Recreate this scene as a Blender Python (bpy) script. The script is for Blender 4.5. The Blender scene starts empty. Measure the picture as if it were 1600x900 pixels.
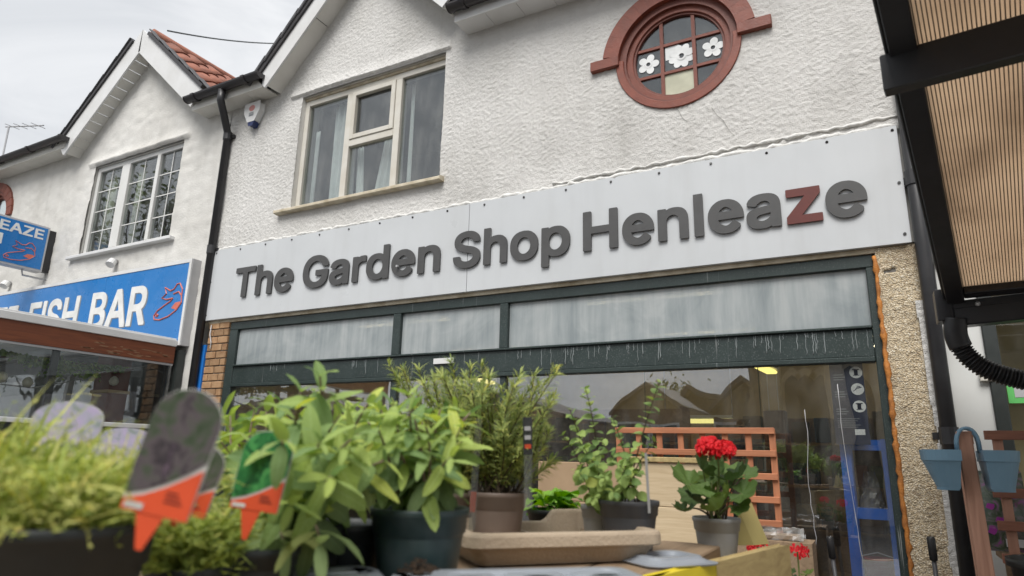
import bpy, math, random
import numpy as np
from mathutils import Vector, Matrix, Euler
scene = bpy.context.scene
col = scene.collection
R_ = math.radians

# ------------------------------------------------------------------ camera
CAM = Vector((0.0, -4.3, 1.3))
CX = Vector((0.88036836, 0.47372723, 0.02310982))      # camera right
CD = Vector((-0.09700079, 0.22753211, -0.96892723))    # camera down
CF = Vector((-0.46426544, 0.85077121, 0.24626399))     # camera forward
cd = bpy.data.cameras.new('camera')
cam = bpy.data.objects.new('camera', cd)
col.objects.link(cam)
m = Matrix.Identity(4)
for i in range(3):
    m[i][0] = CX[i]; m[i][1] = -CD[i]; m[i][2] = -CF[i]; m[i][3] = CAM[i]
cam.matrix_world = m
cd.sensor_width = 36.0
cd.lens = 36.0 * 1023.0 / 1600.0
cd.clip_start = 0.02
cd.clip_end = 500.0
cd.dof.use_dof = True
cd.dof.focus_distance = 4.6
cd.dof.aperture_fstop = 4.1
scene.camera = cam

# ------------------------------------------------------------------ world, sun, exposure
SUN_EL, SUN_AZ = R_(54), R_(168)      # sun behind the photographer, veiled by cloud
world = bpy.data.worlds.new('World')
scene.world = world
world.use_nodes = True
wn = world.node_tree
wn.nodes.clear()
def wnode(t, **k):
    n = wn.nodes.new(t)
    for a, b in k.items(): setattr(n, a, b)
    return n
sky = wnode('ShaderNodeTexSky', sky_type='NISHITA', sun_disc=False)
sky.sun_elevation = SUN_EL
sky.sun_rotation = SUN_AZ
sky.dust_density = 4.0
skys = wnode('ShaderNodeHueSaturation'); skys.inputs['Saturation'].default_value = 0.25
skys.inputs['Value'].default_value = 0.10
tc = wnode('ShaderNodeTexCoord')
mp = wnode('ShaderNodeMapping'); mp.inputs['Scale'].default_value = (1.0, 1.0, 2.6)
nz = wnode('ShaderNodeTexNoise'); nz.inputs['Scale'].default_value = 2.3
nz.inputs['Detail'].default_value = 7.0; nz.inputs['Roughness'].default_value = 0.55
nz.inputs['Distortion'].default_value = 0.5
rp = wnode('ShaderNodeValToRGB')
rp.color_ramp.elements[0].position = 0.32; rp.color_ramp.elements[0].color = (0.50, 0.53, 0.57, 1)
rp.color_ramp.elements[1].position = 0.66; rp.color_ramp.elements[1].color = (0.84, 0.85, 0.87, 1)
mx = wnode('ShaderNodeMix', data_type='RGBA'); mx.inputs['Factor'].default_value = 0.86
bg = wnode('ShaderNodeBackground'); bg.inputs['Strength'].default_value = 0.50
wo = wnode('ShaderNodeOutputWorld')
L = wn.links.new
L(sky.outputs[0], skys.inputs['Color'])
L(tc.outputs['Generated'], mp.inputs['Vector']); L(mp.outputs[0], nz.inputs['Vector'])
L(nz.outputs['Fac'], rp.inputs['Fac'])
L(skys.outputs[0], mx.inputs['A']); L(rp.outputs['Color'], mx.inputs['B'])
L(mx.outputs['Result'], bg.inputs['Color']); L(bg.outputs[0], wo.inputs['Surface'])

sd = bpy.data.lights.new('sun', 'SUN')
sd.energy = 1.5; sd.angle = R_(34); sd.color = (1.0, 0.97, 0.93)
sun = bpy.data.objects.new('sun', sd)
col.objects.link(sun)
dirv = Vector((math.sin(SUN_AZ) * math.cos(SUN_EL), math.cos(SUN_AZ) * math.cos(SUN_EL), math.sin(SUN_EL)))
sun.rotation_euler = dirv.to_track_quat('Z', 'Y').to_euler()
sun.location = (0, -8, 12)

scene.view_settings.view_transform = 'Standard'
scene.view_settings.look = 'None'
scene.view_settings.gamma = 1.0
scene.view_settings.use_curve_mapping = False
scene.view_settings.exposure = 1.34
scene.render.engine = 'CYCLES'
scene.cycles.max_bounces = 8
scene.cycles.transparent_max_bounces = 16
scene.cycles.caustics_reflective = False
scene.cycles.caustics_refractive = False

# ------------------------------------------------------------------ survey helpers (sight lines to real planes)
def ray(px, py):
    return CX * ((px - 800) / 1023.0) + CD * ((py - 450) / 1023.0) + CF
def on_y(px, py, Y=0.0):
    d = ray(px, py); return CAM + d * ((Y - CAM.y) / d.y)
def on_x(px, py, X):
    d = ray(px, py); return CAM + d * ((X - CAM.x) / d.x)
def on_z(px, py, Z):
    d = ray(px, py); return CAM + d * ((Z - CAM.z) / d.z)
def dep(px, py, d):
    return CAM + ray(px, py) * d

# ------------------------------------------------------------------ object helpers
WL = {}
def tag(o, label=None, cat=None, group=None, kind=None):
    if label: o['label'] = label
    if cat: o['category'] = cat
    if group: o['group'] = group
    if kind: o['kind'] = kind
    return o
def thing(name, label, cat, loc=(0, 0, 0), group=None):
    o = bpy.data.objects.new(name, None)
    o.empty_display_size = 0.1
    col.objects.link(o)
    o.location = loc
    WL[o] = Vector(loc)
    tag(o, label, cat, group)
    return o
def put(name, me, mt, parent=None, loc=None, mw=None):
    o = bpy.data.objects.new(name, me)
    col.objects.link(o)
    if mt is not None and not me.materials: me.materials.append(mt)
    if parent: o.parent = parent
    base = WL.get(parent, Vector((0, 0, 0))) if parent else Vector((0, 0, 0))
    if mw is not None:
        mm = mw.copy(); mm.translation = mw.translation - base
        o.matrix_local = mm
        WL[o] = mw.translation.copy()
    else:
        l = Vector(loc) if loc is not None else base
        o.location = l - base
        WL[o] = l
    return o

class MB:
    """collects geometry in world coordinates; build() links it as one mesh object"""
    def __init__(s): s.v = []; s.f = []
    def add(s, vs, fs):
        b = len(s.v); s.v += [tuple(x) for x in vs]; s.f += [tuple(i + b for i in f) for f in fs]; return s
    def box(s, a, b, M=None):
        x0, y0, z0 = a; x1, y1, z1 = b
        vs = [Vector(p) for p in ((x0,y0,z0),(x1,y0,z0),(x1,y1,z0),(x0,y1,z0),(x0,y0,z1),(x1,y0,z1),(x1,y1,z1),(x0,y1,z1))]
        if M is not None: vs = [M @ p for p in vs]
        return s.add(vs, [(0,3,2,1),(4,5,6,7),(0,1,5,4),(1,2,6,5),(2,3,7,6),(3,0,4,7)])
    def bar(s, p, q, w, h, up=(0, 0, 1)):
        p = Vector(p); q = Vector(q); d = q - p; ln = d.length; d.normalize()
        up = Vector(up); x = d.cross(up).normalized(); z = x.cross(d).normalized()
        vs = []
        for e in (p, q):
            for a, b in ((-1,-1),(1,-1),(1,1),(-1,1)): vs.append(e + x * (a * w / 2) + z * (b * h / 2))
        return s.add(vs, [(0,1,2,3),(7,6,5,4),(0,4,5,1),(1,5,6,2),(2,6,7,3),(3,7,4,0)])
    def prism(s, pts, off):
        """pts: planar 3-D outline, off: extrusion vector"""
        n = len(pts); off = Vector(off)
        a = [Vector(p) for p in pts]; b = [p + off for p in a]
        fs = [tuple(range(n)), tuple(range(2 * n - 1, n - 1, -1))]
        fs += [(i, n + i, n + (i + 1) % n, (i + 1) % n)[::-1] for i in range(n)]
        return s.add(a + b, fs)
    def tube(s, pts, r, n=10, caps=True):
        pts = [Vector(p) for p in pts]; k = len(pts)
        rs = r if isinstance(r, (list, tuple)) else [r] * k
        prev = None; b = len(s.v); vs = []
        for i, p in enumerate(pts):
            t = (pts[min(i + 1, k - 1)] - pts[max(i - 1, 0)]).normalized()
            if prev is None:
                ref = Vector((0, 0, 1)) if abs(t.z) < 0.9 else Vector((1, 0, 0))
                x = t.cross(ref).normalized()
            else:
                x = (prev - t * prev.dot(t)).normalized()
            prev = x; y = t.cross(x)
            for j in range(n):
                a = 2 * math.pi * j / n
                vs.append(p + (x * math.cos(a) + y * math.sin(a)) * rs[i])
        fs = []
        for i in range(k - 1):
            for j in range(n):
                fs.append((i*n+j, i*n+(j+1)%n, (i+1)*n+(j+1)%n, (i+1)*n+j))
        if caps:
            fs.append(tuple(range(n))[::-1]); fs.append(tuple((k-1)*n + j for j in range(n)))
        return s.add(vs, fs)
    def lathe(s, prof, c, n=32, axis=None):
        c = Vector(c); vs = []; fs = []; k = len(prof)
        for r, z in prof:
            for j in range(n):
                a = 2 * math.pi * j / n
                vs.append(c + Vector((r * math.cos(a), r * math.sin(a), z)))
        for i in range(k - 1):
            for j in range(n):
                fs.append((i*n+j, i*n+(j+1)%n, (i+1)*n+(j+1)%n, (i+1)*n+j))
        return s.add(vs, fs)
    def mesh(s, name, c=None, smooth=False):
        me = bpy.data.meshes.new(name)
        if c is None: c = Vector((0, 0, 0))
        me.from_pydata([(x - c[0], y - c[1], z - c[2]) for x, y, z in s.v], [], s.f)
        if smooth: me.polygons.foreach_set('use_smooth', [True] * len(me.polygons))
        me.update()
        return me
    def build(s, name, mt, parent=None, smooth=False, bevel=0.0, label=None, cat=None, group=None, kind=None, seg=1):
        a = np.array(s.v); lo = a.min(0); hi = a.max(0)
        c = Vector(((lo[0]+hi[0])/2, (lo[1]+hi[1])/2, lo[2] if parent is None else (lo[2]+hi[2])/2))
        o = put(name, s.mesh(name, c, smooth), mt, parent, loc=c)
        if bevel:
            bm = o.modifiers.new('bevel', 'BEVEL'); bm.width = bevel; bm.segments = seg; bm.limit_method = 'ANGLE'
        return tag(o, label, cat, group, kind)
def box(name, a, b, mt, parent=None, bevel=0.0, **k):
    lo = [min(x, y) for x, y in zip(a, b)]; hi = [max(x, y) for x, y in zip(a, b)]
    return MB().box(lo, hi).build(name, mt, parent, bevel=bevel, **k)
def link_copy(o, parent=None):
    c = o.copy(); col.objects.link(c); c.parent = parent
    for ch in o.children: link_copy(ch, c)
    return c

# ------------------------------------------------------------------ materials
def new_mat(name):
    mt = bpy.data.materials.new(name); mt.use_nodes = True
    nt = mt.node_tree; nt.nodes.clear()
    out = nt.nodes.new('ShaderNodeOutputMaterial')
    return mt, nt, out
def nd(nt, t, ins=None, **k):
    n = nt.nodes.new(t)
    for a, b in k.items(): setattr(n, a, b)
    if ins:
        for a, b in ins.items():
            if isinstance(b, bpy.types.NodeSocket): nt.links.new(b, n.inputs[a])
            else: n.inputs[a].default_value = b
    return n
def c4(c): return (c[0], c[1], c[2], 1.0)
def ramp(nt, fac, stops):
    n = nt.nodes.new('ShaderNodeValToRGB'); e = n.color_ramp.elements
    while len(e) < len(stops): e.new(0.5)
    for i, (p, c) in enumerate(stops): e[i].position = p; e[i].color = c4(c)
    nt.links.new(fac, n.inputs['Fac']); return n.outputs['Color']
def pos(nt, scale=(1, 1, 1), rnd=False):
    tcn = nt.nodes.new('ShaderNodeTexCoord')
    src = tcn.outputs['Object']
    if rnd:
        oi = nt.nodes.new('ShaderNodeObjectInfo')
        a = nd(nt, 'ShaderNodeVectorMath', {0: src}, operation='ADD')
        ml = nd(nt, 'ShaderNodeMath', {0: oi.outputs['Random'], 1: 37.0}, operation='MULTIPLY')
        nt.links.new(ml.outputs[0], a.inputs[1]); src = a.outputs[0]
    mpn = nd(nt, 'ShaderNodeMapping', {'Vector': src, 'Scale': scale})
    return mpn.outputs[0]
def noise(nt, vec, scale, detail=4.0, rough=0.55, dist=0.0):
    return nd(nt, 'ShaderNodeTexNoise', {'Vector': vec, 'Scale': scale, 'Detail': detail, 'Roughness': rough, 'Distortion': dist}).outputs['Fac']
def simple(name, c, rough=0.6, c2=None, scale=8.0, bump=0.0, bscale=60.0, metal=0.0, stretch=(1, 1, 1), rnd=0.0, spec=0.5, coat=0.0, grime=0.0):
    """painted / plastic / stone surface: two tones mottled by noise, roughness wear and a fine relief"""
    mt, nt, out = new_mat(name)
    p = nd(nt, 'ShaderNodeBsdfPrincipled', {'Roughness': rough, 'Metallic': metal, 'Specular IOR Level': spec, 'Coat Weight': coat})
    v = pos(nt, stretch, rnd=True)
    if c2 is None: c2 = tuple(x * 0.82 for x in c)
    f = noise(nt, v, scale, 6.0)
    cc = ramp(nt, f, [(0.30, c2), (0.62, c)])
    if rnd:
        oi = nt.nodes.new('ShaderNodeObjectInfo')
        mr = nd(nt, 'ShaderNodeMapRange', {0: oi.outputs['Random'], 3: 1.0 - rnd, 4: 1.0 + rnd})
        hs = nd(nt, 'ShaderNodeHueSaturation', {'Color': cc, 'Value': mr.outputs[0]})
        cc = hs.outputs[0]
    if grime:      # rain streaks and soot patches
        g1 = nd(nt, 'ShaderNodeMapRange', {0: noise(nt, pos(nt, (6, 6, 0.5)), 1.0, 6.0, 0.6), 1: 0.50, 2: 0.78})
        g2 = nd(nt, 'ShaderNodeMapRange', {0: noise(nt, pos(nt), 1.1, 5.0, 0.6, 0.6), 1: 0.48, 2: 0.75})
        g3 = nd(nt, 'ShaderNodeMath', {0: g1.outputs[0], 1: g2.outputs[0]}, operation='ADD')
        g4 = nd(nt, 'ShaderNodeMath', {0: g3.outputs[0], 1: grime}, operation='MULTIPLY', use_clamp=True)
        cc = nd(nt, 'ShaderNodeMix', {'Factor': g4.outputs[0], 'A': cc, 'B': (0.20, 0.185, 0.155, 1)}, data_type='RGBA').outputs['Result']
    nt.links.new(cc, p.inputs['Base Color'])
    f2 = noise(nt, v, scale * 3.1, 3.0)
    rr = nd(nt, 'ShaderNodeMapRange', {0: f2, 3: max(0.05, rough - 0.12), 4: min(1.0, rough + 0.12)})
    nt.links.new(rr.outputs[0], p.inputs['Roughness'])
    if bump:
        b = nd(nt, 'ShaderNodeBump', {'Height': noise(nt, v, bscale, 4.0), 'Strength': bump, 'Distance': 0.01})
        nt.links.new(b.outputs[0], p.inputs['Normal'])
    nt.links.new(p.outputs[0], out.inputs['Surface'])
    return mt
def glass_mat(name, tint=(0.8, 0.83, 0.82), ior=2.1, rough=0.0, dirt=0.06):
    mt, nt, out = new_mat(name)
    tr = nd(nt, 'ShaderNodeBsdfTransparent', {'Color': c4(tint)})
    gl = nd(nt, 'ShaderNodeBsdfGlossy', {'Color': (0.95, 0.97, 1.0, 1), 'Roughness': rough})
    v = pos(nt, (1, 1, 1), rnd=True)
    b = nd(nt, 'ShaderNodeBump', {'Height': noise(nt, v, 1.6, 2.0), 'Strength': 0.05, 'Distance': 0.05})
    nt.links.new(b.outputs[0], gl.inputs['Normal'])
    gm_ = nt.nodes.new('ShaderNodeNewGeometry')       # same reflectance on both faces of the sheet
    ex = nd(nt, 'ShaderNodeMapRange', {0: gm_.outputs['Backfacing'], 3: 1.0, 4: -1.0})
    pw = nd(nt, 'ShaderNodeMath', {0: ior, 1: ex.outputs[0]}, operation='POWER')
    fr = nd(nt, 'ShaderNodeFresnel', {'IOR': pw.outputs[0]})
    mx_ = nd(nt, 'ShaderNodeMixShader', {0: fr.outputs[0], 1: tr.outputs[0], 2: gl.outputs[0]})
    df = nd(nt, 'ShaderNodeBsdfDiffuse', {'Color': (0.55, 0.55, 0.53, 1)})
    dm = nd(nt, 'ShaderNodeMapRange', {0: noise(nt, pos(nt, (3, 3, 1)), 3.0, 6.0), 1: 0.45, 2: 0.8, 3: dirt * 0.2, 4: dirt * 2})
    m2 = nd(nt, 'ShaderNodeMixShader', {0: dm.outputs[0], 1: mx_.outputs[0], 2: df.outputs[0]})
    nt.links.new(m2.outputs[0], out.inputs['Surface'])
    return mt
def leaf_mat(name, c, c2, trans=0.35, rough=0.5, island=False, var=0.25):
    mt, nt, out = new_mat(name)
    if island:
        g = nt.nodes.new('ShaderNodeNewGeometry'); rnd = g.outputs['Random Per Island']
    else:
        rnd = nt.nodes.new('ShaderNodeObjectInfo').outputs['Random']
    cm = tuple((a_ + b_) / 2 for a_, b_ in zip(c, c2)); cy = (min(0.8, c[0] * 1.25), c[1] * 1.05, c[2] * 0.9)
    cc = ramp(nt, rnd, [(0.0, c2), (0.45, cm), (0.9, c), (1.0, cy)])
    v = pos(nt)
    f = noise(nt, v, 90.0 if not island else 25.0, 3.0)
    mr = nd(nt, 'ShaderNodeMapRange', {0: f, 3: 1 - var, 4: 1 + var})
    hs = nd(nt, 'ShaderNodeHueSaturation', {'Color': cc, 'Value': mr.outputs[0]})
    hgt = noise(nt, v, 260.0, 2.0); src = hs.outputs[0]
    if not island:     # midrib and side veins along the blade
        tcn = nt.nodes.new('ShaderNodeTexCoord'); sp = nd(nt, 'ShaderNodeSeparateXYZ', {0: tcn.outputs['Object']})
        ay = nd(nt, 'ShaderNodeMath', {0: sp.outputs['Y']}, operation='ABSOLUTE')
        u_ = nd(nt, 'ShaderNodeMath', {0: ay.outputs[0], 1: -0.9, 2: sp.outputs['X']}, operation='MULTIPLY_ADD')
        s_ = nd(nt, 'ShaderNodeMath', {0: u_.outputs[0], 1: 62.0}, operation='MULTIPLY')
        w_ = nd(nt, 'ShaderNodeMath', {0: s_.outputs[0]}, operation='SINE')
        vein = nd(nt, 'ShaderNodeMapRange', {0: w_.outputs[0], 1: 0.55, 2: 1.0, 3: 0.0, 4: 0.55})
        rib = nd(nt, 'ShaderNodeMapRange', {0: ay.outputs[0], 1: 0.008, 2: 0.022, 3: 1.0, 4: 0.0})
        mxv = nd(nt, 'ShaderNodeMath', {0: vein.outputs[0], 1: rib.outputs[0]}, operation='MAXIMUM')
        fv = nd(nt, 'ShaderNodeMath', {0: mxv.outputs[0], 1: 0.35}, operation='MULTIPLY')
        lc = nd(nt, 'ShaderNodeHueSaturation', {'Color': src, 'Value': 1.6, 'Saturation': 0.8})
        src = nd(nt, 'ShaderNodeMix', {'Factor': fv.outputs[0], 'A': src, 'B': lc.outputs[0]}, data_type='RGBA').outputs['Result']
        hgt = nd(nt, 'ShaderNodeMath', {0: mxv.outputs[0], 1: -1.5, 2: hgt}, operation='MULTIPLY_ADD').outputs[0]
    p = nd(nt, 'ShaderNodeBsdfPrincipled', {'Base Color': src, 'Roughness': rough, 'Specular IOR Level': 0.35})
    b = nd(nt, 'ShaderNodeBump', {'Height': hgt, 'Strength': 0.35, 'Distance': 0.002})
    nt.links.new(b.outputs[0], p.inputs['Normal'])
    t = nd(nt, 'ShaderNodeBsdfTranslucent')
    h2 = nd(nt, 'ShaderNodeHueSaturation', {'Color': hs.outputs[0], 'Saturation': 1.15, 'Value': 1.5})
    nt.links.new(h2.outputs[0], t.inputs['Color'])
    mxs = nd(nt, 'ShaderNodeMixShader', {0: trans, 1: p.outputs[0], 2: t.outputs[0]})
    nt.links.new(mxs.outputs[0], out.inputs['Surface'])
    return mt
def emis(name, c, s):
    mt, nt, out = new_mat(name)
    e = nd(nt, 'ShaderNodeEmission', {'Color': c4(c), 'Strength': s})
    nt.links.new(e.outputs[0], out.inputs['Surface']); return mt
def wood_mat(name, c, c2, rough=0.7, axis=2, rnd=0.12, scale=14.0, knots=True):
    mt, nt, out = new_mat(name)
    st = [1.0, 1.0, 1.0]; st[axis] = 0.07
    v = pos(nt, st, rnd=True)
    f = noise(nt, v, scale * 3, 6.0, 0.6, 0.8)
    cc = ramp(nt, f, [(0.3, c2), (0.65, c)])
    oi = nt.nodes.new('ShaderNodeObjectInfo')
    mr = nd(nt, 'ShaderNodeMapRange', {0: oi.outputs['Random'], 3: 1 - rnd, 4: 1 + rnd})
    hs = nd(nt, 'ShaderNodeHueSaturation', {'Color': cc, 'Value': mr.outputs[0]})
    src = hs.outputs[0]
    if knots:
        vo = nd(nt, 'ShaderNodeTexVoronoi', {'Vector': pos(nt, st, rnd=True), 'Scale': 9.0})
        k = nd(nt, 'ShaderNodeMapRange', {0: vo.outputs['Distance'], 1: 0.04, 2: 0.10, 3: 0.55, 4: 0.0})
        mk = nd(nt, 'ShaderNodeMix', {'Factor': k.outputs[0], 'A': src, 'B': c4(tuple(x * 0.4 for x in c2))}, data_type='RGBA')
        src = mk.outputs['Result']
    p = nd(nt, 'ShaderNodeBsdfPrincipled', {'Base Color': src, 'Roughness': rough})
    b = nd(nt, 'ShaderNodeBump', {'Height': f, 'Strength': 0.3, 'Distance': 0.004})
    nt.links.new(b.outputs[0], p.inputs['Normal'])
    nt.links.new(p.outputs[0], out.inputs['Surface']); return mt

M = {}
M['render'] = simple('roughcast_white', (0.66, 0.65, 0.628), 0.9, (0.575, 0.565, 0.54), 1.6, 0.9, 150.0, grime=0.17)
M['render_smooth'] = simple('painted_render', (0.64, 0.63, 0.60), 0.85, (0.56, 0.548, 0.515), 1.7, 0.5, 55.0, grime=0.16)
M['white_trim'] = simple('white_trim', (0.68, 0.685, 0.685), 0.45, (0.60, 0.60, 0.59), 3.0)
M['soffit'] = simple('soffit_board', (0.66, 0.65, 0.61), 0.5, (0.56, 0.545, 0.50), 3.0)
M['cream'] = simple('cream_frame', (0.61, 0.59, 0.535), 0.4, (0.53, 0.50, 0.43), 5.0)
M['sill'] = simple('stained_sill', (0.60, 0.54, 0.42), 0.7, (0.36, 0.30, 0.20), 9.0, 0.3)
M['upvc'] = simple('white_window_frame', (0.68, 0.68, 0.665), 0.35, (0.61, 0.61, 0.585), 3.0)
M['sign'] = simple('sign_panel_white', (0.535, 0.555, 0.57), 0.33, (0.51, 0.53, 0.545), 2.0, coat=0.2, grime=0.10)
M['letter'] = simple('letter_grey', (0.066, 0.066, 0.066), 0.5, (0.054, 0.054, 0.054), 9.0)
M['letter_red'] = simple('letter_red', (0.115, 0.018, 0.012), 0.5, (0.09, 0.015, 0.010), 9.0)
M['letter_side'] = simple('letter_edge', (0.12, 0.10, 0.09), 0.6)
M['brickpaint'] = simple('brick_red_paint', (0.20, 0.052, 0.030), 0.55, (0.15, 0.039, 0.023), 10.0, 0.25, 90.0, rnd=0.08)
M['brick_reveal'] = simple('brick_red_reveal', (0.155, 0.045, 0.029), 0.55, (0.115, 0.033, 0.022), 10.0, 0.2, 90.0)  # darker copy of the red paint; the recess's shade is in the colour
M['blackpipe'] = simple('black_plastic_pipe', (0.018, 0.018, 0.020), 0.42, (0.030, 0.030, 0.032), 6.0)
M['gutter'] = simple('black_gutter', (0.020, 0.018, 0.020), 0.38, (0.034, 0.030, 0.030), 5.0)
M['tile_red'] = simple('clay_pantile', (0.28, 0.105, 0.065), 0.75, (0.16, 0.065, 0.045), 7.0, 0.4, 70.0, rnd=0.22)
M['tile_grey'] = simple('grey_tile', (0.10, 0.10, 0.105), 0.75, (0.055, 0.055, 0.06), 7.0, 0.4, 70.0, rnd=0.2)
M['glass'] = glass_mat('window_glass', ior=1.85)
M['glass_shop'] = glass_mat('shop_glass', tint=(0.97, 0.98, 0.97), ior=2.55, dirt=0.03)
M['glass_lean'] = glass_mat('shelter_glass', tint=(0.95, 0.96, 0.95), ior=1.6, dirt=0.02)
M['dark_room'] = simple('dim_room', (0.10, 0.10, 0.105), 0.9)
M['frosted'] = simple('obscured_pane', (0.5, 0.5, 0.38), 0.5, (0.40, 0.40, 0.30), 8.0)
M['paper'] = simple('white_paper', (0.78, 0.80, 0.80), 0.8)
M['blue_sign'] = simple('blue_sign_face', (0.010, 0.175, 0.50), 0.3, (0.010, 0.16, 0.46), 2.0, coat=0.3)
M['white_letter'] = simple('white_vinyl', (0.78, 0.78, 0.76), 0.4)
M['letter_shadow'] = simple('grey_vinyl', (0.22, 0.24, 0.26), 0.4)
M['fish_orange'] = simple('orange_vinyl', (0.62, 0.16, 0.11), 0.4)
M['alu'] = simple('grey_aluminium', (0.50, 0.50, 0.51), 0.4, (0.42, 0.42, 0.43), 4.0, metal=0.2)
M['redwood'] = wood_mat('worn_red_board', (0.19, 0.055, 0.020), (0.11, 0.030, 0.012), 0.65, 1, 0.05)
M['screw'] = simple('screw_head', (0.06, 0.06, 0.06), 0.4, metal=0.5)
M['caulk'] = simple('white_caulk', (0.70, 0.70, 0.68), 0.6, (0.52, 0.51, 0.48), 30.0, 0.6, 120.0)
M['brick'] = simple('buff_brick', (0.40, 0.25, 0.135), 0.9, (0.27, 0.145, 0.07), 11.0, 0.6, 120.0, rnd=0.34)
M['mortar'] = simple('mortar', (0.17, 0.16, 0.145), 0.95, None, 30.0, 0.5, 160.0)
M['foam'] = simple('expanding_foam', (0.50, 0.19, 0.035), 0.7, (0.24, 0.085, 0.02), 22.0, 0.5, 90.0)
M['blue_paint'] = simple('bright_blue_paint', (0.02, 0.19, 0.62), 0.5)
M['blue_metal'] = simple('blue_shelf_frame', (0.015, 0.14, 0.62), 0.4)
M['black_frame'] = simple('black_powder_coat', (0.014, 0.014, 0.016), 0.4, (0.022, 0.022, 0.025), 6.0)
M['hose'] = simple('black_hose', (0.014, 0.014, 0.015), 0.45)
M['neigh_white'] = simple('neighbour_white_board', (0.64, 0.65, 0.63), 0.5, (0.58, 0.58, 0.55), 2.0)
M['dk_grey'] = simple('dark_grey_frame', (0.030, 0.036, 0.034), 0.45)
M['trellis'] = wood_mat('trellis_wood', (0.48, 0.20, 0.10), (0.34, 0.13, 0.065), 0.75, 2)
M['trellis_x'] = wood_mat('trellis_wood_rail', (0.48, 0.20, 0.10), (0.34, 0.13, 0.065), 0.75, 0)
M['pinkwood'] = wood_mat('weathered_pink_wood', (0.42, 0.235, 0.165), (0.29, 0.15, 0.10), 0.75, 2)
M['pinkwood_x'] = wood_mat('weathered_pink_rail', (0.30, 0.135, 0.085), (0.21, 0.09, 0.06), 0.75, 0)
M['palewood'] = wood_mat('pale_timber', (0.58, 0.46, 0.30), (0.46, 0.35, 0.21), 0.7, 0)
M['boxwood'] = wood_mat('green_timber', (0.44, 0.34, 0.155), (0.29, 0.21, 0.09), 0.75, 1)
M['yellow'] = simple('yellow_paint', (0.70, 0.56, 0.03), 0.6, (0.60, 0.47, 0.03), 10.0)
M['planter_blue'] = simple('blue_plastic', (0.155, 0.275, 0.37), 0.5, (0.13, 0.24, 0.33), 4.0)
M['pot_black'] = simple('black_pot', (0.016, 0.020, 0.021), 0.5, (0.030, 0.036, 0.038), 12.0)
M['pot_teal'] = simple('dark_teal_pot', (0.014, 0.036, 0.038), 0.42, (0.060, 0.085, 0.088), 13.0)
M['pot_brown'] = simple('taupe_pot', (0.165, 0.118, 0.094), 0.5, (0.125, 0.088, 0.070), 8.0, grime=0.25)
M['pot_grey'] = simple('grey_pot', (0.31, 0.31, 0.305), 0.5, (0.255, 0.255, 0.25), 6.0, grime=0.22)
M['pot_dkgrey'] = simple('charcoal_pot', (0.055, 0.056, 0.060), 0.5, (0.040, 0.040, 0.044), 6.0)
M['soil'] = simple('compost', (0.055, 0.034, 0.020), 0.95, (0.025, 0.015, 0.010), 60.0, 1.0, 160.0)
M['tray_brown'] = simple('moulded_fibre_tray', (0.40, 0.32, 0.235), 0.75, (0.33, 0.26, 0.185), 7.0, 0.25, 140.0)
M['tray_grey'] = simple('grey_plastic_tray', (0.26, 0.285, 0.32), 0.35, (0.22, 0.24, 0.27), 5.0)
M['bench'] = wood_mat('bench_timber', (0.30, 0.21, 0.13), (0.20, 0.135, 0.08), 0.8, 1)
M['label_clear'] = glass_mat('clear_plastic', (0.88, 0.9, 0.88), 1.5, 0.1, 0.12)
M['orange'] = simple('orange_label_print', (0.62, 0.085, 0.032), 0.35)
M['label_white'] = simple('white_label_print', (0.50, 0.50, 0.47), 0.35)
M['label_dark'] = simple('dark_label_print', (0.025, 0.03, 0.028), 0.3, (0.05, 0.05, 0.05), 40.0)
M['stem'] = simple('sage_stem', (0.17, 0.105, 0.085), 0.8, (0.22, 0.20, 0.12), 60.0)
M['stem_brown'] = simple('woody_stem', (0.080, 0.050, 0.036), 0.8, (0.13, 0.10, 0.06), 60.0)
M['stem_green'] = simple('green_stem', (0.17, 0.21, 0.06), 0.7)
M['sage'] = leaf_mat('sage_leaf', (0.42, 0.53, 0.125), (0.165, 0.265, 0.10), 0.33, 0.65, var=0.38)
M['sage_old'] = leaf_mat('sage_leaf_grey', (0.29, 0.39, 0.16), (0.15, 0.225, 0.09), 0.27, 0.7, var=0.35)
M['rosemary'] = leaf_mat('rosemary_needle', (0.43, 0.48, 0.15), (0.14, 0.20, 0.065), 0.30, 0.5, True)
M['thyme'] = leaf_mat('thyme_leaf', (0.45, 0.51, 0.12), (0.18, 0.25, 0.06), 0.3, 0.6, True)
M['straw'] = leaf_mat('pale_strand', (0.56, 0.56, 0.19), (0.36, 0.40, 0.11), 0.3, 0.6, True)
M['oregano'] = leaf_mat('oregano_leaf', (0.32, 0.43, 0.12), (0.13, 0.22, 0.065), 0.28, 0.55)
M['primrose'] = leaf_mat('primrose_leaf', (0.26, 0.48, 0.045), (0.10, 0.25, 0.035), 0.3, 0.5)
M['geranium'] = leaf_mat('geranium_leaf', (0.115, 0.19, 0.045), (0.045, 0.085, 0.030), 0.25, 0.5)
M['petal'] = leaf_mat('red_petal', (0.78, 0.012, 0.022), (0.55, 0.006, 0.014), 0.25, 0.5)
M['tree_leaf'] = leaf_mat('tree_leaf', (0.10, 0.13, 0.035), (0.04, 0.065, 0.02), 0.3, 0.5, True)
M['ivy'] = leaf_mat('ivy_leaf', (0.22, 0.32, 0.10), (0.08, 0.14, 0.04), 0.3, 0.5, True)
M['bare_wood'] = simple('flaked_bare_wood', (0.26, 0.145, 0.08), 0.8)
M['bark'] = simple('bark', (0.09, 0.07, 0.05), 0.9, None, 20.0, 0.8, 40.0)

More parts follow.
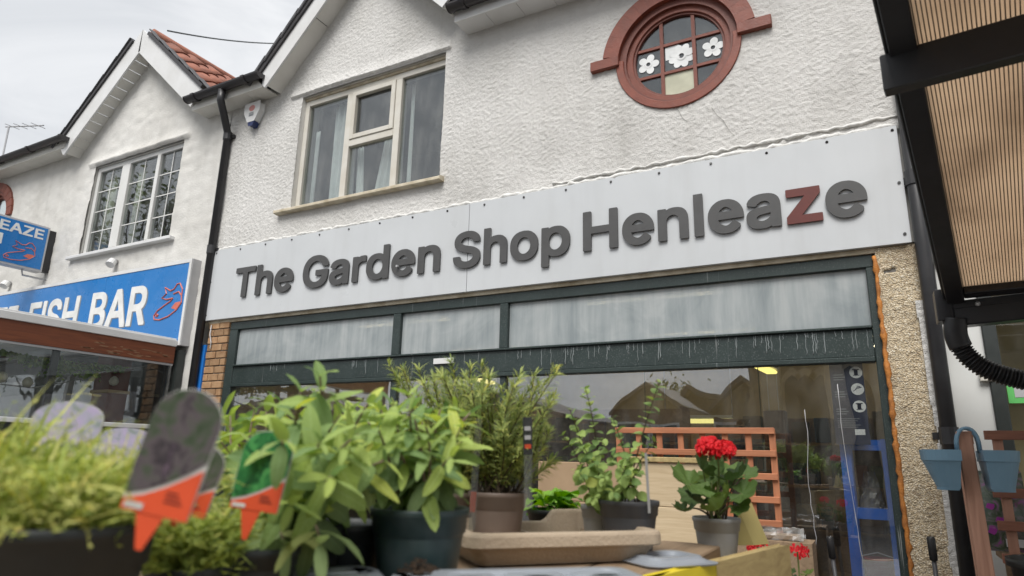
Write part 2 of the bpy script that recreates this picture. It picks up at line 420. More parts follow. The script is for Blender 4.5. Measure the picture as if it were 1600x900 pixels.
# ---- special materials
def green_frame():
    mt, nt, out = new_mat('dark_green_frame_paint')
    v = pos(nt)
    base = ramp(nt, noise(nt, v, 3.0, 5.0), [(0.3, (0.013, 0.024, 0.022)), (0.65, (0.023, 0.037, 0.035))])
    # splashed whitewash: fine specks and thin vertical runs
    st = noise(nt, pos(nt, (30, 1, 1.2)), 1.0, 3.0, 0.5)
    blk = noise(nt, pos(nt, (1.1, 1, 0.2)), 1.0, 2.0)
    a = nd(nt, 'ShaderNodeMapRange', {0: st, 1: 0.635, 2: 0.68})
    b = nd(nt, 'ShaderNodeMapRange', {0: blk, 1: 0.44, 2: 0.56})
    sp = nd(nt, 'ShaderNodeMapRange', {0: noise(nt, v, 170.0, 2.0), 1: 0.60, 2: 0.72, 3: 0.0, 4: 0.35})
    ml = nd(nt, 'ShaderNodeMath', {0: a.outputs[0], 1: b.outputs[0]}, operation='MULTIPLY')
    mx_ = nd(nt, 'ShaderNodeMath', {0: ml.outputs[0], 1: sp.outputs[0]}, operation='MAXIMUM')
    f = nd(nt, 'ShaderNodeMath', {0: mx_.outputs[0], 1: 0.62}, operation='MULTIPLY')
    c = nd(nt, 'ShaderNodeMix', {'Factor': f.outputs[0], 'A': base, 'B': (0.55, 0.57, 0.57, 1)}, data_type='RGBA')
    p = nd(nt, 'ShaderNodeBsdfPrincipled', {'Base Color': c.outputs['Result'], 'Roughness': 0.45})
    nt.links.new(p.outputs[0], out.inputs['Surface']); return mt
def whitewash():
    mt, nt, out = new_mat('whitewashed_glass')
    v = pos(nt, (7, 1, 0.5), rnd=True)
    f = noise(nt, v, 2.0, 7.0, 0.6)
    g = noise(nt, pos(nt, (1, 1, 1), rnd=True), 2.2, 5.0, 0.6, 1.2)
    s = nd(nt, 'ShaderNodeMath', {0: f, 1: g}, operation='ADD')
    s2 = nd(nt, 'ShaderNodeMapRange', {0: s.outputs[0], 1: 0.75, 2: 1.25})
    c = ramp(nt, s2.outputs[0], [(0.0, (0.33, 0.375, 0.39)), (0.5, (0.41, 0.45, 0.46)), (1.0, (0.50, 0.53, 0.53))])
    p = nd(nt, 'ShaderNodeBsdfPrincipled', {'Base Color': c, 'Roughness': 0.35, 'Coat Weight': 0.6, 'Coat Roughness': 0.05})
    t = nd(nt, 'ShaderNodeBsdfTranslucent', {'Color': c})
    tr = nd(nt, 'ShaderNodeBsdfTransparent', {'Color': (0.8, 0.8, 0.8, 1)})
    k = nd(nt, 'ShaderNodeMixShader', {0: 0.25, 1: p.outputs[0], 2: t.outputs[0]})
    a = nd(nt, 'ShaderNodeMapRange', {0: s.outputs[0], 1: 0.75, 2: 1.15, 3: 0.14, 4: 0.03})
    k2 = nd(nt, 'ShaderNodeMixShader', {0: a.outputs[0], 1: k.outputs[0], 2: tr.outputs[0]})
    nt.links.new(k2.outputs[0], out.inputs['Surface']); return mt
def pebbledash():
    mt, nt, out = new_mat('pebbledash')
    v = pos(nt)
    vo = nd(nt, 'ShaderNodeTexVoronoi', {'Vector': v, 'Scale': 125.0})
    n2 = noise(nt, v, 5.0, 6.0)
    st = ramp(nt, vo.outputs['Color'], [(0.0, (0.24, 0.17, 0.10)), (0.3, (0.56, 0.45, 0.29)), (0.7, (0.70, 0.61, 0.45)), (1.0, (0.80, 0.75, 0.64))])
    d = nd(nt, 'ShaderNodeMapRange', {0: vo.outputs['Distance'], 1: 0.35, 2: 0.75, 3: 0.0, 4: 0.75})
    c = nd(nt, 'ShaderNodeMix', {'Factor': d.outputs[0], 'A': st, 'B': (0.30, 0.24, 0.165, 1)}, data_type='RGBA')
    dirty = nd(nt, 'ShaderNodeMapRange', {0: n2, 1: 0.5, 2: 0.72, 3: 0.0, 4: 0.55})
    c2 = nd(nt, 'ShaderNodeMix', {'Factor': dirty.outputs[0], 'A': c.outputs['Result'], 'B': (0.15, 0.11, 0.07, 1)}, data_type='RGBA')
    p = nd(nt, 'ShaderNodeBsdfPrincipled', {'Base Color': c2.outputs['Result'], 'Roughness': 0.9})
    b = nd(nt, 'ShaderNodeBump', {'Height': vo.outputs['Distance'], 'Strength': 0.8, 'Distance': -0.008})
    nt.links.new(b.outputs[0], p.inputs['Normal'])
    nt.links.new(p.outputs[0], out.inputs['Surface']); return mt
def polycarb():
    mt, nt, out = new_mat('bronze_polycarbonate')
    v = pos(nt)
    c = ramp(nt, noise(nt, v, 2.2, 6.0), [(0.22, (0.42, 0.335, 0.26)), (0.5, (0.68, 0.565, 0.45)), (0.75, (0.74, 0.63, 0.51))])
    d = nd(nt, 'ShaderNodeBsdfPrincipled', {'Base Color': c, 'Roughness': 0.25})
    t = nd(nt, 'ShaderNodeBsdfTranslucent', {'Color': c})
    k = nd(nt, 'ShaderNodeMixShader', {0: 0.78, 1: d.outputs[0], 2: t.outputs[0]})
    nt.links.new(k.outputs[0], out.inputs['Surface']); return mt
def print_mat(name, stops, scale, dist=1.5, rough=0.3, st=(1, 1, 1)):
    mt, nt, out = new_mat(name)
    c = ramp(nt, noise(nt, pos(nt, st), scale, 4.0, 0.6, dist), stops)
    p = nd(nt, 'ShaderNodeBsdfPrincipled', {'Base Color': c, 'Roughness': rough})
    nt.links.new(p.outputs[0], out.inputs['Surface']); return mt
M['green'] = green_frame()
M['whitewash'] = whitewash()
M['pebble'] = pebbledash()
M['polycarb'] = polycarb()
M['polyrib'] = simple('polycarbonate_web', (0.24, 0.185, 0.135), 0.4)
M['print_lavender'] = print_mat('lavender_picture', [(0.30, (0.025, 0.045, 0.02)), (0.42, (0.06, 0.075, 0.05)), (0.50, (0.095, 0.08, 0.085)), (0.58, (0.035, 0.03, 0.034)), (0.70, (0.14, 0.10, 0.13))], 42.0, 0.5)
M['print_lav2'] = print_mat('pale_lavender_picture', [(0.30, (0.16, 0.22, 0.16)), (0.45, (0.34, 0.33, 0.42)), (0.60, (0.40, 0.33, 0.50)), (0.75, (0.30, 0.38, 0.32))], 30.0)
M['print_leaf'] = print_mat('green_leaf_picture', [(0.32, (0.006, 0.03, 0.012)), (0.48, (0.02, 0.12, 0.035)), (0.60, (0.06, 0.25, 0.07)), (0.75, (0.15, 0.38, 0.14))], 34.0, 2.5)
M['print_bag'] = print_mat('flower_sack_print', [(0.30, (0.02, 0.03, 0.03)), (0.45, (0.06, 0.09, 0.05)), (0.55, (0.14, 0.14, 0.13)), (0.66, (0.30, 0.06, 0.28)), (0.8, (0.42, 0.40, 0.38))], 16.0, 1.5)
M['bulb'] = simple('lamp_globe', (0.62, 0.60, 0.50), 0.5)
M['lamp_yellow'] = emis('lit_lamp_warm', (0.95, 0.80, 0.22), 0.8)
M['lamp_added'] = emis('added_light_tube', (1.0, 0.86, 0.58), 8.0)  # glow of the tubes added out of view under the ceiling
M['lamp_tube'] = emis('lit_tube', (0.95, 0.84, 0.28), 0.55)
M['pavement'] = simple('pavement', (0.26, 0.25, 0.24), 0.9, (0.19, 0.185, 0.175), 5.0, 0.3, 60.0)
M['asphalt'] = simple('asphalt', (0.055, 0.055, 0.056), 0.9, (0.042, 0.042, 0.043), 20.0, 0.5, 200.0)
M['stone'] = simple('church_stone', (0.22, 0.19, 0.145), 0.9, (0.11, 0.095, 0.075), 6.0, 0.6, 30.0)
M['stone_pale'] = simple('dressed_stone', (0.42, 0.37, 0.28), 0.85, (0.32, 0.28, 0.21), 4.0)
M['slate'] = simple('slate_roof', (0.085, 0.085, 0.09), 0.7, (0.055, 0.055, 0.06), 9.0)
M['int_wall'] = simple('shop_inner_wall', (0.42, 0.35, 0.22), 0.9, (0.32, 0.26, 0.16), 2.0)
M['int_ceiling'] = simple('shop_ceiling', (0.62, 0.60, 0.55), 0.9)
M['int_floor'] = simple('shop_floor', (0.13, 0.10, 0.08), 0.8)
M['card'] = simple('cardboard', (0.36, 0.25, 0.15), 0.85, (0.29, 0.20, 0.12), 5.0)
M['wire'] = simple('green_wire', (0.05, 0.12, 0.07), 0.5)
M['red_goods'] = simple('red_goods', (0.28, 0.02, 0.025), 0.5)
M['poster'] = simple('navy_poster', (0.020, 0.026, 0.060), 0.4)
M['curtain'] = simple('net_curtain', (0.84, 0.85, 0.86), 0.9)
M['plastic_wrap'] = glass_mat('plastic_wrap', (0.85, 0.85, 0.85), 1.5, 0.25, 0.25)
M['crack'] = simple('dusty_crack', (0.30, 0.29, 0.27), 0.9)
M['drip'] = simple('whitewash_drip', (0.30, 0.33, 0.335), 0.6)
def clear_roof():
    mt, nt, out = new_mat('clear_ribbed_roofing')
    t = nd(nt, 'ShaderNodeBsdfTranslucent', {'Color': (0.30, 0.31, 0.31, 1)}); d = nd(nt, 'ShaderNodeBsdfDiffuse', {'Color': (0.7, 0.7, 0.69, 1)})
    k = nd(nt, 'ShaderNodeMixShader', {0: 0.75, 1: d.outputs[0], 2: t.outputs[0]})
    nt.links.new(k.outputs[0], out.inputs['Surface']); return mt
M['clear_roof'] = clear_roof()
M['purple'] = simple('purple_print', (0.36, 0.05, 0.34), 0.4)

# ------------------------------------------------------------------ setting: ground, pavement, road
box('ground', (-220, -220, -0.30), (220, 220, -0.13), M['asphalt'], kind='structure')
box('pavement', (-40, -6.6, -0.128), (40, 0.0, 0.0), M['pavement'], kind='structure')
box('kerb', (-40, -6.75, -0.128), (40, -6.602, 0.006), M['stone_pale'], bevel=0.02, kind='structure')

# ------------------------------------------------------------------ value noise for the thrown render
def vnoise(x, z, seed):
    rs = np.random.RandomState(seed); T = rs.rand(257, 257)
    xi = np.floor(x).astype(int); zi = np.floor(z).astype(int)
    fx = x - xi; fz = z - zi
    fx = fx * fx * (3 - 2 * fx); fz = fz * fz * (3 - 2 * fz)
    a = T[xi % 256, zi % 256]; b = T[(xi + 1) % 256, zi % 256]
    c = T[xi % 256, (zi + 1) % 256]; d = T[(xi + 1) % 256, (zi + 1) % 256]
    return (a * (1 - fx) + b * fx) * (1 - fz) + (c * (1 - fx) + d * fx) * fz
def wall_sheet(x0, x1, z0, z1, step, keep, height, extra=None):
    nx = int(round((x1 - x0) / step)); nz_ = int(round((z1 - z0) / step))
    xs = np.linspace(x0, x1, nx + 1); zs = np.linspace(z0, z1, nz_ + 1)
    X, Z = np.meshgrid(xs, zs, indexing='ij')
    H = height(X, Z)
    if extra is not None: H = H + extra(X, Z)
    V = np.stack([X, -H, Z], -1).reshape(-1, 3)
    cx = (xs[:-1] + xs[1:]) / 2; cz = (zs[:-1] + zs[1:]) / 2
    CXg, CZg = np.meshgrid(cx, cz, indexing='ij')
    K = keep(CXg, CZg)
    I, J = np.nonzero(K)
    s = nz_ + 1
    F = np.stack([I * s + J, (I + 1) * s + J, (I + 1) * s + J + 1, I * s + J + 1], -1)
    used = np.unique(F); remap = -np.ones(len(V), int); remap[used] = np.arange(len(used))
    F = remap[F]; V = V[used]
    me = bpy.data.meshes.new('wall')
    me.vertices.add(len(V)); me.vertices.foreach_set('co', V.ravel())
    me.loops.add(F.size); me.loops.foreach_set('vertex_index', F.ravel())
    me.polygons.add(len(F)); me.polygons.foreach_set('loop_start', np.arange(0, F.size, 4)); me.polygons.foreach_set('loop_total', np.full(len(F), 4))
    me.polygons.foreach_set('use_smooth', np.ones(len(F), bool))
    me.update(); me.validate()
    return me
def rough_h(X, Z):
    a = vnoise(X / 0.026 + 9, Z / 0.021 + 5, 1); b = vnoise(X / 0.0135, Z / 0.0115, 2); c = vnoise(X / 0.35, Z / 0.35, 3)
    r = 1 - np.abs(2 * a - 1)
    return 0.0040 * r * (0.4 + 0.8 * c) + 0.0074 * b * b + 0.010 * c
def soft_h(X, Z):
    return 0.010 * vnoise(X / 0.10, Z / 0.08, 4) + 0.007 * vnoise(X / 0.035, Z / 0.03, 5) + 0.012 * vnoise(X / 0.5, Z / 0.5, 6)

# ================================================================== THE GARDEN SHOP BUILDING
EZ = 4.95                      # eaves soffit level
shop = thing('shop_building', 'white roughcast two-storey shop with a gable, round red-trimmed window and grey lettered fascia', 'building', (-2.8, 0.0, 0.0))
GA = (-4.0, 6.20)              # gable apex on the wall
WIN = (-4.86, -3.08, 3.60, 4.83)
OC = (-1.007, 4.217)
def keep_shop(X, Z):
    g = GA[1] + 0.06 - 1.04 * np.abs(X - GA[0])
    k = (Z < EZ + 0.12) | (Z < g)
    k &= ~((X > WIN[0]) & (X < WIN[1]) & (Z > WIN[2]) & (Z < WIN[3]))
    k &= ((X - OC[0]) ** 2 + (Z - OC[1]) ** 2) > 0.455 ** 2
    return k
def bell(X, Z):
    t = np.clip((Z - 4.86) / 0.13, 0, 1)
    m_ = (X > -5.02) & (X < -3.02) & (Z > 4.855)
    return np.where(m_, 0.026 * (1 - t) ** 1.5, 0.0)
me = wall_sheet(-5.94, 0.335, 3.28, 6.30, 0.0088, keep_shop, rough_h, bell)
put('wall', me, M['render'], shop, loc=(0, 0, 0))
# solid masonry behind the render, in pieces round the openings, and the lower storey piers
mbk = MB()
for a, b in (((-5.93, 2.56), (-4.86, 4.9)), ((-3.08, 2.56), (-1.46, 4.9)), ((-0.55, 2.56), (0.33, 4.9)), ((-4.86, 2.56), (-3.08, 3.60)), ((-4.86, 4.83), (-3.08, 5.2)), ((-1.46, 2.56), (-0.55, 3.76)), ((-1.46, 4.68), (-0.55, 4.9))):
    mbk.box((a[0], 0.012, a[1]), (b[0], 0.25, b[1]))
mbk.build('masonry', M['render_smooth'], shop)
# window reveal
box('window_reveal', (-4.905, -0.006, 3.60), (-4.862, 0.011, 4.86), M['render_smooth'], shop)
box('window_reveal', (-3.078, -0.006, 3.60), (-3.045, 0.011, 4.86), M['render_smooth'], shop)
win = MB()
x0, x1, z0, z1 = WIN; z1 = 4.80
yf = 0.045
win.box((x0, yf, z0), (x0 + 0.055, yf + 0.06, z1)).box((x1 - 0.03, yf, z0), (x1, yf + 0.06, z1))
win.box((x0 + 0.055, yf + 0.001, z1 - 0.06), (x1 - 0.03, yf + 0.061, z1)).box((x0 + 0.055, yf + 0.001, z0), (x1 - 0.03, yf + 0.061, z0 + 0.035))
wf = win.build('window', M['cream'], shop, bevel=0.004)
def wpart(name, a, b, mt=M['cream'], bv=0.004): return box(name, a, b, mt, wf, bevel=bv)
wpart('head_board', (x0, 0.03, z1 + 0.002), (x1, 0.11, z1 + 0.03), M['sill'])
wpart('mullion', (-4.285, yf - 0.004, z0 + 0.035), (-4.215, yf + 0.058, z1 - 0.06))
wpart('mullion', (-3.675, yf - 0.004, z0 + 0.035), (-3.605, yf + 0.058, z1 - 0.06))
wpart('transom', (-4.215, yf - 0.006, 4.155), (-3.675, yf + 0.056, 4.225))
cs = MB()
cs.box((-4.212, yf - 0.016, 4.227), (-4.165, yf + 0.03, 4.738)).box((-3.725, yf - 0.016, 4.227), (-3.678, yf + 0.03, 4.738))
cs.box((-4.165, yf - 0.016, 4.69), (-3.725, yf + 0.03, 4.738)).box((-4.165, yf - 0.016, 4.227), (-3.725, yf + 0.03, 4.275))
cs.build('top_casement', M['cream'], wf, bevel=0.004)
for a, b in (((x0 + 0.05, z0 + 0.03), (-4.28, z1 - 0.055)), ((-4.22, z0 + 0.03), (-3.67, 4.16)), ((-4.17, 4.27), (-3.72, 4.70)), ((-3.61, z0 + 0.03), (x1 - 0.02, z1 - 0.055))):
    box('pane', (a[0], yf + 0.028, a[1]), (b[0], yf + 0.034, b[1]), M['glass'], wf)
sl = MB().prism([(-5.015, 0.0, 3.598), (-5.015, -0.075, 3.585), (-5.015, -0.075, 3.555), (-5.015, 0.0, 3.552)], (1.985, 0, 0))
sl.build('sill', M['sill'], wf, bevel=0.004)
# room behind the window and its net curtains
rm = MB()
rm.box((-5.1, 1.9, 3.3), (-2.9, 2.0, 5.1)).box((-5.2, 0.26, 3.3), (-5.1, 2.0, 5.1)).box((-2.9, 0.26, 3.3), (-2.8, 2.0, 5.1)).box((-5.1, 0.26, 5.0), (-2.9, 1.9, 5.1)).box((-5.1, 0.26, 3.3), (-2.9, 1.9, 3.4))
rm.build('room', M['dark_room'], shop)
def curtain(xa, xb, xa2, xb2, zt, zb, Y, amp, waves, name='curtain'):
    vs = []; fs = []; n = 40; k = 12
    for j in range(k + 1):
        t = j / k
        for i in range(n + 1):
            u = i / n
            xx = (xa + (xb - xa) * u) * (1 - t) + (xa2 + (xb2 - xa2) * u) * t
            vs.append((xx, Y + amp * math.sin(u * waves * 6.283 + 0.6 * t), zt + (zb - zt) * t))
    for j in range(k):
        for i in range(n):
            a = j * (n + 1) + i; fs.append((a, a + 1, a + n + 2, a + n + 1))
    o = MB().add(vs, fs).build(name, M['curtain'], wf, smooth=True)
    s_ = o.modifiers.new('solid', 'SOLIDIFY'); s_.thickness = 0.002
curtain(-4.80, -4.74, -4.80, -4.75, 4.5, 3.62, 0.17, 0.012, 2)
curtain(-4.56, -4.26, -4.56, -4.24, 4.75, 3.62, 0.18, 0.022, 4)
curtain(-4.22, -4.14, -4.20, -4.10, 4.2, 3.62, 0.18, 0.012, 2)
curtain(-3.80, -3.66, -4.00, -3.66, 4.75, 3.62, 0.19, 0.018, 4)
curtain(-3.60, -3.56, -3.60, -3.55, 4.75, 3.62, 0.19, 0.01, 1)

# --- round window with red brick hood
def ring(r0, r1, y0, y1, a0, a1, n, y1i=None):
    """annular sector about OC; faces outward at y0"""
    mb = MB(); vs = []; full = abs(a1 - a0) >= 6.28
    k = n if full else n + 1
    for i in range(k):
        a = a0 + (a1 - a0) * i / n
        for r, y in ((r0, y0), (r1, y0), (r1, y1), (r0, y1)):
            vs.append((OC[0] + r * math.cos(a), y, OC[1] + r * math.sin(a)))
    fs = []
    for i in range(n):
        a = 4 * i; b = 4 * ((i + 1) % k)
        for j in range(4): fs.append((a + j, a + (j + 1) % 4, b + (j + 1) % 4, b + j))
    if not full: fs += [(0, 3, 2, 1), (4 * n, 4 * n + 1, 4 * n + 2, 4 * n + 3)]
    return mb.add(vs, fs)
TAU = 2 * math.pi
ow = ring(0.342, 0.392, 0.022, 0.09, 0, TAU, 64).build('round_window', M['brickpaint'], shop, bevel=0.004, label='round red-framed window with nine panes and white paper flowers')
NB = 17
for i in range(NB):          # voussoirs of the hood
    a0 = R_(8) + (math.pi - R_(16)) * i / NB; a1 = R_(8) + (math.pi - R_(16)) * (i + 1) / NB
    ring(0.441, 0.566, -0.045, 0.05, a0 + 0.0008, a1 - 0.0008, 4).build('brick', M['brickpaint'], ow)
ring(0.443, 0.562, -0.039, 0.05, R_(8), math.pi - R_(8), 40).build('joint_bed', M['brick_reveal'], ow)
for s in (-1, 1):
    xa = OC[0] + s * 0.436; xb = OC[0] + s * 0.665
    box('brick', (xa, -0.047, 4.205), (xb, 0.03, 4.288), M['brickpaint'], ow, bevel=0.004)
ring(0.405, 0.462, -0.024, 0.05, math.pi - R_(4), TAU + R_(4), 44).build('lower_surround', M['brickpaint'], ow, bevel=0.003)
ring(0.388, 0.4405, -0.004, 0.10, 0, TAU, 64).build('reveal', M['brick_reveal'], ow, smooth=False)
ring(0.325, 0.345, 0.036, 0.09, 0, TAU, 64).build('inner_frame', M['brick_reveal'], ow, bevel=0.003)
for xx in (-1.128, -0.889):
    h = math.sqrt(0.335 ** 2 - (xx - OC[0]) ** 2)
    box('glazing_bar', (xx - 0.013, 0.042, OC[1] - h), (xx + 0.013, 0.075, OC[1] + h), M['brickpaint'], ow)
for zz in (4.325, 4.090):
    h = math.sqrt(0.335 ** 2 - (zz - OC[1]) ** 2)
    box('glazing_bar', (OC[0] - h, 0.0445, zz - 0.011), (OC[0] + h, 0.0735, zz + 0.011), M['brickpaint'], ow)
xsb = [-2, -1.128, -0.889, 0]; zsb = [3, 4.09, 4.325, 5]
for i in range(3):
    for j in range(3):
        pts = []
        for q in range(96):
            a = TAU * q / 96; r = 0.333
            X = min(max(OC[0] + r * math.cos(a), xsb[i]), xsb[i + 1]); Z = min(max(OC[1] + r * math.sin(a), zsb[j]), zsb[j + 1])
            # clamp of the circle to the cell: keep only points inside circle
            if (X - OC[0]) ** 2 + (Z - OC[1]) ** 2 <= r * r + 1e-6:
                if not pts or (abs(X - pts[-1][0]) + abs(Z - pts[-1][2])) > 1e-4: pts.append((X, 0.058, Z))
        if (pts[0][0] - pts[-1][0]) ** 2 + (pts[0][2] - pts[-1][2]) ** 2 < 1e-8: pts.pop()
        MB().prism(pts, (0, 0.005, 0)).build('pane', M['frosted'] if (i, j) == (1, 0) else M['glass'], ow)
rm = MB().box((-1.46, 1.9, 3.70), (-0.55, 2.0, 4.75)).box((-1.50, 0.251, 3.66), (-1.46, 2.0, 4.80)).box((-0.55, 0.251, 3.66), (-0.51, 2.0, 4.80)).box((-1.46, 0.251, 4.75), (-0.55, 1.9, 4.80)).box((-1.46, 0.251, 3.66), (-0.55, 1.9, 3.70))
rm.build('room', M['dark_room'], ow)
def flower(cx, cz, n, r, rot, name, wdt=0.36):
    mb = MB()
    for k in range(n):
        a = rot + TAU * k / n; pts = []
        for q in range(14):
            t = TAU * q / 14
            l = r * (0.62 + 0.40 * math.cos(t)); w = r * wdt * math.sin(t)
            pts.append((cx + l * math.cos(a) - w * math.sin(a), 0.052 + 0.0004 * k, cz + l * math.sin(a) + w * math.cos(a)))
        mb.prism(pts, (0, 0.0003, 0))
    for q in range(24):      # ring round the open eye
        a0 = TAU * q / 24; a1 = TAU * (q + 1) / 24; ra, rb = r * 0.2, r * 0.36
        mb.prism([(cx + rr * math.cos(a), 0.0512, cz + rr * math.sin(a)) for rr, a in ((ra, a0), (rb, a0), (rb, a1), (ra, a1))], (0, 0.0003, 0))
    return mb.build(name, M['paper'], ow)
flower(-1.237, 4.205, 5, 0.082, 1.2, 'paper_flower')
fl = flower(-0.985, 4.207, 8, 0.098, 0.3, 'paper_flower', 0.30)
flower(-0.755, 4.207, 5, 0.080, 1.4, 'paper_flower')
box('paper_sheet', (-1.105, 0.0566, 4.20), (-1.0, 0.0572, 4.31), M['paper'], ow)

# --- gable trim (shop): soffit, bargeboards, verge tiles, eaves
def gable_trim(b, apex, halfL, halfR, slope, over, face, mtile, vw, vh, bw=0.14):
    ax, az = apex
    for s, half in ((-1, halfL), (1, halfR)):
        d = Vector((s, 0, -slope)).normalized(); nrm = Vector((s * slope, 0, 1)).normalized()
        A = Vector((ax, 0, az)); ln = half / abs(d.x)
        # soffit boards
        nb = int(ln / bw)
        for i in range(nb):
            p = A + d * (ln * i / nb + 0.004); q = A + d * (ln * (i + 1) / nb - 0.004)
            MB().prism([p + Vector((0, 0.02, 0)), q + Vector((0, 0.02, 0)), q + Vector((0, -over, 0)), p + Vector((0, -over, 0))], nrm * 0.012).build('soffit_board', M['soffit'], b)
        # bargeboard
        e = A + d * (ln + 0.02)
        MB().prism([A + Vector((0, -over, 0)) - nrm * 0.02, e + Vector((0, -over, 0)) - nrm * 0.02, e + Vector((0, -over, 0)) + nrm * face, A + Vector((0, -over, 0)) + Vector((0, 0, 1)) * (face / nrm.z)], (0, -0.022, 0)).build('bargeboard', M['white_trim'], b, bevel=0.003)
        # dark verge strip
        MB().bar(A + Vector((0, -over - 0.02, 0)) + nrm * (face + 0.025), e + Vector((0, -over - 0.02, 0)) + nrm * (face + 0.025), 0.05, 0.045, up=nrm).build('verge_strip', M['gutter'], b)
        # verge tiles, overlapping down the slope
        k = int(ln / 0.30) + 1
        for i in range(k):
            p = A + d * (i * 0.30) + nrm * (face + 0.075); q = A + d * (i * 0.30 + 0.36) + nrm * (face + 0.058)
            MB().bar(p + Vector((0, -over - 0.06 + vw / 2, 0)), q + Vector((0, -over - 0.06 + vw / 2, 0)), vw, vh, up=nrm).build('roof_tile', mtile, b, bevel=0.008)
gable_trim(shop, GA, 1.20, 1.00, 1.04, 0.20, 0.15, M['tile_grey'], 0.26, 0.04, 0.8)
def eave(b, xa, xb, zs_, over=0.20, gut=True, tm=M['white_trim'], boards=True):
    n = max(1, int(round((xb - xa) / 0.30)))
    for i in range(n):
        box('soffit_board', (xa + (xb - xa) * i / n + 0.002, -over, zs_), (xa + (xb - xa) * (i + 1) / n - 0.002, 0.02, zs_ + 0.015), M['soffit'] if tm is not M['white_trim'] else tm, b)
    box('fascia_board', (xa, -over - 0.022, zs_ - 0.01), (xb, -over - 0.001, zs_ + 0.14), tm, b, bevel=0.003)
    if gut: gutter(b, xa - 0.02, xb + 0.02, -over - 0.075, zs_ + 0.12)
def gutter(b, xa, xb, yc, zc, r=0.055):
    mb = MB(); n = 10; prof = []
    for i in range(n + 1):
        a = math.pi + math.pi * i / n; prof.append((r * math.cos(a), r * math.sin(a)))
    for i in range(n + 1):
        a = TAU - math.pi * i / n; prof.append(((r - 0.006) * math.cos(a), (r - 0.006) * math.sin(a) + 0.004))
    mb.prism([(xa, yc + u, zc + v) for u, v in prof], (xb - xa, 0, 0))
    for xe in (xa, xb):
        mb.prism([(xe, yc + (r + 0.004) * math.cos(math.pi + math.pi * i / n), zc + (r + 0.004) * math.sin(math.pi + math.pi * i / n)) for i in range(n + 1)], (0.008 if xe == xb else -0.008, 0, 0))
    g = mb.build('gutter', M['gutter'], b)
    k = int((xb - xa) / 0.8) + 1
    for i in range(k):
        xx = xa + 0.12 + i * 0.8
        if xx > xb: break
        ring_ = MB().prism([(xx, yc + (r + 0.009) * math.cos(math.pi + math.pi * j / n), zc + (r + 0.009) * math.sin(math.pi + math.pi * j / n)) for j in range(n + 1)], (0.05, 0, 0))
        ring_.build('gutter_union', M['gutter'], g)
    return g
eave(shop, -2.86, 0.40, 4.935)
eave(shop, -6.36, -5.24, 4.945, tm=M['soffit'])
# roof slabs
MB().prism([(GA[0] - 1.15, -0.10, 5.26), (GA[0], -0.10, 6.46), (GA[0] + 1.0, -0.10, 5.42), (GA[0] + 1.0, -0.10, 5.35), (GA[0], -0.10, 6.38), (GA[0] - 1.15, -0.10, 5.18)], (0, 4.0, 0)).build('roof', M['tile_grey'], shop)
MB().prism([(-2.9, -0.22, 5.10), (-2.9, 3.5, 7.4), (-2.9, 3.5, 7.3), (-2.9, -0.22, 5.04)], (3.4, 0, 0)).build('roof', M['tile_grey'], shop)
MB().prism([(GA[0] - 1.14, 0.03, 4.9), (GA[0], 0.03, 6.2), (GA[0] + 1.14, 0.03, 4.9)], (0, 0.2, 0)).build('gable_masonry', M['render_smooth'], shop)

# --- downpipes
def downpipe(b, x, y, ztop, zbot, r, brs, offset=None, mt=M['blackpipe']):
    pts = []
    if offset: pts += [offset[0], offset[1], offset[2]]
    pts += [(x, y, ztop), (x, y, zbot)]
    p = MB().tube(pts, r, 14).build('downpipe', mt, b, smooth=True)
    for z in brs:
        MB().tube([(x, y, z - 0.045), (x, y, z + 0.045)], r + 0.007, 14).build('socket_joint', mt, p)
        box('bracket', (x - r - 0.035, y + r * 0.4, z - 0.018), (x + r + 0.035, y + r * 0.4 + 0.03, z + 0.018), mt, p)
    return p
dp = downpipe(shop, -5.905, -0.055, 4.62, 0.0, 0.040, (4.60, 3.30, 1.5), offset=((-5.80, -0.275, 5.02), (-5.80, -0.275, 4.90), (-5.87, -0.12, 4.70)))
dp2 = downpipe(shop, 0.355, -0.05, 5.0, 0.0, 0.040, (2.93, 1.45))

# --- fascia sign
sg = thing('shop_sign', 'long white fascia sign with raised grey lettering and one red letter', 'sign', (-2.8, 0.0, 2.545))
box('panel', (-5.905, -0.035, 2.545), (-2.745, -0.001, 3.29), M['sign'], sg, bevel=0.002)
box('panel', (-2.741, -0.035, 2.545), (0.305, -0.001, 3.293), M['sign'], sg, bevel=0.002)
rng = random.Random(4)
xx = -5.84
while xx < 0.29:
    MB().tube([(xx, -0.0345, 3.262 + rng.uniform(-.004, .004)), (xx, -0.040, 3.262)], 0.009, 8).build('screw', M['screw'], sg); xx += 0.36
for xx, zz in ((0.275, 2.60), (0.28, 2.92), (-5.87, 2.60), (-5.87, 2.95)):
    MB().tube([(xx, -0.0345, zz), (xx, -0.040, zz)], 0.009, 8).build('screw', M['screw'], sg)
# lumpy bead of sealant along the top edge
pts = []; rr = []
for i in range(160):
    t = i / 159
    pts.append((-5.90 + 6.20 * t, -0.012 + rng.uniform(-.006, .006), 3.302 + rng.uniform(-.006, .008))); rr.append(rng.uniform(0.011, 0.026))
MB().tube(pts, rr, 7).build('sealant_bead', M['caulk'], sg, smooth=True)
pts = [(-2.0 + 2.32 * i / 60, -0.014 + rng.uniform(-.004, .004), 3.335 + 0.028 * i / 60 + rng.uniform(-.008, .008)) for i in range(61)]
MB().tube(pts, [rng.uniform(0.005, 0.016) for _ in pts], 6).build('sealant_bead', M['caulk'], sg, smooth=True)
# drip board under the sign
box('lower_board', (-5.86, 0.0, 2.515), (0.30, 0.06, 2.5445), M['sill'], sg)

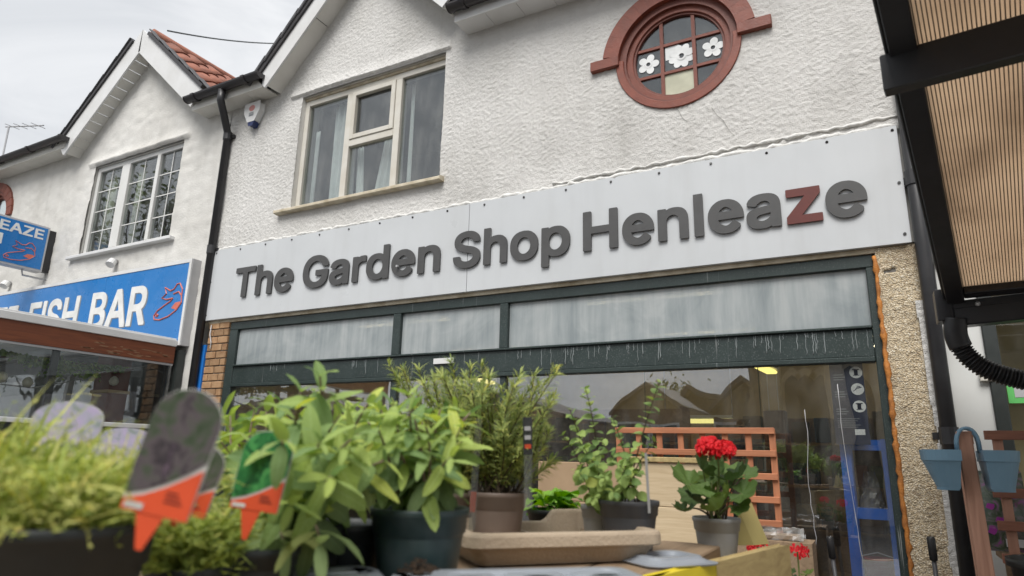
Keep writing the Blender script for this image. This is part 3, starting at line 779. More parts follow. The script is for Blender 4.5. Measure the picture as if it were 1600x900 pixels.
def earc(cx, cy, rx, ry, a0, a1, n): return [(cx + rx * math.cos(R_(a0 + (a1 - a0) * i / n)), cy + ry * math.sin(R_(a0 + (a1 - a0) * i / n))) for i in range(n + 1)]
GLYPH = {
'T': [[[175,-16],[180,-20],[257,-20],[272,-19],[275,-16],[276,-13],[277,432],[417,432],[430,432],[434,434],[436,439],[437,509],[436,522],[435,526],[432,528],[417,529],[32,529],[19,528],[16,527],[13,524],[12,452],[12,439],[16,434],[19,432],[32,432],[173,432],[173,0],[174,-13]]],
'h': [[[35,-16],[40,-20],[53,-20],[127,-20],[132,-16],[134,-13],[134,0],[134,222],[136,244],[144,268],[158,286],[178,300],[196,306],[204,308],[232,304],[256,287],[271,260],[276,227],[276,0],[276,-13],[278,-16],[283,-20],[357,-20],[372,-19],[375,-16],[376,-13],[376,256],[372,298],[360,336],[340,364],[334,370],[312,387],[278,400],[242,404],[225,404],[176,399],[146,386],[134,378],[134,522],[132,526],[127,528],[40,528],[36,527],[34,522],[33,0],[34,-13]]],
'e': [[[70,28],[86,12],[100,1],[130,-15],[143,-20],[162,-25],[176,-27],[222,-28],[248,-24],[266,-19],[283,-12],[300,-3],[326,17],[350,45],[352,48],[352,62],[352,75],[350,78],[302,120],[287,122],[274,121],[270,120],[257,100],[240,84],[219,72],[202,68],[188,72],[176,78],[156,92],[145,106],[138,116],[130,132],[124,148],[124,149],[372,151],[384,152],[390,154],[391,158],[392,182],[390,224],[385,256],[378,278],[364,310],[344,340],[327,358],[306,375],[290,384],[274,392],[242,402],[210,404],[182,404],[165,402],[134,393],[117,385],[104,377],[80,358],[66,344],[54,328],[34,294],[21,256],[15,218],[14,195],[15,158],[20,124],[32,86],[50,53]],[[132,249],[146,272],[164,290],[184,302],[202,308],[222,302],[242,290],[260,272],[274,250]]],
'G': [[[96,37],[103,30],[132,7],[173,-13],[211,-22],[253,-26],[285,-26],[318,-24],[356,-15],[394,1],[423,20],[436,32],[450,46],[469,74],[485,109],[494,146],[498,196],[498,256],[498,269],[496,272],[492,275],[478,276],[283,276],[270,276],[266,274],[264,269],[263,256],[264,186],[266,181],[270,180],[283,179],[391,179],[390,172],[378,140],[358,111],[330,90],[294,76],[269,74],[236,78],[200,94],[176,116],[168,122],[143,162],[132,190],[126,224],[124,250],[126,284],[132,320],[144,350],[170,389],[199,414],[235,430],[266,435],[279,434],[302,428],[320,422],[333,414],[340,409],[356,393],[369,377],[380,357],[390,333],[394,330],[474,329],[487,330],[492,332],[494,336],[494,363],[484,399],[467,433],[448,460],[440,469],[420,487],[391,507],[355,523],[318,532],[262,536],[209,532],[169,520],[132,502],[102,479],[72,444],[50,407],[33,364],[23,314],[20,258],[20,236],[24,189],[33,145],[36,136],[50,102],[62,80],[73,62]]],
'a': [[[46,9],[52,3],[79,-14],[112,-24],[145,-28],[176,-28],[204,-26],[230,-18],[253,-6],[257,-2],[258,-14],[260,-18],[264,-20],[337,-20],[350,-20],[355,-16],[356,-13],[357,0],[357,254],[353,300],[340,337],[325,358],[303,378],[278,391],[253,398],[230,402],[190,404],[149,402],[121,395],[87,382],[64,366],[39,339],[22,304],[22,278],[23,274],[28,272],[86,254],[113,254],[118,258],[125,272],[133,282],[148,295],[163,303],[183,310],[198,310],[208,310],[224,304],[238,294],[248,282],[254,260],[254,259],[248,253],[238,249],[138,236],[111,230],[85,222],[61,211],[44,200],[25,178],[14,149],[10,123],[10,93],[16,58],[30,28]],[[124,84],[120,89],[114,100],[114,110],[120,122],[133,132],[148,140],[166,144],[256,159],[256,146],[253,130],[244,108],[230,90],[212,78],[190,68],[164,66],[144,71],[130,79]]],
'r': [[[35,-16],[40,-20],[53,-20],[127,-20],[132,-16],[134,-13],[134,0],[134,230],[136,250],[144,266],[148,274],[158,284],[176,297],[194,304],[206,305],[243,302],[256,302],[261,306],[262,309],[263,322],[263,384],[262,397],[260,402],[256,404],[212,405],[198,404],[170,400],[139,387],[132,382],[131,394],[128,397],[125,398],[53,399],[40,398],[35,396],[34,392],[33,379],[33,0],[34,-13]]],
'd': [[[60,30],[94,-2],[136,-21],[147,-23],[193,-28],[240,-24],[269,-14],[289,-1],[292,3],[294,-13],[295,-16],[300,-20],[372,-20],[385,-20],[390,-16],[392,-13],[392,0],[392,509],[392,522],[388,527],[385,528],[372,529],[311,529],[298,528],[293,526],[292,522],[291,509],[291,376],[270,391],[242,400],[212,404],[181,404],[138,398],[99,381],[95,379],[60,348],[36,307],[23,273],[16,241],[14,194],[16,136],[23,104],[36,70]],[[162,84],[142,104],[128,131],[118,163],[116,186],[118,211],[126,244],[142,274],[161,293],[186,306],[203,308],[222,306],[246,294],[266,274],[281,248],[290,212],[292,186],[290,162],[280,129],[266,103],[246,82],[223,70],[204,68],[186,70]]],
'n': [[[35,-16],[40,-20],[53,-20],[127,-20],[132,-16],[134,-13],[134,0],[134,222],[136,244],[144,268],[158,286],[178,300],[196,306],[204,308],[232,304],[256,287],[271,260],[276,227],[276,0],[276,-13],[278,-16],[283,-20],[296,-20],[370,-20],[375,-16],[376,-13],[377,0],[377,243],[372,298],[359,338],[340,364],[312,387],[274,400],[242,404],[212,404],[172,398],[136,380],[132,376],[132,392],[130,396],[125,398],[53,399],[40,398],[35,396],[34,392],[33,379],[33,0],[34,-13]]],
'S': [[[66,22],[75,12],[113,-10],[158,-24],[222,-29],[270,-27],[306,-20],[340,-7],[376,15],[404,47],[422,86],[428,124],[428,142],[424,184],[413,215],[398,235],[376,256],[353,270],[327,283],[278,298],[224,312],[184,326],[170,334],[164,337],[148,352],[138,366],[136,376],[138,384],[147,402],[162,418],[184,430],[206,436],[224,438],[254,434],[285,420],[308,396],[318,364],[322,359],[401,358],[414,358],[418,360],[420,365],[420,392],[414,426],[395,466],[366,495],[333,516],[289,530],[242,536],[212,536],[166,530],[123,517],[114,512],[86,495],[57,465],[38,424],[32,386],[32,358],[41,311],[67,274],[95,251],[131,234],[174,218],[255,196],[282,186],[300,175],[314,162],[323,146],[324,141],[322,128],[312,109],[294,92],[270,78],[245,72],[220,70],[206,72],[180,78],[158,89],[140,105],[135,114],[129,124],[124,150],[118,156],[104,157],[24,156],[20,154],[18,150],[18,122],[26,82],[46,43]]],
'o': [[[63,30],[100,-2],[142,-20],[192,-28],[205,-28],[222,-28],[272,-20],[316,-2],[352,30],[378,71],[391,104],[398,132],[401,182],[398,239],[391,272],[377,308],[352,346],[316,378],[270,398],[222,404],[192,404],[148,398],[100,378],[63,346],[38,308],[24,272],[18,240],[14,190],[17,140],[24,104],[38,68]],[[162,84],[142,105],[128,128],[118,163],[116,185],[118,208],[127,244],[142,271],[162,292],[188,306],[210,308],[229,306],[253,292],[263,282],[274,271],[288,244],[296,212],[298,190],[296,163],[288,131],[274,105],[263,94],[253,84],[229,70],[210,68],[188,70]]],
'p': [[[35,-160],[40,-162],[53,-163],[127,-162],[132,-160],[134,-156],[134,-143],[134,1],[159,-16],[188,-25],[231,-28],[244,-28],[288,-22],[330,-2],[350,16],[365,30],[388,67],[400,102],[408,137],[410,184],[408,241],[401,273],[388,310],[364,348],[330,379],[288,398],[244,404],[214,404],[183,400],[154,391],[135,378],[132,375],[132,392],[130,396],[125,398],[53,399],[40,398],[35,396],[34,392],[33,379],[33,-143],[34,-156]],[[167,94],[158,103],[144,129],[136,162],[134,186],[135,212],[144,249],[158,275],[177,294],[202,306],[222,308],[240,306],[263,294],[284,273],[297,247],[306,215],[308,192],[306,163],[297,131],[284,105],[262,84],[238,70],[219,68],[201,70],[178,83]]],
'H': [[[42,-16],[47,-20],[125,-20],[138,-20],[142,-18],[144,-14],[145,0],[145,212],[372,212],[372,0],[373,-14],[376,-18],[379,-20],[392,-20],[470,-20],[475,-16],[476,-13],[477,0],[477,509],[476,522],[474,527],[470,528],[457,529],[392,529],[379,528],[376,527],[373,524],[372,509],[372,309],[145,309],[145,509],[144,524],[142,527],[138,528],[125,529],[47,528],[42,526],[40,522],[40,509],[40,0],[40,-13]]],
'l': [[[35,-16],[40,-20],[116,-20],[130,-19],[134,-16],[136,-13],[136,509],[135,524],[132,527],[129,528],[40,528],[36,527],[34,522],[33,0],[34,-13]]],
'z': [[[22,-16],[27,-20],[40,-20],[340,-20],[353,-20],[358,-16],[360,-13],[360,0],[360,68],[358,72],[354,74],[340,75],[168,75],[350,317],[352,320],[352,334],[352,380],[352,393],[348,398],[345,400],[332,400],[45,400],[32,400],[27,396],[26,393],[25,380],[25,325],[26,312],[28,307],[32,306],[45,305],[204,304],[22,63],[20,60],[20,46],[20,0],[20,-13]]],
'E': [[[42,-16],[47,-20],[60,-20],[375,-20],[388,-20],[393,-16],[394,-13],[395,0],[395,57],[394,70],[393,74],[390,76],[375,77],[145,77],[145,209],[368,210],[372,211],[374,214],[375,229],[374,299],[373,302],[370,305],[355,306],[145,306],[145,432],[372,432],[386,433],[390,436],[392,439],[392,452],[392,522],[388,527],[385,528],[372,529],[60,529],[47,528],[42,526],[40,522],[40,509],[40,0],[40,-13]]],
'N': [[[42,-16],[47,-20],[122,-20],[136,-19],[140,-16],[142,-13],[142,332],[382,-16],[388,-20],[401,-20],[476,-20],[481,-16],[482,-13],[483,0],[483,509],[482,522],[480,527],[476,528],[463,529],[388,528],[384,527],[382,522],[381,177],[141,524],[135,528],[122,529],[47,528],[42,526],[40,522],[40,509],[40,0],[40,-13]]],
'L': [[[42,-16],[47,-20],[60,-20],[361,-20],[376,-19],[379,-16],[380,-13],[380,70],[379,74],[376,76],[361,77],[145,77],[145,509],[144,524],[142,527],[138,528],[47,528],[44,527],[40,522],[40,0],[40,-13]]],
'A': [[[-2,-16],[3,-20],[16,-20],[85,-20],[98,-20],[102,-18],[104,-14],[152,122],[328,122],[376,-14],[378,-18],[382,-20],[395,-20],[463,-20],[476,-20],[481,-16],[482,-13],[483,0],[482,14],[480,20],[296,523],[292,527],[289,528],[276,529],[201,529],[188,528],[182,525],[-2,20],[-4,14],[-4,0],[-4,-13]],[[186,219],[207,278],[232,357],[238,378],[239,378],[262,304],[292,219]]],
'Z': [[[22,-16],[27,-20],[40,-20],[399,-20],[412,-20],[417,-16],[418,-13],[419,0],[419,57],[418,70],[417,74],[414,76],[399,77],[164,77],[413,440],[414,444],[415,456],[415,509],[414,522],[412,527],[408,528],[395,529],[45,529],[32,528],[27,526],[26,522],[25,509],[25,453],[26,440],[27,436],[30,434],[272,432],[22,69],[20,66],[20,52],[20,0],[20,-13]]],
'F': [[[42,-16],[47,-20],[125,-20],[138,-20],[142,-18],[144,-14],[145,0],[145,201],[346,201],[359,202],[364,204],[366,208],[366,221],[366,278],[366,291],[364,294],[360,297],[346,298],[145,298],[145,432],[369,432],[384,433],[387,436],[388,439],[389,452],[388,522],[386,527],[382,528],[369,529],[60,529],[47,528],[42,526],[40,522],[40,509],[40,0],[40,-13]]],
'I': [[[42,-16],[47,-20],[124,-20],[138,-19],[142,-16],[144,-13],[144,509],[143,524],[140,527],[137,528],[47,528],[44,527],[40,522],[40,0],[40,-13]]],
'B': [[[42,-16],[47,-20],[60,-20],[250,-20],[315,-16],[359,-1],[365,2],[392,20],[418,50],[432,86],[438,121],[438,152],[434,186],[420,220],[404,242],[380,263],[371,267],[392,286],[405,303],[414,330],[418,376],[414,420],[399,459],[374,488],[346,509],[303,524],[256,528],[60,529],[47,528],[42,526],[40,522],[40,509],[40,0],[40,-13]],[[145,77],[145,211],[242,211],[266,208],[294,198],[310,186],[324,168],[332,148],[334,138],[330,119],[313,98],[281,82],[238,77]],[[145,305],[145,432],[232,432],[268,427],[296,412],[311,388],[314,370],[314,363],[305,342],[290,326],[274,315],[252,308],[232,305]]],
'R': [[[42,-16],[47,-20],[60,-20],[138,-20],[143,-16],[144,-13],[145,0],[145,178],[231,178],[336,-18],[340,-20],[353,-20],[428,-20],[441,-20],[446,-16],[448,-13],[448,0],[447,15],[347,198],[382,221],[408,254],[424,296],[429,350],[424,408],[408,450],[382,484],[350,507],[304,524],[252,528],[60,529],[47,528],[42,526],[40,522],[40,509],[40,0],[40,-13]],[[145,275],[145,432],[229,432],[257,430],[282,422],[302,407],[316,390],[322,368],[324,348],[322,336],[316,316],[302,298],[282,286],[257,278],[230,275]]],
}

def letter_mesh(ch, sx, sz, depth, bold, shear=0.0):
    cu = bpy.data.curves.new('glyph', 'CURVE'); cu.dimensions = '2D'; cu.fill_mode = 'BOTH'
    for poly in GLYPH[ch]:
        sp = cu.splines.new('POLY'); sp.points.add(len(poly) - 1)
        for i, (x, y) in enumerate(poly): sp.points[i].co = (x / 1000.0, y / 1000.0, 0, 1)
        sp.use_cyclic_u = True
    cu.extrude = 0.05
    o = bpy.data.objects.new('glyph', cu); col.objects.link(o)
    bpy.context.view_layer.update()
    me = bpy.data.meshes.new_from_object(o.evaluated_get(bpy.context.evaluated_depsgraph_get()))
    bpy.data.objects.remove(o); bpy.data.curves.remove(cu)
    n = len(me.vertices); a = np.empty(n * 3); me.vertices.foreach_get('co', a); a = a.reshape(-1, 3)
    # text x -> +X, y -> Z, extrude -> Y (front towards -Y)
    b = np.stack([(a[:, 0] + shear * a[:, 1]) * sx, -(a[:, 2] / 0.1) * depth, a[:, 1] * sz], -1)
    me.vertices.foreach_set('co', b.ravel()); me.update(); me.materials.clear()
    return me, b
ADV = {'T': 440, 'h': 408, 'e': 405, 'G': 520, 'a': 388, 'r': 262, 'd': 425, 'n': 408, 'S': 446, 'o': 415, 'p': 425, 'H': 517, 'l': 170, 'z': 378,
       'E': 420, 'N': 523, 'L': 378, 'A': 480, 'Z': 440, 'F': 408, 'I': 184, 'B': 462, 'R': 462}
LCACHE = {}
def set_word(word, x0, x1, zbase, cap, yback, depth, bold, mt, parent, special=None, Mw=None, name='letter', drop=None):
    """letters between x0 and x1; Mw maps the flat word plane into the scene when it does not face -Y"""
    k = 0; xs_ = []
    for ch in word: xs_.append(k); k += ADV[ch]
    lo = min(p[0] for q in GLYPH[word[0]] for p in q)
    hi = xs_[-1] + max(p[0] for q in GLYPH[word[-1]] for p in q)
    sx = (x1 - x0) / (hi - lo) * 1000; sz = cap / 0.549
    objs = []
    for ch, ox in zip(word, xs_):
        key = (ch, round(sx, 4), round(sz, 4), depth, bold)
        if key not in LCACHE: LCACHE[key] = letter_mesh(ch, sx, sz, depth, bold)[0]
        me_ = LCACHE[key].copy()
        X = x0 + (ox - lo) / 1000 * sx
        loc = Vector((X, yback - depth / 2, zbase + 0.020 * sz))
        mtl = special[1] if special and special[0] == ch else mt
        if Mw is None: o = put(name, me_, mtl, parent, loc=loc)
        else: o = put(name, me_, mtl, parent, mw=Mw @ Matrix.Translation(loc))
        objs.append(o)
    return objs
BOLD = 0.020
set_word('The', -5.475, -4.67, 2.742, 0.305, -0.041, 0.014, BOLD, M['letter'], sg)
set_word('Garden', -4.545, -3.00, 2.742, 0.305, -0.041, 0.014, BOLD, M['letter'], sg)
set_word('Shop', -2.870, -1.84, 2.742, 0.303, -0.041, 0.014, BOLD, M['letter'], sg)
set_word('Henleaze', -1.735, 0.108, 2.745, 0.302, -0.041, 0.014, BOLD, M['letter'], sg, ('z', M['letter_red']))
# old bracket stub left on the panel near "Garden"
MB().tube([(-3.43, -0.036, 2.83), (-3.42, -0.085, 2.825)], 0.010, 8).build('bracket_stub', M['alu'], sg)

# ================================================================== SHOPFRONT
sf = thing('shopfront', 'dark green shopfront with whitewashed transom lights and large display panes', 'shopfront', (-2.7, 0.0, 0.0))
Y0, Y1 = 0.015, 0.085
box('head_rail', (-5.54, Y0, 2.435), (0.10, Y1, 2.512), M['green'], sf, bevel=0.004)
box('jamb', (-5.54, Y0 - 0.002, 0.0), (-5.43, Y1, 2.434), M['green'], sf, bevel=0.004)
box('jamb', (0.055, Y0 - 0.002, 0.0), (0.108, Y1, 2.434), M['green'], sf, bevel=0.004)
box('band_rail', (-5.429, Y0 + 0.004, 1.90), (0.054, Y1, 2.065), M['green'], sf, bevel=0.004)
box('band_moulding', (-5.429, Y0 - 0.012, 1.868), (0.054, Y1 - 0.01, 1.899), M['green'], sf, bevel=0.005)
box('band_sill', (-5.429, Y0 - 0.016, 2.0655), (0.054, Y1 - 0.01, 2.082), M['green'], sf, bevel=0.004)
for xa, xb in ((-3.495, -3.415), (-2.455, -2.385)):
    box('transom_mullion', (xa, Y0 - 0.004, 2.083), (xb, Y1, 2.434), M['green'], sf, bevel=0.004)
    box('mullion', (xa + 0.01, Y0 + 0.006, 0.0), (xb - 0.01, Y1, 1.867), M['green'], sf, bevel=0.004)
box('stall_riser', (-5.429, Y0 + 0.006, 0.0), (-3.49, Y1, 0.42), M['green'], sf, bevel=0.004)
box('stall_riser', (-2.40, Y0 + 0.006, 0.0), (0.054, Y1, 0.42), M['green'], sf, bevel=0.004)
for xa, xb in ((-5.429, -3.496), (-3.414, -2.456), (-2.384, 0.054)):
    box('transom_pane', (xa, 0.045, 2.083), (xb, 0.051, 2.434), M['whitewash'], sf)
box('display_pane', (-5.43, 0.046, 0.42), (-3.485, 0.052, 1.867), M['glass_shop'], sf)
box('display_pane', (-2.396, 0.046, 0.42), (0.055, 0.052, 1.867), M['glass_shop'], sf)
box('door_pane', (-3.425, 0.046, 0.05), (-2.446, 0.052, 1.867), M['glass_shop'], sf)
box('white_plate', (-3.05, 0.0, 1.985), (-2.86, 0.016, 2.03), M['white_trim'], sf, bevel=0.002)
# thin paint runs on the glass
for (pts, nm) in (([(1258, 640), (1263, 690), (1262, 740), (1268, 790), (1275, 840), (1272, 900)], 0), ([(1308, 600), (1314, 660), (1326, 740), (1338, 810), (1345, 860), (1353, 900)], 1)):
    q = []
    for i in range(len(pts) - 1):
        for t in (0, 0.34, 0.67):
            q.append((pts[i][0] + (pts[i+1][0] - pts[i][0]) * t + rng.uniform(-1.2, 1.2), pts[i][1] + (pts[i+1][1] - pts[i][1]) * t))
    MB().tube([on_y(a, b, 0.044) for a, b in q], [rng.uniform(0.0012, 0.0026) for _ in q], 6).build('paint_run', M['alu'], sf, smooth=True)
# runs of whitewash down the band below the transom lights
rd = random.Random(19)
for (xa_, xb2_, n_) in ((-0.85, 0.04, 26), (-2.3, -1.2, 30), (-3.95, -3.55, 7), (-4.98, -4.75, 4), (-1.2, -0.85, 4)):
    for k_ in range(n_):
        x_ = rd.uniform(xa_, xb2_); z_ = 2.062; L_ = rd.uniform(0.02, 0.14); pts = []; n2 = 6
        for j_ in range(n2 + 1): pts.append((x_ + rd.uniform(-.0035, .0035), 0.0185, z_ - L_ * j_ / n2))
        w_ = rd.uniform(0.0012, 0.0024)
        MB().tube(pts, [w_] * n2 + [w_ * 1.5], 5).build('paint_drip', M['drip'], sf, smooth=True)
# left brick pier
pier = box('brick_pier', (-5.838, 0.012, 0.0), (-5.552, 0.23, 2.512), M['mortar'], shop, label='narrow orange brick pier at the left end of the shopfront')
rb = random.Random(8); bm_ = {}
zb = 0.0; row = 0
while zb < 2.46:
    lay = [(-5.84, -5.70), (-5.69, -5.55)] if row % 2 else [(-5.84, -5.775), (-5.765, -5.625), (-5.615, -5.55)]
    for xa, xb in lay:
        w = round(xb - xa, 3)
        if w not in bm_:
            bm_[w] = MB().box((-w / 2, -0.05, 0), (w / 2, 0.05, 0.065)).mesh('brick')
        o = put('brick', bm_[w], M['brick'], pier, loc=((xa + xb) / 2, 0.051 + rb.uniform(-.003, .003), zb))
        bv = o.modifiers.new('bevel', 'BEVEL'); bv.width = 0.004; bv.segments = 1
    zb += 0.0745; row += 1
MB().tube([(-5.80, -0.01, 2.50), (-5.79, -0.02, 2.40), (-5.765, -0.015, 2.32), (-5.77, -0.012, 2.26)], 0.006, 6).build('loose_cable', M['alu'], pier)
# right pebbledash pier with foam strip
pp = box('pebbledash_pier', (0.11, 0.002, 0.0), (0.33, 0.24, 2.53), M['mortar'], shop, label='tan pebbledash pier with an orange foam joint')
me = wall_sheet(0.112, 0.325, 0.0, 2.54, 0.0075, lambda X, Z: X > -9, lambda X, Z: 0.007 * vnoise(X / 0.015, Z / 0.0125, 11) + 0.006 * vnoise(X / 0.05, Z / 0.06, 12), lambda X, Z: 0.012 * np.clip((X - 0.262) / 0.02, 0, 1) - 0.02 * (np.abs(X - 0.18) < 0.03) * (np.abs(Z - 2.395 - 0.1 * (X - 0.18)) < 0.010))
put('render_coat', me, M['pebble'], pp, loc=(0, 0, 0))
me2 = wall_sheet(0.268, 0.318, 0.0, 2.2, 0.0075, lambda X, Z: (X > 0.275 + 0.03 * vnoise(X / 0.05, Z / 0.12, 14)), lambda X, Z: 0.028 + 0.008 * vnoise(X / 0.016, Z / 0.013, 15))
put('white_edge_coat', me2, M['render'], pp, loc=(0, 0, 0))
rf = random.Random(5)
pts = []; rr = []
z = 0.0
while z < 2.5:
    pts.append((0.106 + rf.uniform(-.004, .004), -0.006 + rf.uniform(-.005, .004), z)); rr.append(rf.uniform(0.008, 0.017) * (1.4 if rf.random() < .12 else 1)); z += 0.028
MB().tube(pts, rr, 8).build('foam_strip', M['foam'], pp, smooth=True)
# shop interior shell
ish = MB()
ish.box((-5.9, 6.0, 0.0), (0.6, 6.1, 2.9)).box((-5.95, 0.25, 0.0), (-5.85, 6.0, 2.9)).box((0.34, 0.25, 0.0), (0.44, 6.0, 2.9))
ish.build('interior_wall', M['int_wall'], shop)
box('interior_ceiling', (-5.84, 0.26, 2.75), (0.33, 5.99, 2.85), M['int_ceiling'], shop)
box('interior_floor', (-5.84, 0.1, -0.05), (0.33, 5.99, 0.004), M['int_floor'], shop)

# hairline cracks in the render below the round window
for pts_ in ([(1052, 165), (1060, 172), (1066, 184), (1074, 190)], [(1112, 168), (1120, 180), (1130, 188), (1140, 205), (1147, 212)]):
    MB().tube([on_y(a_, b_, -0.0135) for a_, b_ in pts_], 0.0014, 5).build('crack', M['crack'], shop)

# ================================================================== FISH BAR BUILDING (left)
fb = thing('fish_bar_building', 'cream painted two-storey shop with gable and red pantile roof over the blue sign', 'building', (-8.8, 0.0, 0.0))
FA = (-7.63, 6.10); FS = 0.87; FEZ = 5.06
FW = (-8.50, -6.72, 3.565, 4.76)
def keep_fish(X, Z):
    g = FA[1] + 0.06 - FS * np.abs(X - FA[0])
    k = (Z < FEZ + 0.05) | (Z < g)
    k &= ~((X > FW[0]) & (X < FW[1]) & (Z > FW[2]) & (Z < FW[3]))
    k &= ((X + 10.98) ** 2 + (Z - 4.42) ** 2) > 0.43 ** 2
    return k
def bell2(X, Z):
    t = np.clip((Z - 4.79) / 0.13, 0, 1)
    return np.where((X > -8.62) & (X < -6.62) & (Z > 4.785), 0.04 * (1 - t) ** 1.5, 0.0)
put('wall', wall_sheet(-13.0, -5.945, 0.0, 6.2, 0.028, keep_fish, soft_h, bell2), M['render_smooth'], fb, loc=(0, 0, 0))
mbk = MB()
for a, b in (((-13, 0), (-11.45, 5.0)), ((-10.5, 0), (-8.51, 5.0)), ((-11.45, 0), (-10.5, 3.95)), ((-11.45, 4.9), (-10.5, 5.0)), ((-6.71, 0), (-5.95, 5.0)), ((-8.51, 0), (-6.71, 3.56)), ((-8.51, 4.765), (-6.71, 5.2))):
    mbk.box((a[0], 0.01, a[1]), (b[0], 0.25, b[1]))
mbk.prism([(FA[0] - 1.1, 0.03, 5.1), (FA[0], 0.03, 6.06), (FA[0] + 1.1, 0.03, 5.1)], (0, 0.2, 0))
mbk.build('masonry', M['render_smooth'], fb)
x0, x1, z0, z1 = FW
fw = MB()
fw.box((x0, 0.03, z0), (x0 + 0.06, 0.09, z1)).box((x1 - 0.06, 0.03, z0), (x1, 0.09, z1)).box((x0 + 0.06, 0.031, z1 - 0.06), (x1 - 0.06, 0.091, z1)).box((x0 + 0.06, 0.031, z0), (x1 - 0.06, 0.091, z0 + 0.05))
fwo = fw.build('window', M['upvc'], fb, bevel=0.005)
box('sill', (-8.66, -0.08, 3.52), (-6.62, 0.0, 3.562), M['white_trim'], fwo, bevel=0.006)
lights = [(-8.44, -7.96), (-7.80, -7.26), (-7.20, -6.78)]
box('mullion', (-7.96, 0.024, z0 + 0.05), (-7.80, 0.088, z1 - 0.06), M['upvc'], fwo, bevel=0.005)
box('mullion', (-7.26, 0.024, z0 + 0.05), (-7.20, 0.088, z1 - 0.06), M['upvc'], fwo, bevel=0.005)
for xa, xb in lights:
    box('pane', (xa, 0.058, z0 + 0.05), (xb, 0.064, z1 - 0.06), M['glass'], fwo)
    xm = (xa + xb) / 2
    box('glazing_bar', (xm - 0.006, 0.052, z0 + 0.05), (xm + 0.006, 0.057, z1 - 0.06), M['upvc'], fwo)
    for k in (1, 2, 3):
        zz = z0 + 0.05 + (z1 - z0 - 0.11) * k / 4
        box('glazing_bar', (xa, 0.0525, zz - 0.006), (xb, 0.0565, zz + 0.006), M['upvc'], fwo)
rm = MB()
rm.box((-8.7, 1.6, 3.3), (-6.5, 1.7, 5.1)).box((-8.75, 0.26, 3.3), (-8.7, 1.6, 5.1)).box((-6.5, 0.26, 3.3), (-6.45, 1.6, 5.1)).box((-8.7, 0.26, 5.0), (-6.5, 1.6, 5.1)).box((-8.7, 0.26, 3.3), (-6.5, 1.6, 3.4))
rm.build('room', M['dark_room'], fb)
for xa, xb in ((-8.40, -8.18), (-7.78, -7.62)):
    cmb = MB()
    n = 24
    cmb.add([(xa + (xb - xa) * i / n, 0.14 + 0.02 * math.sin(i * 1.3), z) for z in (3.6, 4.7) for i in range(n + 1)], [(i, i + 1, n + 2 + i, n + 1 + i) for i in range(n)])
    o = cmb.build('curtain', M['frosted'], fwo, smooth=True); o.modifiers.new('solid', 'SOLIDIFY').thickness = 0.003
gable_trim(fb, FA, 1.30, 1.22, FS, 0.19, 0.22, M['tile_grey'], 0.08, 0.016)
eave(fb, -13.0, -8.92, 5.05, tm=M['soffit'])
# red pantiles on the right slope
d = Vector((1, 0, -FS)).normalized(); nrm = Vector((FS, 0, 1)).normalized()
prof = [(-0.15, 0.0), (-0.10, -0.012), (-0.05, -0.010), (0.0, 0.010), (0.05, 0.034), (0.10, 0.040), (0.15, 0.026)]
vs = []; fs = []
for t in (0.0, 0.36):
    for yy, hh in prof: vs.append(Vector((0, yy, 0)) + d * t + nrm * (hh + (0.022 if t else 0.0)))
    for yy, hh in prof: vs.append(Vector((0, yy, 0)) + d * t + nrm * (hh - 0.014 + (0.022 if t else 0.0)))
n = len(prof)
for i in range(n - 1):
    fs += [(i, i + 1, 2*n + i + 1, 2*n + i), (n + i, 3*n + i, 3*n + i + 1, n + i + 1), (2*n + i, 2*n + i + 1, 3*n + i + 1, 3*n + i), (i + 1, i, n + i, n + i + 1)]
fs += [(0, 2*n, 3*n, n), (n - 1, 2*n - 1, 4*n - 1, 3*n - 1)]
tile_me = MB().add(vs, fs).mesh('pantile', smooth=True); tile_me.materials.append(M['tile_red'])
A = Vector((FA[0], 0, FA[1])) + nrm * 0.255
for r in range(6):
    for c in range(11):
        put('pantile', tile_me, None, fb, loc=A + d * (0.03 + r * 0.30) + Vector((0, 0.0 + c * 0.272, 0)))
MB().tube([(FA[0] + 0.02, -0.1, FA[1] + 0.31), (FA[0] + 0.02, 3.0, FA[1] + 0.31)], 0.06, 12).build('ridge_tile', M['tile_red'], fb, smooth=True)
MB().prism([(FA[0] - 1.45, 0.26, 4.96), (FA[0], 0.26, 6.24), (FA[0] + 1.45, 0.26, 4.96)], (0, 3.2, 0)).build('roof', M['tile_grey'], fb)
MB().prism([(-13.0, -0.2, 5.2), (-13.0, 3.5, 7.3), (-13.0, 3.5, 7.2), (-13.0, -0.2, 5.14)], (4.05, 0, 0)).build('roof', M['tile_grey'], fb)
# its own round window, only the rim of the hood in view
OC2 = OC; OC = (-10.98, 4.42)
f_ow = ring(0.342, 0.392, 0.022, 0.09, 0, TAU, 48).build('round_window', M['brickpaint'], fb, bevel=0.004)
ring(0.388, 0.4405, -0.02, 0.10, 0, TAU, 48).build('surround', M['brickpaint'], f_ow)
for i in range(13):
    ring(0.441, 0.566, -0.045, 0.05, math.pi * i / 13 + 0.004, math.pi * (i + 1) / 13 - 0.004, 4).build('brick', M['brickpaint'], f_ow, bevel=0.003)
ring(0.01, 0.342, 0.058, 0.063, 0, TAU, 48).build('pane', M['glass'], f_ow)
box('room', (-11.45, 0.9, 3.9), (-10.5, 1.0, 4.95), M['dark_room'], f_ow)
OC = OC2
box('blue_pilaster', (-6.00, -0.012, 0.0), (-5.845, 0.012, 2.30), M['blue_paint'], fb)
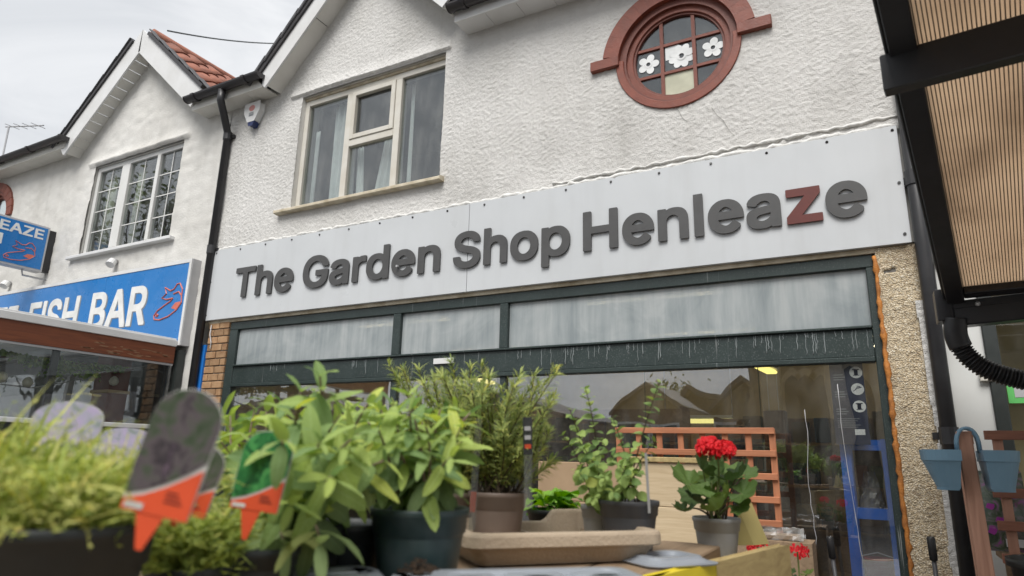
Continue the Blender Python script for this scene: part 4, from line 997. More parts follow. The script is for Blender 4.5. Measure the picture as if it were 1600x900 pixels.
# lamps under the window sill
for px, py in ((178, 408), (12, 442)):
    p = on_y(px, py, -0.05)
    o = MB().tube([(p.x, -0.02, p.z), (p.x, -0.06, p.z), (p.x, -0.085, p.z)], [0.03, 0.034, 0.024], 12).build('floodlight', M['alu'], fb, smooth=True)
    MB().tube([(p.x, -0.06, p.z), (p.x + 0.02, -0.10, p.z - 0.06)], [0.045, 0.05], 12).build('lamp_head', M['white_trim'], o)

# fish outline used on both signs
def fish_strokes(fx, mt, parent, w):
    """outline drawing of a fish; fx maps (u 0..1, v 0..1) to a point, returns tubes"""
    body = [(0.62, 0.70), (0.80, 0.74), (0.92, 0.62), (0.95, 0.42), (0.80, 0.22), (0.55, 0.07), (0.25, 0.0), (0.05, 0.03), (0.02, 0.14), (0.12, 0.27), (0.35, 0.40), (0.55, 0.50), (0.62, 0.58)]
    tail = [(0.62, 0.58), (0.40, 0.56), (0.22, 0.62), (0.36, 0.74), (0.28, 0.92), (0.50, 0.80), (0.62, 0.84), (0.70, 0.97), (0.80, 0.98), (0.92, 0.80), (0.92, 0.62)]
    MB().tube([fx(u, v) for u, v in body], w, 6).build('fish_drawing', mt, parent)
    MB().tube([fx(u, v) for u, v in tail], w, 6).build('fish_drawing', mt, parent)
    MB().prism([fx(u, v) for u, v in ((0.60, 0.30), (0.72, 0.44), (0.90, 0.46), (0.92, 0.36), (0.78, 0.24))], (fx(0, 1) - fx(0, 0)).cross(fx(1, 0) - fx(0, 0)).normalized() * 0.0012).build('fish_fin', mt, parent)
    MB().tube([fx(0.13 + 0.04 * math.cos(a), 0.14 + 0.03 * math.sin(a)) for a in [i * TAU / 8 for i in range(9)]], w, 6).build('fish_drawing', mt, parent)
# fascia lightbox
fsn = thing('fish_bar_sign', 'long blue fish bar fascia sign with white capitals and an orange fish drawing', 'sign', (-8.6, 0.0, 2.3))
box('casing', (-11.2, -0.115, 2.295), (-6.095, -0.001, 3.215), M['alu'], fsn, bevel=0.004)
fr = MB()
fr.box((-11.2, -0.125, 2.296), (-6.098, -0.1155, 2.335)).box((-11.2, -0.125, 3.175), (-6.098, -0.1155, 3.213)).box((-6.135, -0.1245, 2.335), (-6.098, -0.1155, 3.175))
fr.build('trim', M['white_trim'], fsn)
box('face', (-11.2, -0.119, 2.335), (-7.595, -0.1157, 3.175), M['blue_sign'], fsn)
box('face', (-7.592, -0.119, 2.335), (-6.136, -0.1157, 3.175), M['blue_sign'], fsn)
for wd, a, b in (('BAR', -7.815, -6.765), ('FISH', -9.15, -8.065), ('ZE', -9.97, -9.44)):
    set_word(wd, a - 0.0, b - 0.0, 2.555, 0.445, -0.1195, 0.003, 0.022, M['white_letter'], fsn)
    set_word(wd, a + 0.022, b + 0.022, 2.545, 0.445, -0.119, 0.001, 0.022, M['letter_shadow'], fsn, name='letter_shade')
fish_strokes(lambda u, v: Vector((-6.61 + 0.46 * u, -0.121, 2.585 + 0.38 * v)), M['fish_orange'], fsn, 0.008)
# projecting sign
pj = thing('projecting_sign', 'blue double-sided fish bar sign projecting from the cream wall', 'sign', (-9.2, -0.1, 3.4))
PX_ = -9.10
box('casing', (PX_ - 0.13, -1.25, 3.40), (PX_, -0.10, 4.0), M['alu'], pj, bevel=0.005)
box('face', (PX_ + 0.0005, -1.22, 3.43), (PX_ + 0.004, -0.125, 3.972), M['blue_sign'], pj)
box('wall_plate', (PX_ - 0.11, -0.098, 3.42), (PX_ - 0.02, 0.0, 3.97), M['blackpipe'], pj)
MB().tube([(PX_ - 0.06, -0.3, 3.41), (PX_ - 0.06, -0.28, 3.33), (PX_ - 0.06, 0.0, 3.33)], 0.012, 8).build('bracket', M['alu'], pj)
# words read along +Y (left to right as seen from the right)
Mw = Matrix.Translation((PX_ + 0.004, 0, 0)) @ Matrix.Rotation(R_(90), 4, 'Z')
set_word('HENLEAZE', -1.19, -0.165, 3.815, 0.125, 0, 0.003, 0.022, M['white_letter'], pj, Mw=Mw)
set_word('FISH', -1.19, -0.60, 3.635, 0.135, 0, 0.003, 0.022, M['white_letter'], pj, Mw=Mw)
set_word('BAR', -1.10, -0.67, 3.455, 0.135, 0, 0.003, 0.022, M['white_letter'], pj, Mw=Mw)
fish_strokes(lambda u, v: Vector((PX_ + 0.006, -0.56 + 0.36 * u, 3.47 + 0.27 * v)), M['fish_orange'], pj, 0.005)

# lean-to seating shelter in front of the fish bar
LX = -6.16
ln = thing('seating_shelter', 'glazed seating shelter with worn red fascia in front of the fish bar', 'shelter', (-8.0, -1.6, 0.0))
box('roof_trim', (LX - 0.03, -3.2, 2.278), (LX + 0.03, -0.128, 2.345), M['white_trim'], ln, bevel=0.004)
box('roof_trim_lip', (LX - 0.03, -3.2, 2.3455), (LX + 0.012, -0.128, 2.362), M['white_trim'], ln, bevel=0.003)
# worn fascia board with paint flaked off
box('fascia_board', (LX - 0.015, -3.2, 2.105), (LX + 0.02, -0.13, 2.2775), M['redwood'], ln, bevel=0.003)
rfl = random.Random(12)
for i in range(26):
    yy = rfl.uniform(-1.0, -0.2); zz = 2.12 + rfl.random() * 0.09; w = rfl.uniform(0.02, 0.07)
    n = 9
    MB().prism([(LX + 0.0203, yy + w * math.cos(TAU * k / n) * rfl.uniform(.6, 1.1), zz + 0.005 * math.sin(TAU * k / n) * rfl.uniform(.5, 1.3)) for k in range(n)], (0.0006, 0, 0)).build('bare_patch', M['bare_wood'], ln)
box('roof_sheet', (-11.4, -3.2, 2.32), (LX - 0.032, -0.13, 2.338), M['clear_roof'], ln)
box('lower_rail', (LX - 0.02, -3.2, 2.085), (LX + 0.012, -0.13, 2.1045), M['alu'], ln)
a = on_x(190, 662, LX)
box('sill_rail', (LX - 0.03, -3.2, 1.46), (LX + 0.03, -0.13, 1.50), M['white_trim'], ln, bevel=0.004)
box('side_panel', (LX - 0.02, -3.2, 0.0), (LX + 0.005, -0.13, 1.459), M['dk_grey'], ln)
for yy in (-0.15, -1.2, -2.2, -3.18):
    box('post', (LX - 0.05, yy - 0.03, 0.0), (LX - 0.031, yy + 0.03, 2.275), M['black_frame'], ln)
box('side_pane', (LX - 0.004, -3.2, 1.50), (LX + 0.002, -0.13, 2.085), M['glass_lean'], ln)
box('front_panel', (-11.4, -3.23, 0.0), (LX, -3.2, 1.2), M['dk_grey'], ln)
for xx in (-11.3, -9.7, -8.0, -6.25):
    box('post', (xx - 0.05, -3.2, 0.0), (xx + 0.05, -3.1, 2.31), M['dk_grey'], ln)
# inside the shelter: red-brown menu board, table and chairs, foliage garland and string lights
mbd = thing('menu_pillar', 'dark red-brown pillar standing inside the glazed shelter', 'pillar', (-6.75, -0.35, 0))
box('shaft', (-6.90, -0.45, 0.0), (-6.62, -0.25, 2.2), M['brick_reveal'], mbd, bevel=0.01)
box('collar', (-6.915, -0.46, 1.80), (-6.605, -0.24, 1.83), M['palewood'], mbd)
def chair(x, y, rot, mt, lab):
    t = thing('stacked_chair', lab, 'chair', (x, y, 0.75), 'grey chairs upturned on the shelter tables')
    Mx = Matrix.Translation((x, y, 0.75)) @ Matrix.Rotation(rot, 4, 'Z')
    MB().box((-0.2, -0.2, 0.0), (0.2, 0.2, 0.03), Mx).build('seat', mt, t, bevel=0.005)
    for sx in (-0.18, 0.18):
        for sy in (-0.18, 0.18):
            MB().bar(Mx @ Vector((sx, sy, 0.03)), Mx @ Vector((sx * 1.1, sy * 1.1, 0.46)), 0.03, 0.03, up=(0, 1, 0)).build('leg', mt, t)
    for sx in (-0.18, 0.18):
        MB().bar(Mx @ Vector((sx, 0.2, 0.015)), Mx @ Vector((sx, 0.27, -0.34)), 0.03, 0.03, up=(1, 0, 0)).build('back_post', mt, t)
    MB().bar(Mx @ Vector((-0.18, 0.25, -0.25)), Mx @ Vector((0.18, 0.25, -0.25)), 0.1, 0.02).build('back_rail', mt, t)
    return t
for i, (x, y, r, lb) in enumerate(((-7.6, -1.0, 0.3, 'grey chair upturned on a table near the pillar in the shelter'), (-8.6, -1.3, 1.2, 'grey chair upturned on the middle table in the shelter'), (-8.0, -2.2, 2.0, 'grey chair upturned on the nearest table in the shelter'))):
    tb = thing('shelter_table', ['dark table beside the pillar in the glazed shelter', 'dark table at the back of the glazed shelter', 'dark table nearest the road in the glazed shelter'][i], 'table', (x, y, 0), 'tables in the shelter')
    box('top', (x - 0.45, y - 0.35, 0.70), (x + 0.45, y + 0.35, 0.735), M['dk_grey'], tb, bevel=0.006)
    for sx in (-0.4, 0.4):
        for sy in (-0.3, 0.3): box('leg', (x + sx - 0.02, y + sy - 0.02, 0.0), (x + sx + 0.02, y + sy + 0.02, 0.70), M['dk_grey'], tb)
    chair(x, y, r, M['alu'], lb)
# inner timber rails seen through the glass
rl = thing('bench_frame', 'pale grey timber bench frame behind the shelter glass', 'bench', (-7.0, -0.9, 0))
for (p, q) in (((112, 588), (100, 640)), ((172, 585), (158, 645)), ((226, 595), (214, 635))):
    a = on_x(p[0], p[1], -7.0); b = on_x(q[0], q[1], -7.0)
    MB().bar(a, (b.x, b.y, 0.0) if False else b, 0.05, 0.05, up=(0, 1, 0)).build('post', M['alu'], rl)
a = on_x(140, 645, -7.0); b = on_x(225, 640, -7.0)
MB().bar(a, b, 0.04, 0.05).build('rail', M['alu'], rl)
MB().bar((a.x, a.y, 0), a, 0.05, 0.05, up=(0, 1, 0)).build('post', M['alu'], rl)
MB().bar((b.x, b.y, 0), b, 0.05, 0.05, up=(0, 1, 0)).build('post', M['alu'], rl)
st = thing('string_lights', 'string of pale globe lights hung across the shelter', 'string lights', (-6.6, -1.2, 2.0))
pa = [on_x(0, 600, -6.6), on_x(50, 606, -6.6), on_x(110, 596, -6.6), on_x(165, 580, -6.6), on_x(230, 572, -6.6)]
MB().tube(pa, 0.006, 6).build('cable', M['alu'], st)
for px, py in ((3, 590), (43, 598), (178, 596)):
    p = on_x(px, py, -6.6)
    MB().lathe([(0.0, -0.045), (0.032, -0.032), (0.045, 0.0), (0.032, 0.032), (0.012, 0.05), (0.0, 0.052)], p, 14).build('globe', M['bulb'], st, smooth=True)

# ---------------------------------------------------------------- burglar alarm, overhead cable, aerial
al = thing('alarm_box', 'white burglar alarm box with red emblem and blue base under the eaves', 'alarm', (-5.50, 0.0, 4.70))
AX, AZ = -5.52, 4.775
MB().prism([(AX - 0.105, -0.02, AZ + 0.11), (AX + 0.105, -0.02, AZ + 0.11), (AX + 0.105, -0.02, AZ + 0.02), (AX + 0.045, -0.02, AZ - 0.09), (AX - 0.045, -0.02, AZ - 0.09), (AX - 0.105, -0.02, AZ + 0.02)], (0, -0.07, 0)).build('casing', M['white_trim'], al, bevel=0.014, seg=2)
MB().prism([(AX + 0.047, -0.016, AZ - 0.092), (AX - 0.047, -0.016, AZ - 0.092), (AX - 0.026, -0.016, AZ - 0.145), (AX + 0.026, -0.016, AZ - 0.145)], (0, -0.07, 0)).build('blue_lens', simple('navy_lens', (0.015, 0.03, 0.12), 0.3), al, bevel=0.006)
MB().prism([(AX + 0.045 * math.cos(TAU * i / 20), -0.0915, AZ + 0.055 + 0.035 * math.sin(TAU * i / 20)) for i in range(20)], (0, 0.001, 0)).build('emblem', simple('faded_red', (0.55, 0.24, 0.22), 0.5), al)
for dz in (0.0, -0.018, -0.032):
    box('small_print', (AX - 0.035, -0.0925, AZ - 0.005 + dz), (AX + 0.035, -0.0915, AZ + 0.004 + dz), M['letter_shadow'], al)
p0 = on_y(262, 48, 0.2); p1 = on_y(440, 68, 3.0)
pts = []
for i in range(21):
    t = i / 20; q = p0.lerp(p1, t); q.z -= 0.05 * 4 * t * (1 - t); pts.append(q)
o = MB().tube(pts, 0.011, 6).build('overhead_cable', M['dk_grey'], label='thin dark cable strung between the two roofs', cat='cable')
ae = thing('tv_aerial', 'small grey television aerial above the far left gutter', 'aerial', on_y(8, 235, 1.0))
a = on_y(6, 240, 1.0); b = on_y(14, 198, 1.0); c = on_y(68, 196, 1.0)
MB().tube([a - Vector((0, 0, 0.6)), b], 0.017, 8).build('mast', M['alu'], ae)
MB().tube([b - (c - b) * 0.1, c], 0.013, 8).build('boom', M['alu'], ae)
for t in (0.1, 0.35, 0.6, 0.85):
    q = b.lerp(c, t); MB().tube([q + Vector((0, -0.12, 0)), q + Vector((0, 0.12, 0))], 0.006, 6).build('element', M['alu'], ae)

# ================================================================== NEIGHBOUR ON THE RIGHT
nbld = thing('white_neighbour_building', 'white boarded shop with dark window frame at the right edge', 'building', (2.5, 0.0, 0.0))
box('wall', (0.40, 0.02, 0.0), (0.575, 0.30, 6.0), M['neigh_white'], nbld)
box('upper_wall', (0.575, 0.021, 2.42), (6.0, 0.30, 6.0), M['neigh_white'], nbld)
box('fascia', (0.402, -0.02, 2.42), (6.0, 0.019, 3.3), M['neigh_white'], nbld)
box('window_frame', (0.576, 0.0, 0.0), (0.64, 0.08, 2.419), M['dk_grey'], nbld, bevel=0.004)
box('window_head', (0.641, 0.0, 2.33), (6.0, 0.08, 2.419), M['dk_grey'], nbld, bevel=0.004)
box('window_pane', (0.641, 0.035, 0.3), (6.0, 0.041, 2.329), M['glass_lean'], nbld)
box('window_backing', (0.62, 0.9, 0.0), (6.0, 0.95, 2.6), simple('tan_interior', (0.34, 0.28, 0.15), 0.9), nbld)
box('window_riser', (0.641, 0.005, 0.0), (6.0, 0.08, 0.299), M['dk_grey'], nbld)
p = on_y(1543, 590, 0.0)
box('door_contact', (p.x - 0.035, -0.012, p.z - 0.02), (p.x + 0.02, 0.019, p.z + 0.03), M['cream'], nbld, bevel=0.004)
p = on_y(1592, 612, 0.03)
gp = thing('green_notice', 'bright green notice in the window beside the black hose', 'notice', (p.x, 0.03, p.z - 0.08))
box('sheet', (p.x - 0.05, 0.028, p.z - 0.06), (p.x + 0.20, 0.032, p.z + 0.09), simple('green_notice_print', (0.12, 0.50, 0.13), 0.5), gp)
box('panel', (p.x - 0.02, 0.0265, p.z - 0.03), (p.x + 0.03, 0.0275, p.z + 0.03), M['alu'], gp)

# canopy with bronze sheets
cn = thing('polycarbonate_canopy', 'black framed canopy with bronze ribbed sheets and hose at upper right', 'canopy', (1.2, -1.6, 2.2))
gO = Vector((0.385, -0.50, 2.085)); out_ = Vector((-0.133, -0.991, 0.0)); rgt = Vector((0.991, -0.133, 0.0))
RISE = 0.272
def CP(u, v, w=0.0):      # u to the right, v out from the wall, w above the sheet plane
    return gO + rgt * u + out_ * v + Vector((0, 0, RISE * v + w))
slope_n = (rgt.cross(out_ + Vector((0, 0, RISE)))).normalized()
if slope_n.z < 0: slope_n = -slope_n
def cbar(name, a, b, w, h, dw=0.0): return MB().bar(a, b, w, h, up=slope_n).build(name, M['black_frame'], cn, bevel=0.004)
cbar('edge_beam', CP(0.035, -0.02, 0.03), CP(0.035, 3.3, 0.03), 0.075, 0.09)
cbar('edge_flashing', CP(-0.008, -0.02, 0.05), CP(-0.008, 3.3, 0.05), 0.012, 0.09)
for v in (1.66, 3.25):
    MB().bar(CP(-0.03, v, -0.055), CP(3.2, v, -0.055), 0.05, 0.125).build('cross_beam', M['black_frame'], cn, bevel=0.004)
cbar('eaves_beam', CP(0.073, 0.03, 0.03), CP(3.2, 0.03, 0.03), 0.06, 0.06)
for u0 in (1.05, 2.1): cbar('rafter', CP(u0, 0.06, 0.03), CP(u0, 3.22, 0.03), 0.06, 0.06)
for (u0, u1) in ((0.045, 1.018), (1.082, 2.068), (2.132, 3.2)):
    for v0, v1 in ((0.062, 3.222),):
        pl = MB().prism([CP(u0, v0, 0.035), CP(u1, v0, 0.035), CP(u1, v1, 0.035), CP(u0, v1, 0.035)], slope_n * 0.012)
        sh = pl.build('roof_sheet', M['polycarb'], cn)
        if u0 < 1.5:
            rb_ = MB(); u = u0 + 0.006
            while u < u1:
                rb_.prism([CP(u, v0, 0.031), CP(u + 0.0035, v0, 0.031), CP(u + 0.0035, v1, 0.031), CP(u, v1, 0.031)], slope_n * 0.0035); u += 0.0115
            rb_.build('web_lines', M['polyrib'], sh, kind='stuff')
# box gutter along the low edge, falling to the outlet at its left end
ga = CP(-0.03, -0.045, -0.065); gb = CP(3.2, -0.045, 0.03)
MB().bar(ga, gb, 0.085, 0.10).build('gutter', M['black_frame'], cn, bevel=0.006)
MB().bar(ga + Vector((0.03, -0.044, 0.055)), gb + Vector((0, -0.044, 0.055)), 0.012, 0.04).build('gutter_lip', M['black_frame'], cn, bevel=0.003)
box('end_bracket', (ga.x - 0.025, ga.y - 0.06, ga.z - 0.02), (ga.x + 0.045, ga.y + 0.05, ga.z + 0.14), M['black_frame'], cn, bevel=0.004)
for t in (0.045, 0.15):
    q = ga.lerp(gb, t) + Vector((0, -0.052, 0.045))
    MB().tube([q, q + Vector((0, -0.012, 0))], [0.012, 0.008], 10).build('bolt', M['alu'], cn, smooth=True)
# elbow and corrugated hose
h0 = ga + Vector((0.03, -0.02, -0.03))
hp = [on_y(x, y, h0.y - 0.02 + k * 0.012) for k, (x, y) in enumerate(((1493, 497), (1494, 525), (1508, 552), (1532, 572), (1560, 584), (1590, 592), (1622, 598), (1660, 600)))]
sm = []
for i in range(len(hp) - 1):
    for t in range(8):
        u = t / 8; p_1 = hp[max(i - 1, 0)]; p0_ = hp[i]; p1_ = hp[i + 1]; p2_ = hp[min(i + 2, len(hp) - 1)]
        sm.append(0.5 * ((2 * p0_) + (p1_ - p_1) * u + (2 * p_1 - 5 * p0_ + 4 * p1_ - p2_) * u * u + (3 * p0_ - p_1 - 3 * p1_ + p2_) * u ** 3))
MB().tube(sm[:14], 0.050, 16).build('elbow', M['blackpipe'], cn, smooth=True)
hs_pts = []; hs_r = []
fine = []
for i in range(13, len(sm) - 1):
    for t in range(4): fine.append(sm[i].lerp(sm[i + 1], t / 4))
dist = 0.0
for i, q in enumerate(fine):
    if i: dist += (q - fine[i - 1]).length
    hs_pts.append(q); hs_r.append(0.043 + 0.0055 * math.sin(dist / 0.0155 * TAU))
MB().tube(hs_pts, hs_r, 16).build('hose', M['hose'], cn, smooth=False)
for uu in (0.9, 3.1):
    p = CP(uu, 3.25, -0.1)
    if uu > 2: box('post', (p.x - 0.04, p.y - 0.04, 0.0), (p.x + 0.04, p.y + 0.04, p.z), M['black_frame'], cn)
MB().bar(CP(1.6, -0.10, 0.0), (CP(1.6, 0, 0).x, 0.0, 2.2), 0.05, 0.05).build('wall_arm', M['black_frame'], cn)
MB().bar(CP(3.0, -0.10, 0.0), (CP(3.0, 0, 0).x, 0.0, 2.2), 0.05, 0.05).build('wall_arm', M['black_frame'], cn)

# trailing ivy along the top of the shelter side, inside the glass
iv = thing('hanging_ivy', 'hanging green garland along the top inside the shelter glass', 'plant', (-6.45, -1.5, 2.05))
ri = random.Random(6); lv = MB()
MB().tube([(-6.45, -3.0 + 0.14 * i, 2.01 + 0.03 * math.sin(i * 1.7)) for i in range(20)], 0.008, 6).build('vine', M['stem_brown'], iv)
for k in range(1500):
    y = ri.uniform(-3.0, -0.45); p = Vector((-6.45 + ri.gauss(0, .05), y, 2.01 - abs(ri.gauss(0, .06)) * (0.6 + 0.6 * math.sin(y * 5)) + 0.03))
    d = Vector((ri.uniform(-1, 1), ri.uniform(-1, 1), ri.uniform(-1, .4))).normalized(); e = d.cross(Vector((1, .2, .3))).normalized(); s = ri.uniform(.012, .028)
    lv.add([p, p + d * s + e * s * .7, p + d * 2 * s, p + d * s - e * s * .7], [(0, 1, 2, 3)])
lv.build('leaves', M['ivy'], iv, kind='stuff')

box('shopfront_panel', (-11.2, -0.10, 0.0), (-6.12, -0.03, 2.25), M['dk_grey'], fb)
for k in range(4):
    xx = -10.8 + k * 1.2
    box('shopfront_pane', (xx, -0.108, 0.6), (xx + 1.05, -0.102, 2.1), M['glass_lean'], fb)

# ================================================================== THINGS ROUND THE SHOP WINDOW
def trellis(name, label, P0, ux, uz, w, h, nv, nh, sw, mv, mh, off, group=None, last=True):
    """square trellis: P0 lower left, ux / uz unit axes, off = thickness direction"""
    t = thing(name, label, 'trellis', P0, group)
    for i in range(nv):
        a = P0 + ux * (w * i / (nv - 1)); MB().bar(a, a + uz * h, sw, 0.016, up=off).build('upright_slat', mv, t, bevel=0.002)
    for j in range(nh):
        a = P0 + uz * (h - 0.012 - (h / nh) * j) + off * 0.0165; MB().bar(a - ux * 0.015, a + ux * (w + 0.015), 0.016, sw, up=uz).build('cross_slat', mh, t, bevel=0.002)
    return t
tl = Vector((0, 0.10, 1.0)).normalized()
trellis('garden_trellis', 'orange-brown square trellis leaning on the shop window behind the geranium', Vector((-1.385, -0.24, 0.0)), Vector((1, 0, 0)), Vector((0, -0.07, 1.0)).normalized(), 0.89, 1.475, 8, 12, 0.034, M['trellis'], M['trellis_x'], Vector((0, -1, 0)))

# raised timber trough in front of the trellis
tr = thing('timber_trough', 'pale timber trough planter standing in front of the trellis', 'planter', (-1.1, -0.75, 0))
box('front_board', (-1.235, -0.62, 1.045), (-0.80, -0.595, 1.275), M['palewood'], tr, bevel=0.003)
box('front_board', (-1.235, -0.62, 0.80), (-0.80, -0.595, 1.042), M['palewood'], tr, bevel=0.003)
box('capping', (-1.245, -0.635, 1.277), (-0.79, -0.56, 1.305), M['boxwood'], tr, bevel=0.003)
box('end_board', (-1.235, -0.594, 0.80), (-1.21, -0.34, 1.27), M['palewood'], tr, bevel=0.003)
box('end_board', (-0.825, -0.594, 0.80), (-0.80, -0.34, 1.27), M['palewood'], tr, bevel=0.003)
box('back_board', (-1.235, -0.339, 0.80), (-0.80, -0.315, 1.27), M['palewood'], tr, bevel=0.003)
for xx in (-1.22, -0.86): 
    for yy in (-0.59, -0.36): box('leg', (xx, yy, 0.0), (xx + 0.045, yy + 0.03, 0.80), M['palewood'], tr)
tr2 = thing('timber_box', 'dull brown timber crate on legs left of the pale trough', 'crate', (-1.5, -0.6, 0))
box('side_board', (-1.78, -0.66, 1.05), (-1.27, -0.635, 1.265), M['card'], tr2, bevel=0.003)
box('side_board', (-1.78, -0.66, 0.82), (-1.27, -0.635, 1.046), M['card'], tr2, bevel=0.003)
box('back_board', (-1.78, -0.40, 0.82), (-1.27, -0.375, 1.26), M['card'], tr2, bevel=0.003)
for xx in (-1.78, -1.295): box('end_board', (xx, -0.634, 0.82), (xx + 0.025, -0.401, 1.26), M['card'], tr2, bevel=0.003)
for xx in (-1.76, -1.33):
    for yy in (-0.63, -0.44): box('leg', (xx, yy, 0.0), (xx + 0.04, yy + 0.03, 0.82), M['card'], tr2)

# plastic-wrapped bundle on a stand near the window
p = on_y(1205, 826, -0.45)
wb = thing('wrapped_bundle', 'clear plastic wrapped bundle lying beside the trellis foot', 'bundle', (p.x, -0.45, p.z - 0.05))
rw = random.Random(3); vs = []; fs = []
for j in range(9):
    for i in range(13):
        x = -0.16 + 0.32 * i / 12; a = math.pi * j / 8
        r = 0.055 + rw.uniform(-.012, .012)
        vs.append((p.x + x, -0.45 - r * math.cos(a), p.z - 0.05 + r * math.sin(a) + 0.03 * x))
for j in range(8):
    for i in range(12): fs.append((j*13+i, j*13+i+1, (j+1)*13+i+1, (j+1)*13+i))
MB().add(vs, fs).build('wrap', M['plastic_wrap'], wb)
box('contents', (p.x - 0.14, -0.49, p.z - 0.049), (p.x + 0.14, -0.41, p.z - 0.02), M['card'], wb, bevel=0.006)
box('stand', (p.x - 0.20, -0.56, 0.0), (p.x + 0.20, -0.34, p.z - 0.051), M['bench'], wb)

# tool handles
def handle(px, py, Y, lab, lean):
    q = on_y(px, py, Y)
    t = thing('tool_handle', lab, 'tool', (q.x + lean, Y, 0), 'black tool handles by the shop window')
    b = Vector((q.x + lean, Y, 0.0)); v = (q - b)
    MB().tube([b, b + v * 0.9], 0.011, 10).build('shaft', M['pot_dkgrey'], t, smooth=True)
    MB().tube([b + v * 0.88, b + v * 0.885, b + v * 0.99, q], [0.013, 0.018, 0.019, 0.014], 12).build('grip', M['hose'], t, smooth=True)
    MB().box((b.x - 0.12, Y - 0.03, 0.0), (b.x + 0.12, Y + 0.03, 0.06)).build('head', M['bench'], t)
handle(1296, 838, -0.25, 'black tool handle standing in front of the shop glass', 0.05)
handle(1454, 838, -0.25, 'black tool handle standing in front of the pebbledash pier', 0.01)

# ---- inside the shop
def strip_light(pxa, pya, pxb, pyb, Y, lab, mt, r=0.03):
    a = on_y(pxa, pya, Y); b = on_y(pxb, pyb, Y)
    t = thing('strip_light', lab, 'lamp', ((a.x + b.x) / 2, Y, a.z), 'lit strip lights inside the shop')
    MB().tube([a, b], r, 10).build('tube', mt, t, smooth=True)
    MB().bar(a + Vector((0, 0, r + 0.025)), b + Vector((0, 0, r + 0.025)), 0.08, 0.04).build('fitting', M['white_trim'], t)
    for q in (a, b): MB().tube([q + Vector((0, 0, r + 0.04)), (q.x, q.y, 2.75)], 0.006, 6).build('hanger', M['alu'], t)
strip_light(1040, 658, 1145, 658, 4.6, 'long lit strip light above the trellis inside the shop', M['lamp_tube'])
strip_light(1203, 655, 1218, 655, 4.6, 'short lit lamp right of the trellis inside the shop', M['lamp_tube'])
a1 = on_y(1180, 570, 2.0); a2 = on_y(1210, 583, 2.0)
def down_light(px0, py0, px1, py1, Y0_, Y1_, lab):
    a = on_y(px0, py0, Y0_); b = on_y(px1, py1, Y1_)
    t = thing('strip_light', lab, 'lamp', ((a.x + b.x) / 2, (Y0_ + Y1_) / 2, min(a.z, b.z)), 'lit strip lights inside the shop')
    MB().bar(a, b, 0.10, 0.03).build('diffuser', M['lamp_yellow'], t, bevel=0.01)
    MB().bar(a + Vector((0, 0, 0.04)), b + Vector((0, 0, 0.04)), 0.13, 0.045).build('fitting', M['white_trim'], t)
    for q in (a, b): MB().tube([q + Vector((0, 0, 0.05)), (q.x, q.y, 2.75)], 0.006, 6).build('hanger', M['alu'], t)
down_light(1186, 572, 1206, 582, 1.7, 2.3, 'bright yellow lamp near the ceiling at the right pane')
down_light(1010, 560, 1030, 572, 3.2, 3.9, 'added lamp brightening the middle of the shop behind the transom')  # added lamp, hidden behind the transom, to lighten the interior
down_light(560, 560, 590, 575, 2.8, 3.4, 'added lamp brightening the left of the shop behind the transom')  # another lamp put in for more light inside
down_light(727, 588, 770, 599, 1.9, 2.3, 'yellow lamp glowing above the rosemary')
for k_, (xl, yl) in enumerate(((-1.6, 1.2), (-1.6, 3.0), (-4.4, 1.3), (-4.4, 3.2), (-0.4, 4.6), (-3.0, 4.8))):  # tubes added above the sight line to brighten the shop interior
    t = thing('added_ceiling_light', 'added %s tube light, out of view, brightening the shop' % ('front right', 'middle right', 'front left', 'middle left', 'rear right', 'rear middle')[k_], 'lamp', (xl, yl, 2.6), 'added lights under the shop ceiling')
    MB().tube([(xl - 0.6, yl, 2.66), (xl + 0.6, yl, 2.66)], 0.016, 10).build('tube', M['lamp_added'], t, smooth=True)
    box('fitting', (xl - 0.64, yl - 0.05, 2.69), (xl + 0.64, yl + 0.05, 2.748), M['white_trim'], t, bevel=0.005)
# poster on the glass
ps = thing('window_poster', 'navy poster with three round white icons stuck on the right pane', 'poster', (-0.10, 0.056, 1.41))
box('sheet', (-0.195, 0.0535, 1.40), (-0.018, 0.0545, 1.893), M['poster'], ps)
for k, zz in enumerate((1.815, 1.717, 1.617)):
    MB().prism([(-0.056 + 0.034 * math.cos(TAU * i / 24), 0.0532, zz + 0.034 * math.sin(TAU * i / 24)) for i in range(24)], (0, -0.0006, 0)).build('icon_disc', M['paper'], ps)
    if k != 1:
        box('icon_mark', (-0.066, 0.0520, zz - 0.016), (-0.046, 0.0524, zz + 0.018), M['poster'], ps)
        box('icon_mark', (-0.074, 0.0520, zz + 0.013), (-0.038, 0.0524, zz + 0.019), M['poster'], ps)
        box('icon_mark', (-0.072, 0.0520, zz - 0.019), (-0.040, 0.0524, zz - 0.0155), M['poster'], ps)
    else:
        for q in range(3):
            MB().tube([(-0.080 + 0.012 * q, 0.0522, zz - 0.012 + 0.01 * q), (-0.058, 0.0522, zz + 0.004 + 0.008 * q), (-0.034, 0.0522, zz + 0.010)], 0.0015, 5).build('icon_mark', M['poster'], ps)
for k, zz in enumerate((1.80, 1.70, 1.60)):
    for q in range(3): box('small_print', (-0.178, 0.0527, zz - 0.014 * q), (-0.125 + 0.01 * (q % 2), 0.0532, zz - 0.014 * q + 0.006), M['letter_shadow'], ps)
for q in range(5): box('small_print', (-0.178, 0.0527, 1.545 - 0.012 * q), (-0.060 - 0.012 * (q % 3), 0.0532, 1.549 - 0.012 * q), M['letter_shadow'], ps)
box('white_panel', (-0.092, 0.0527, 1.455), (-0.04, 0.0532, 1.487), M['paper'], ps)
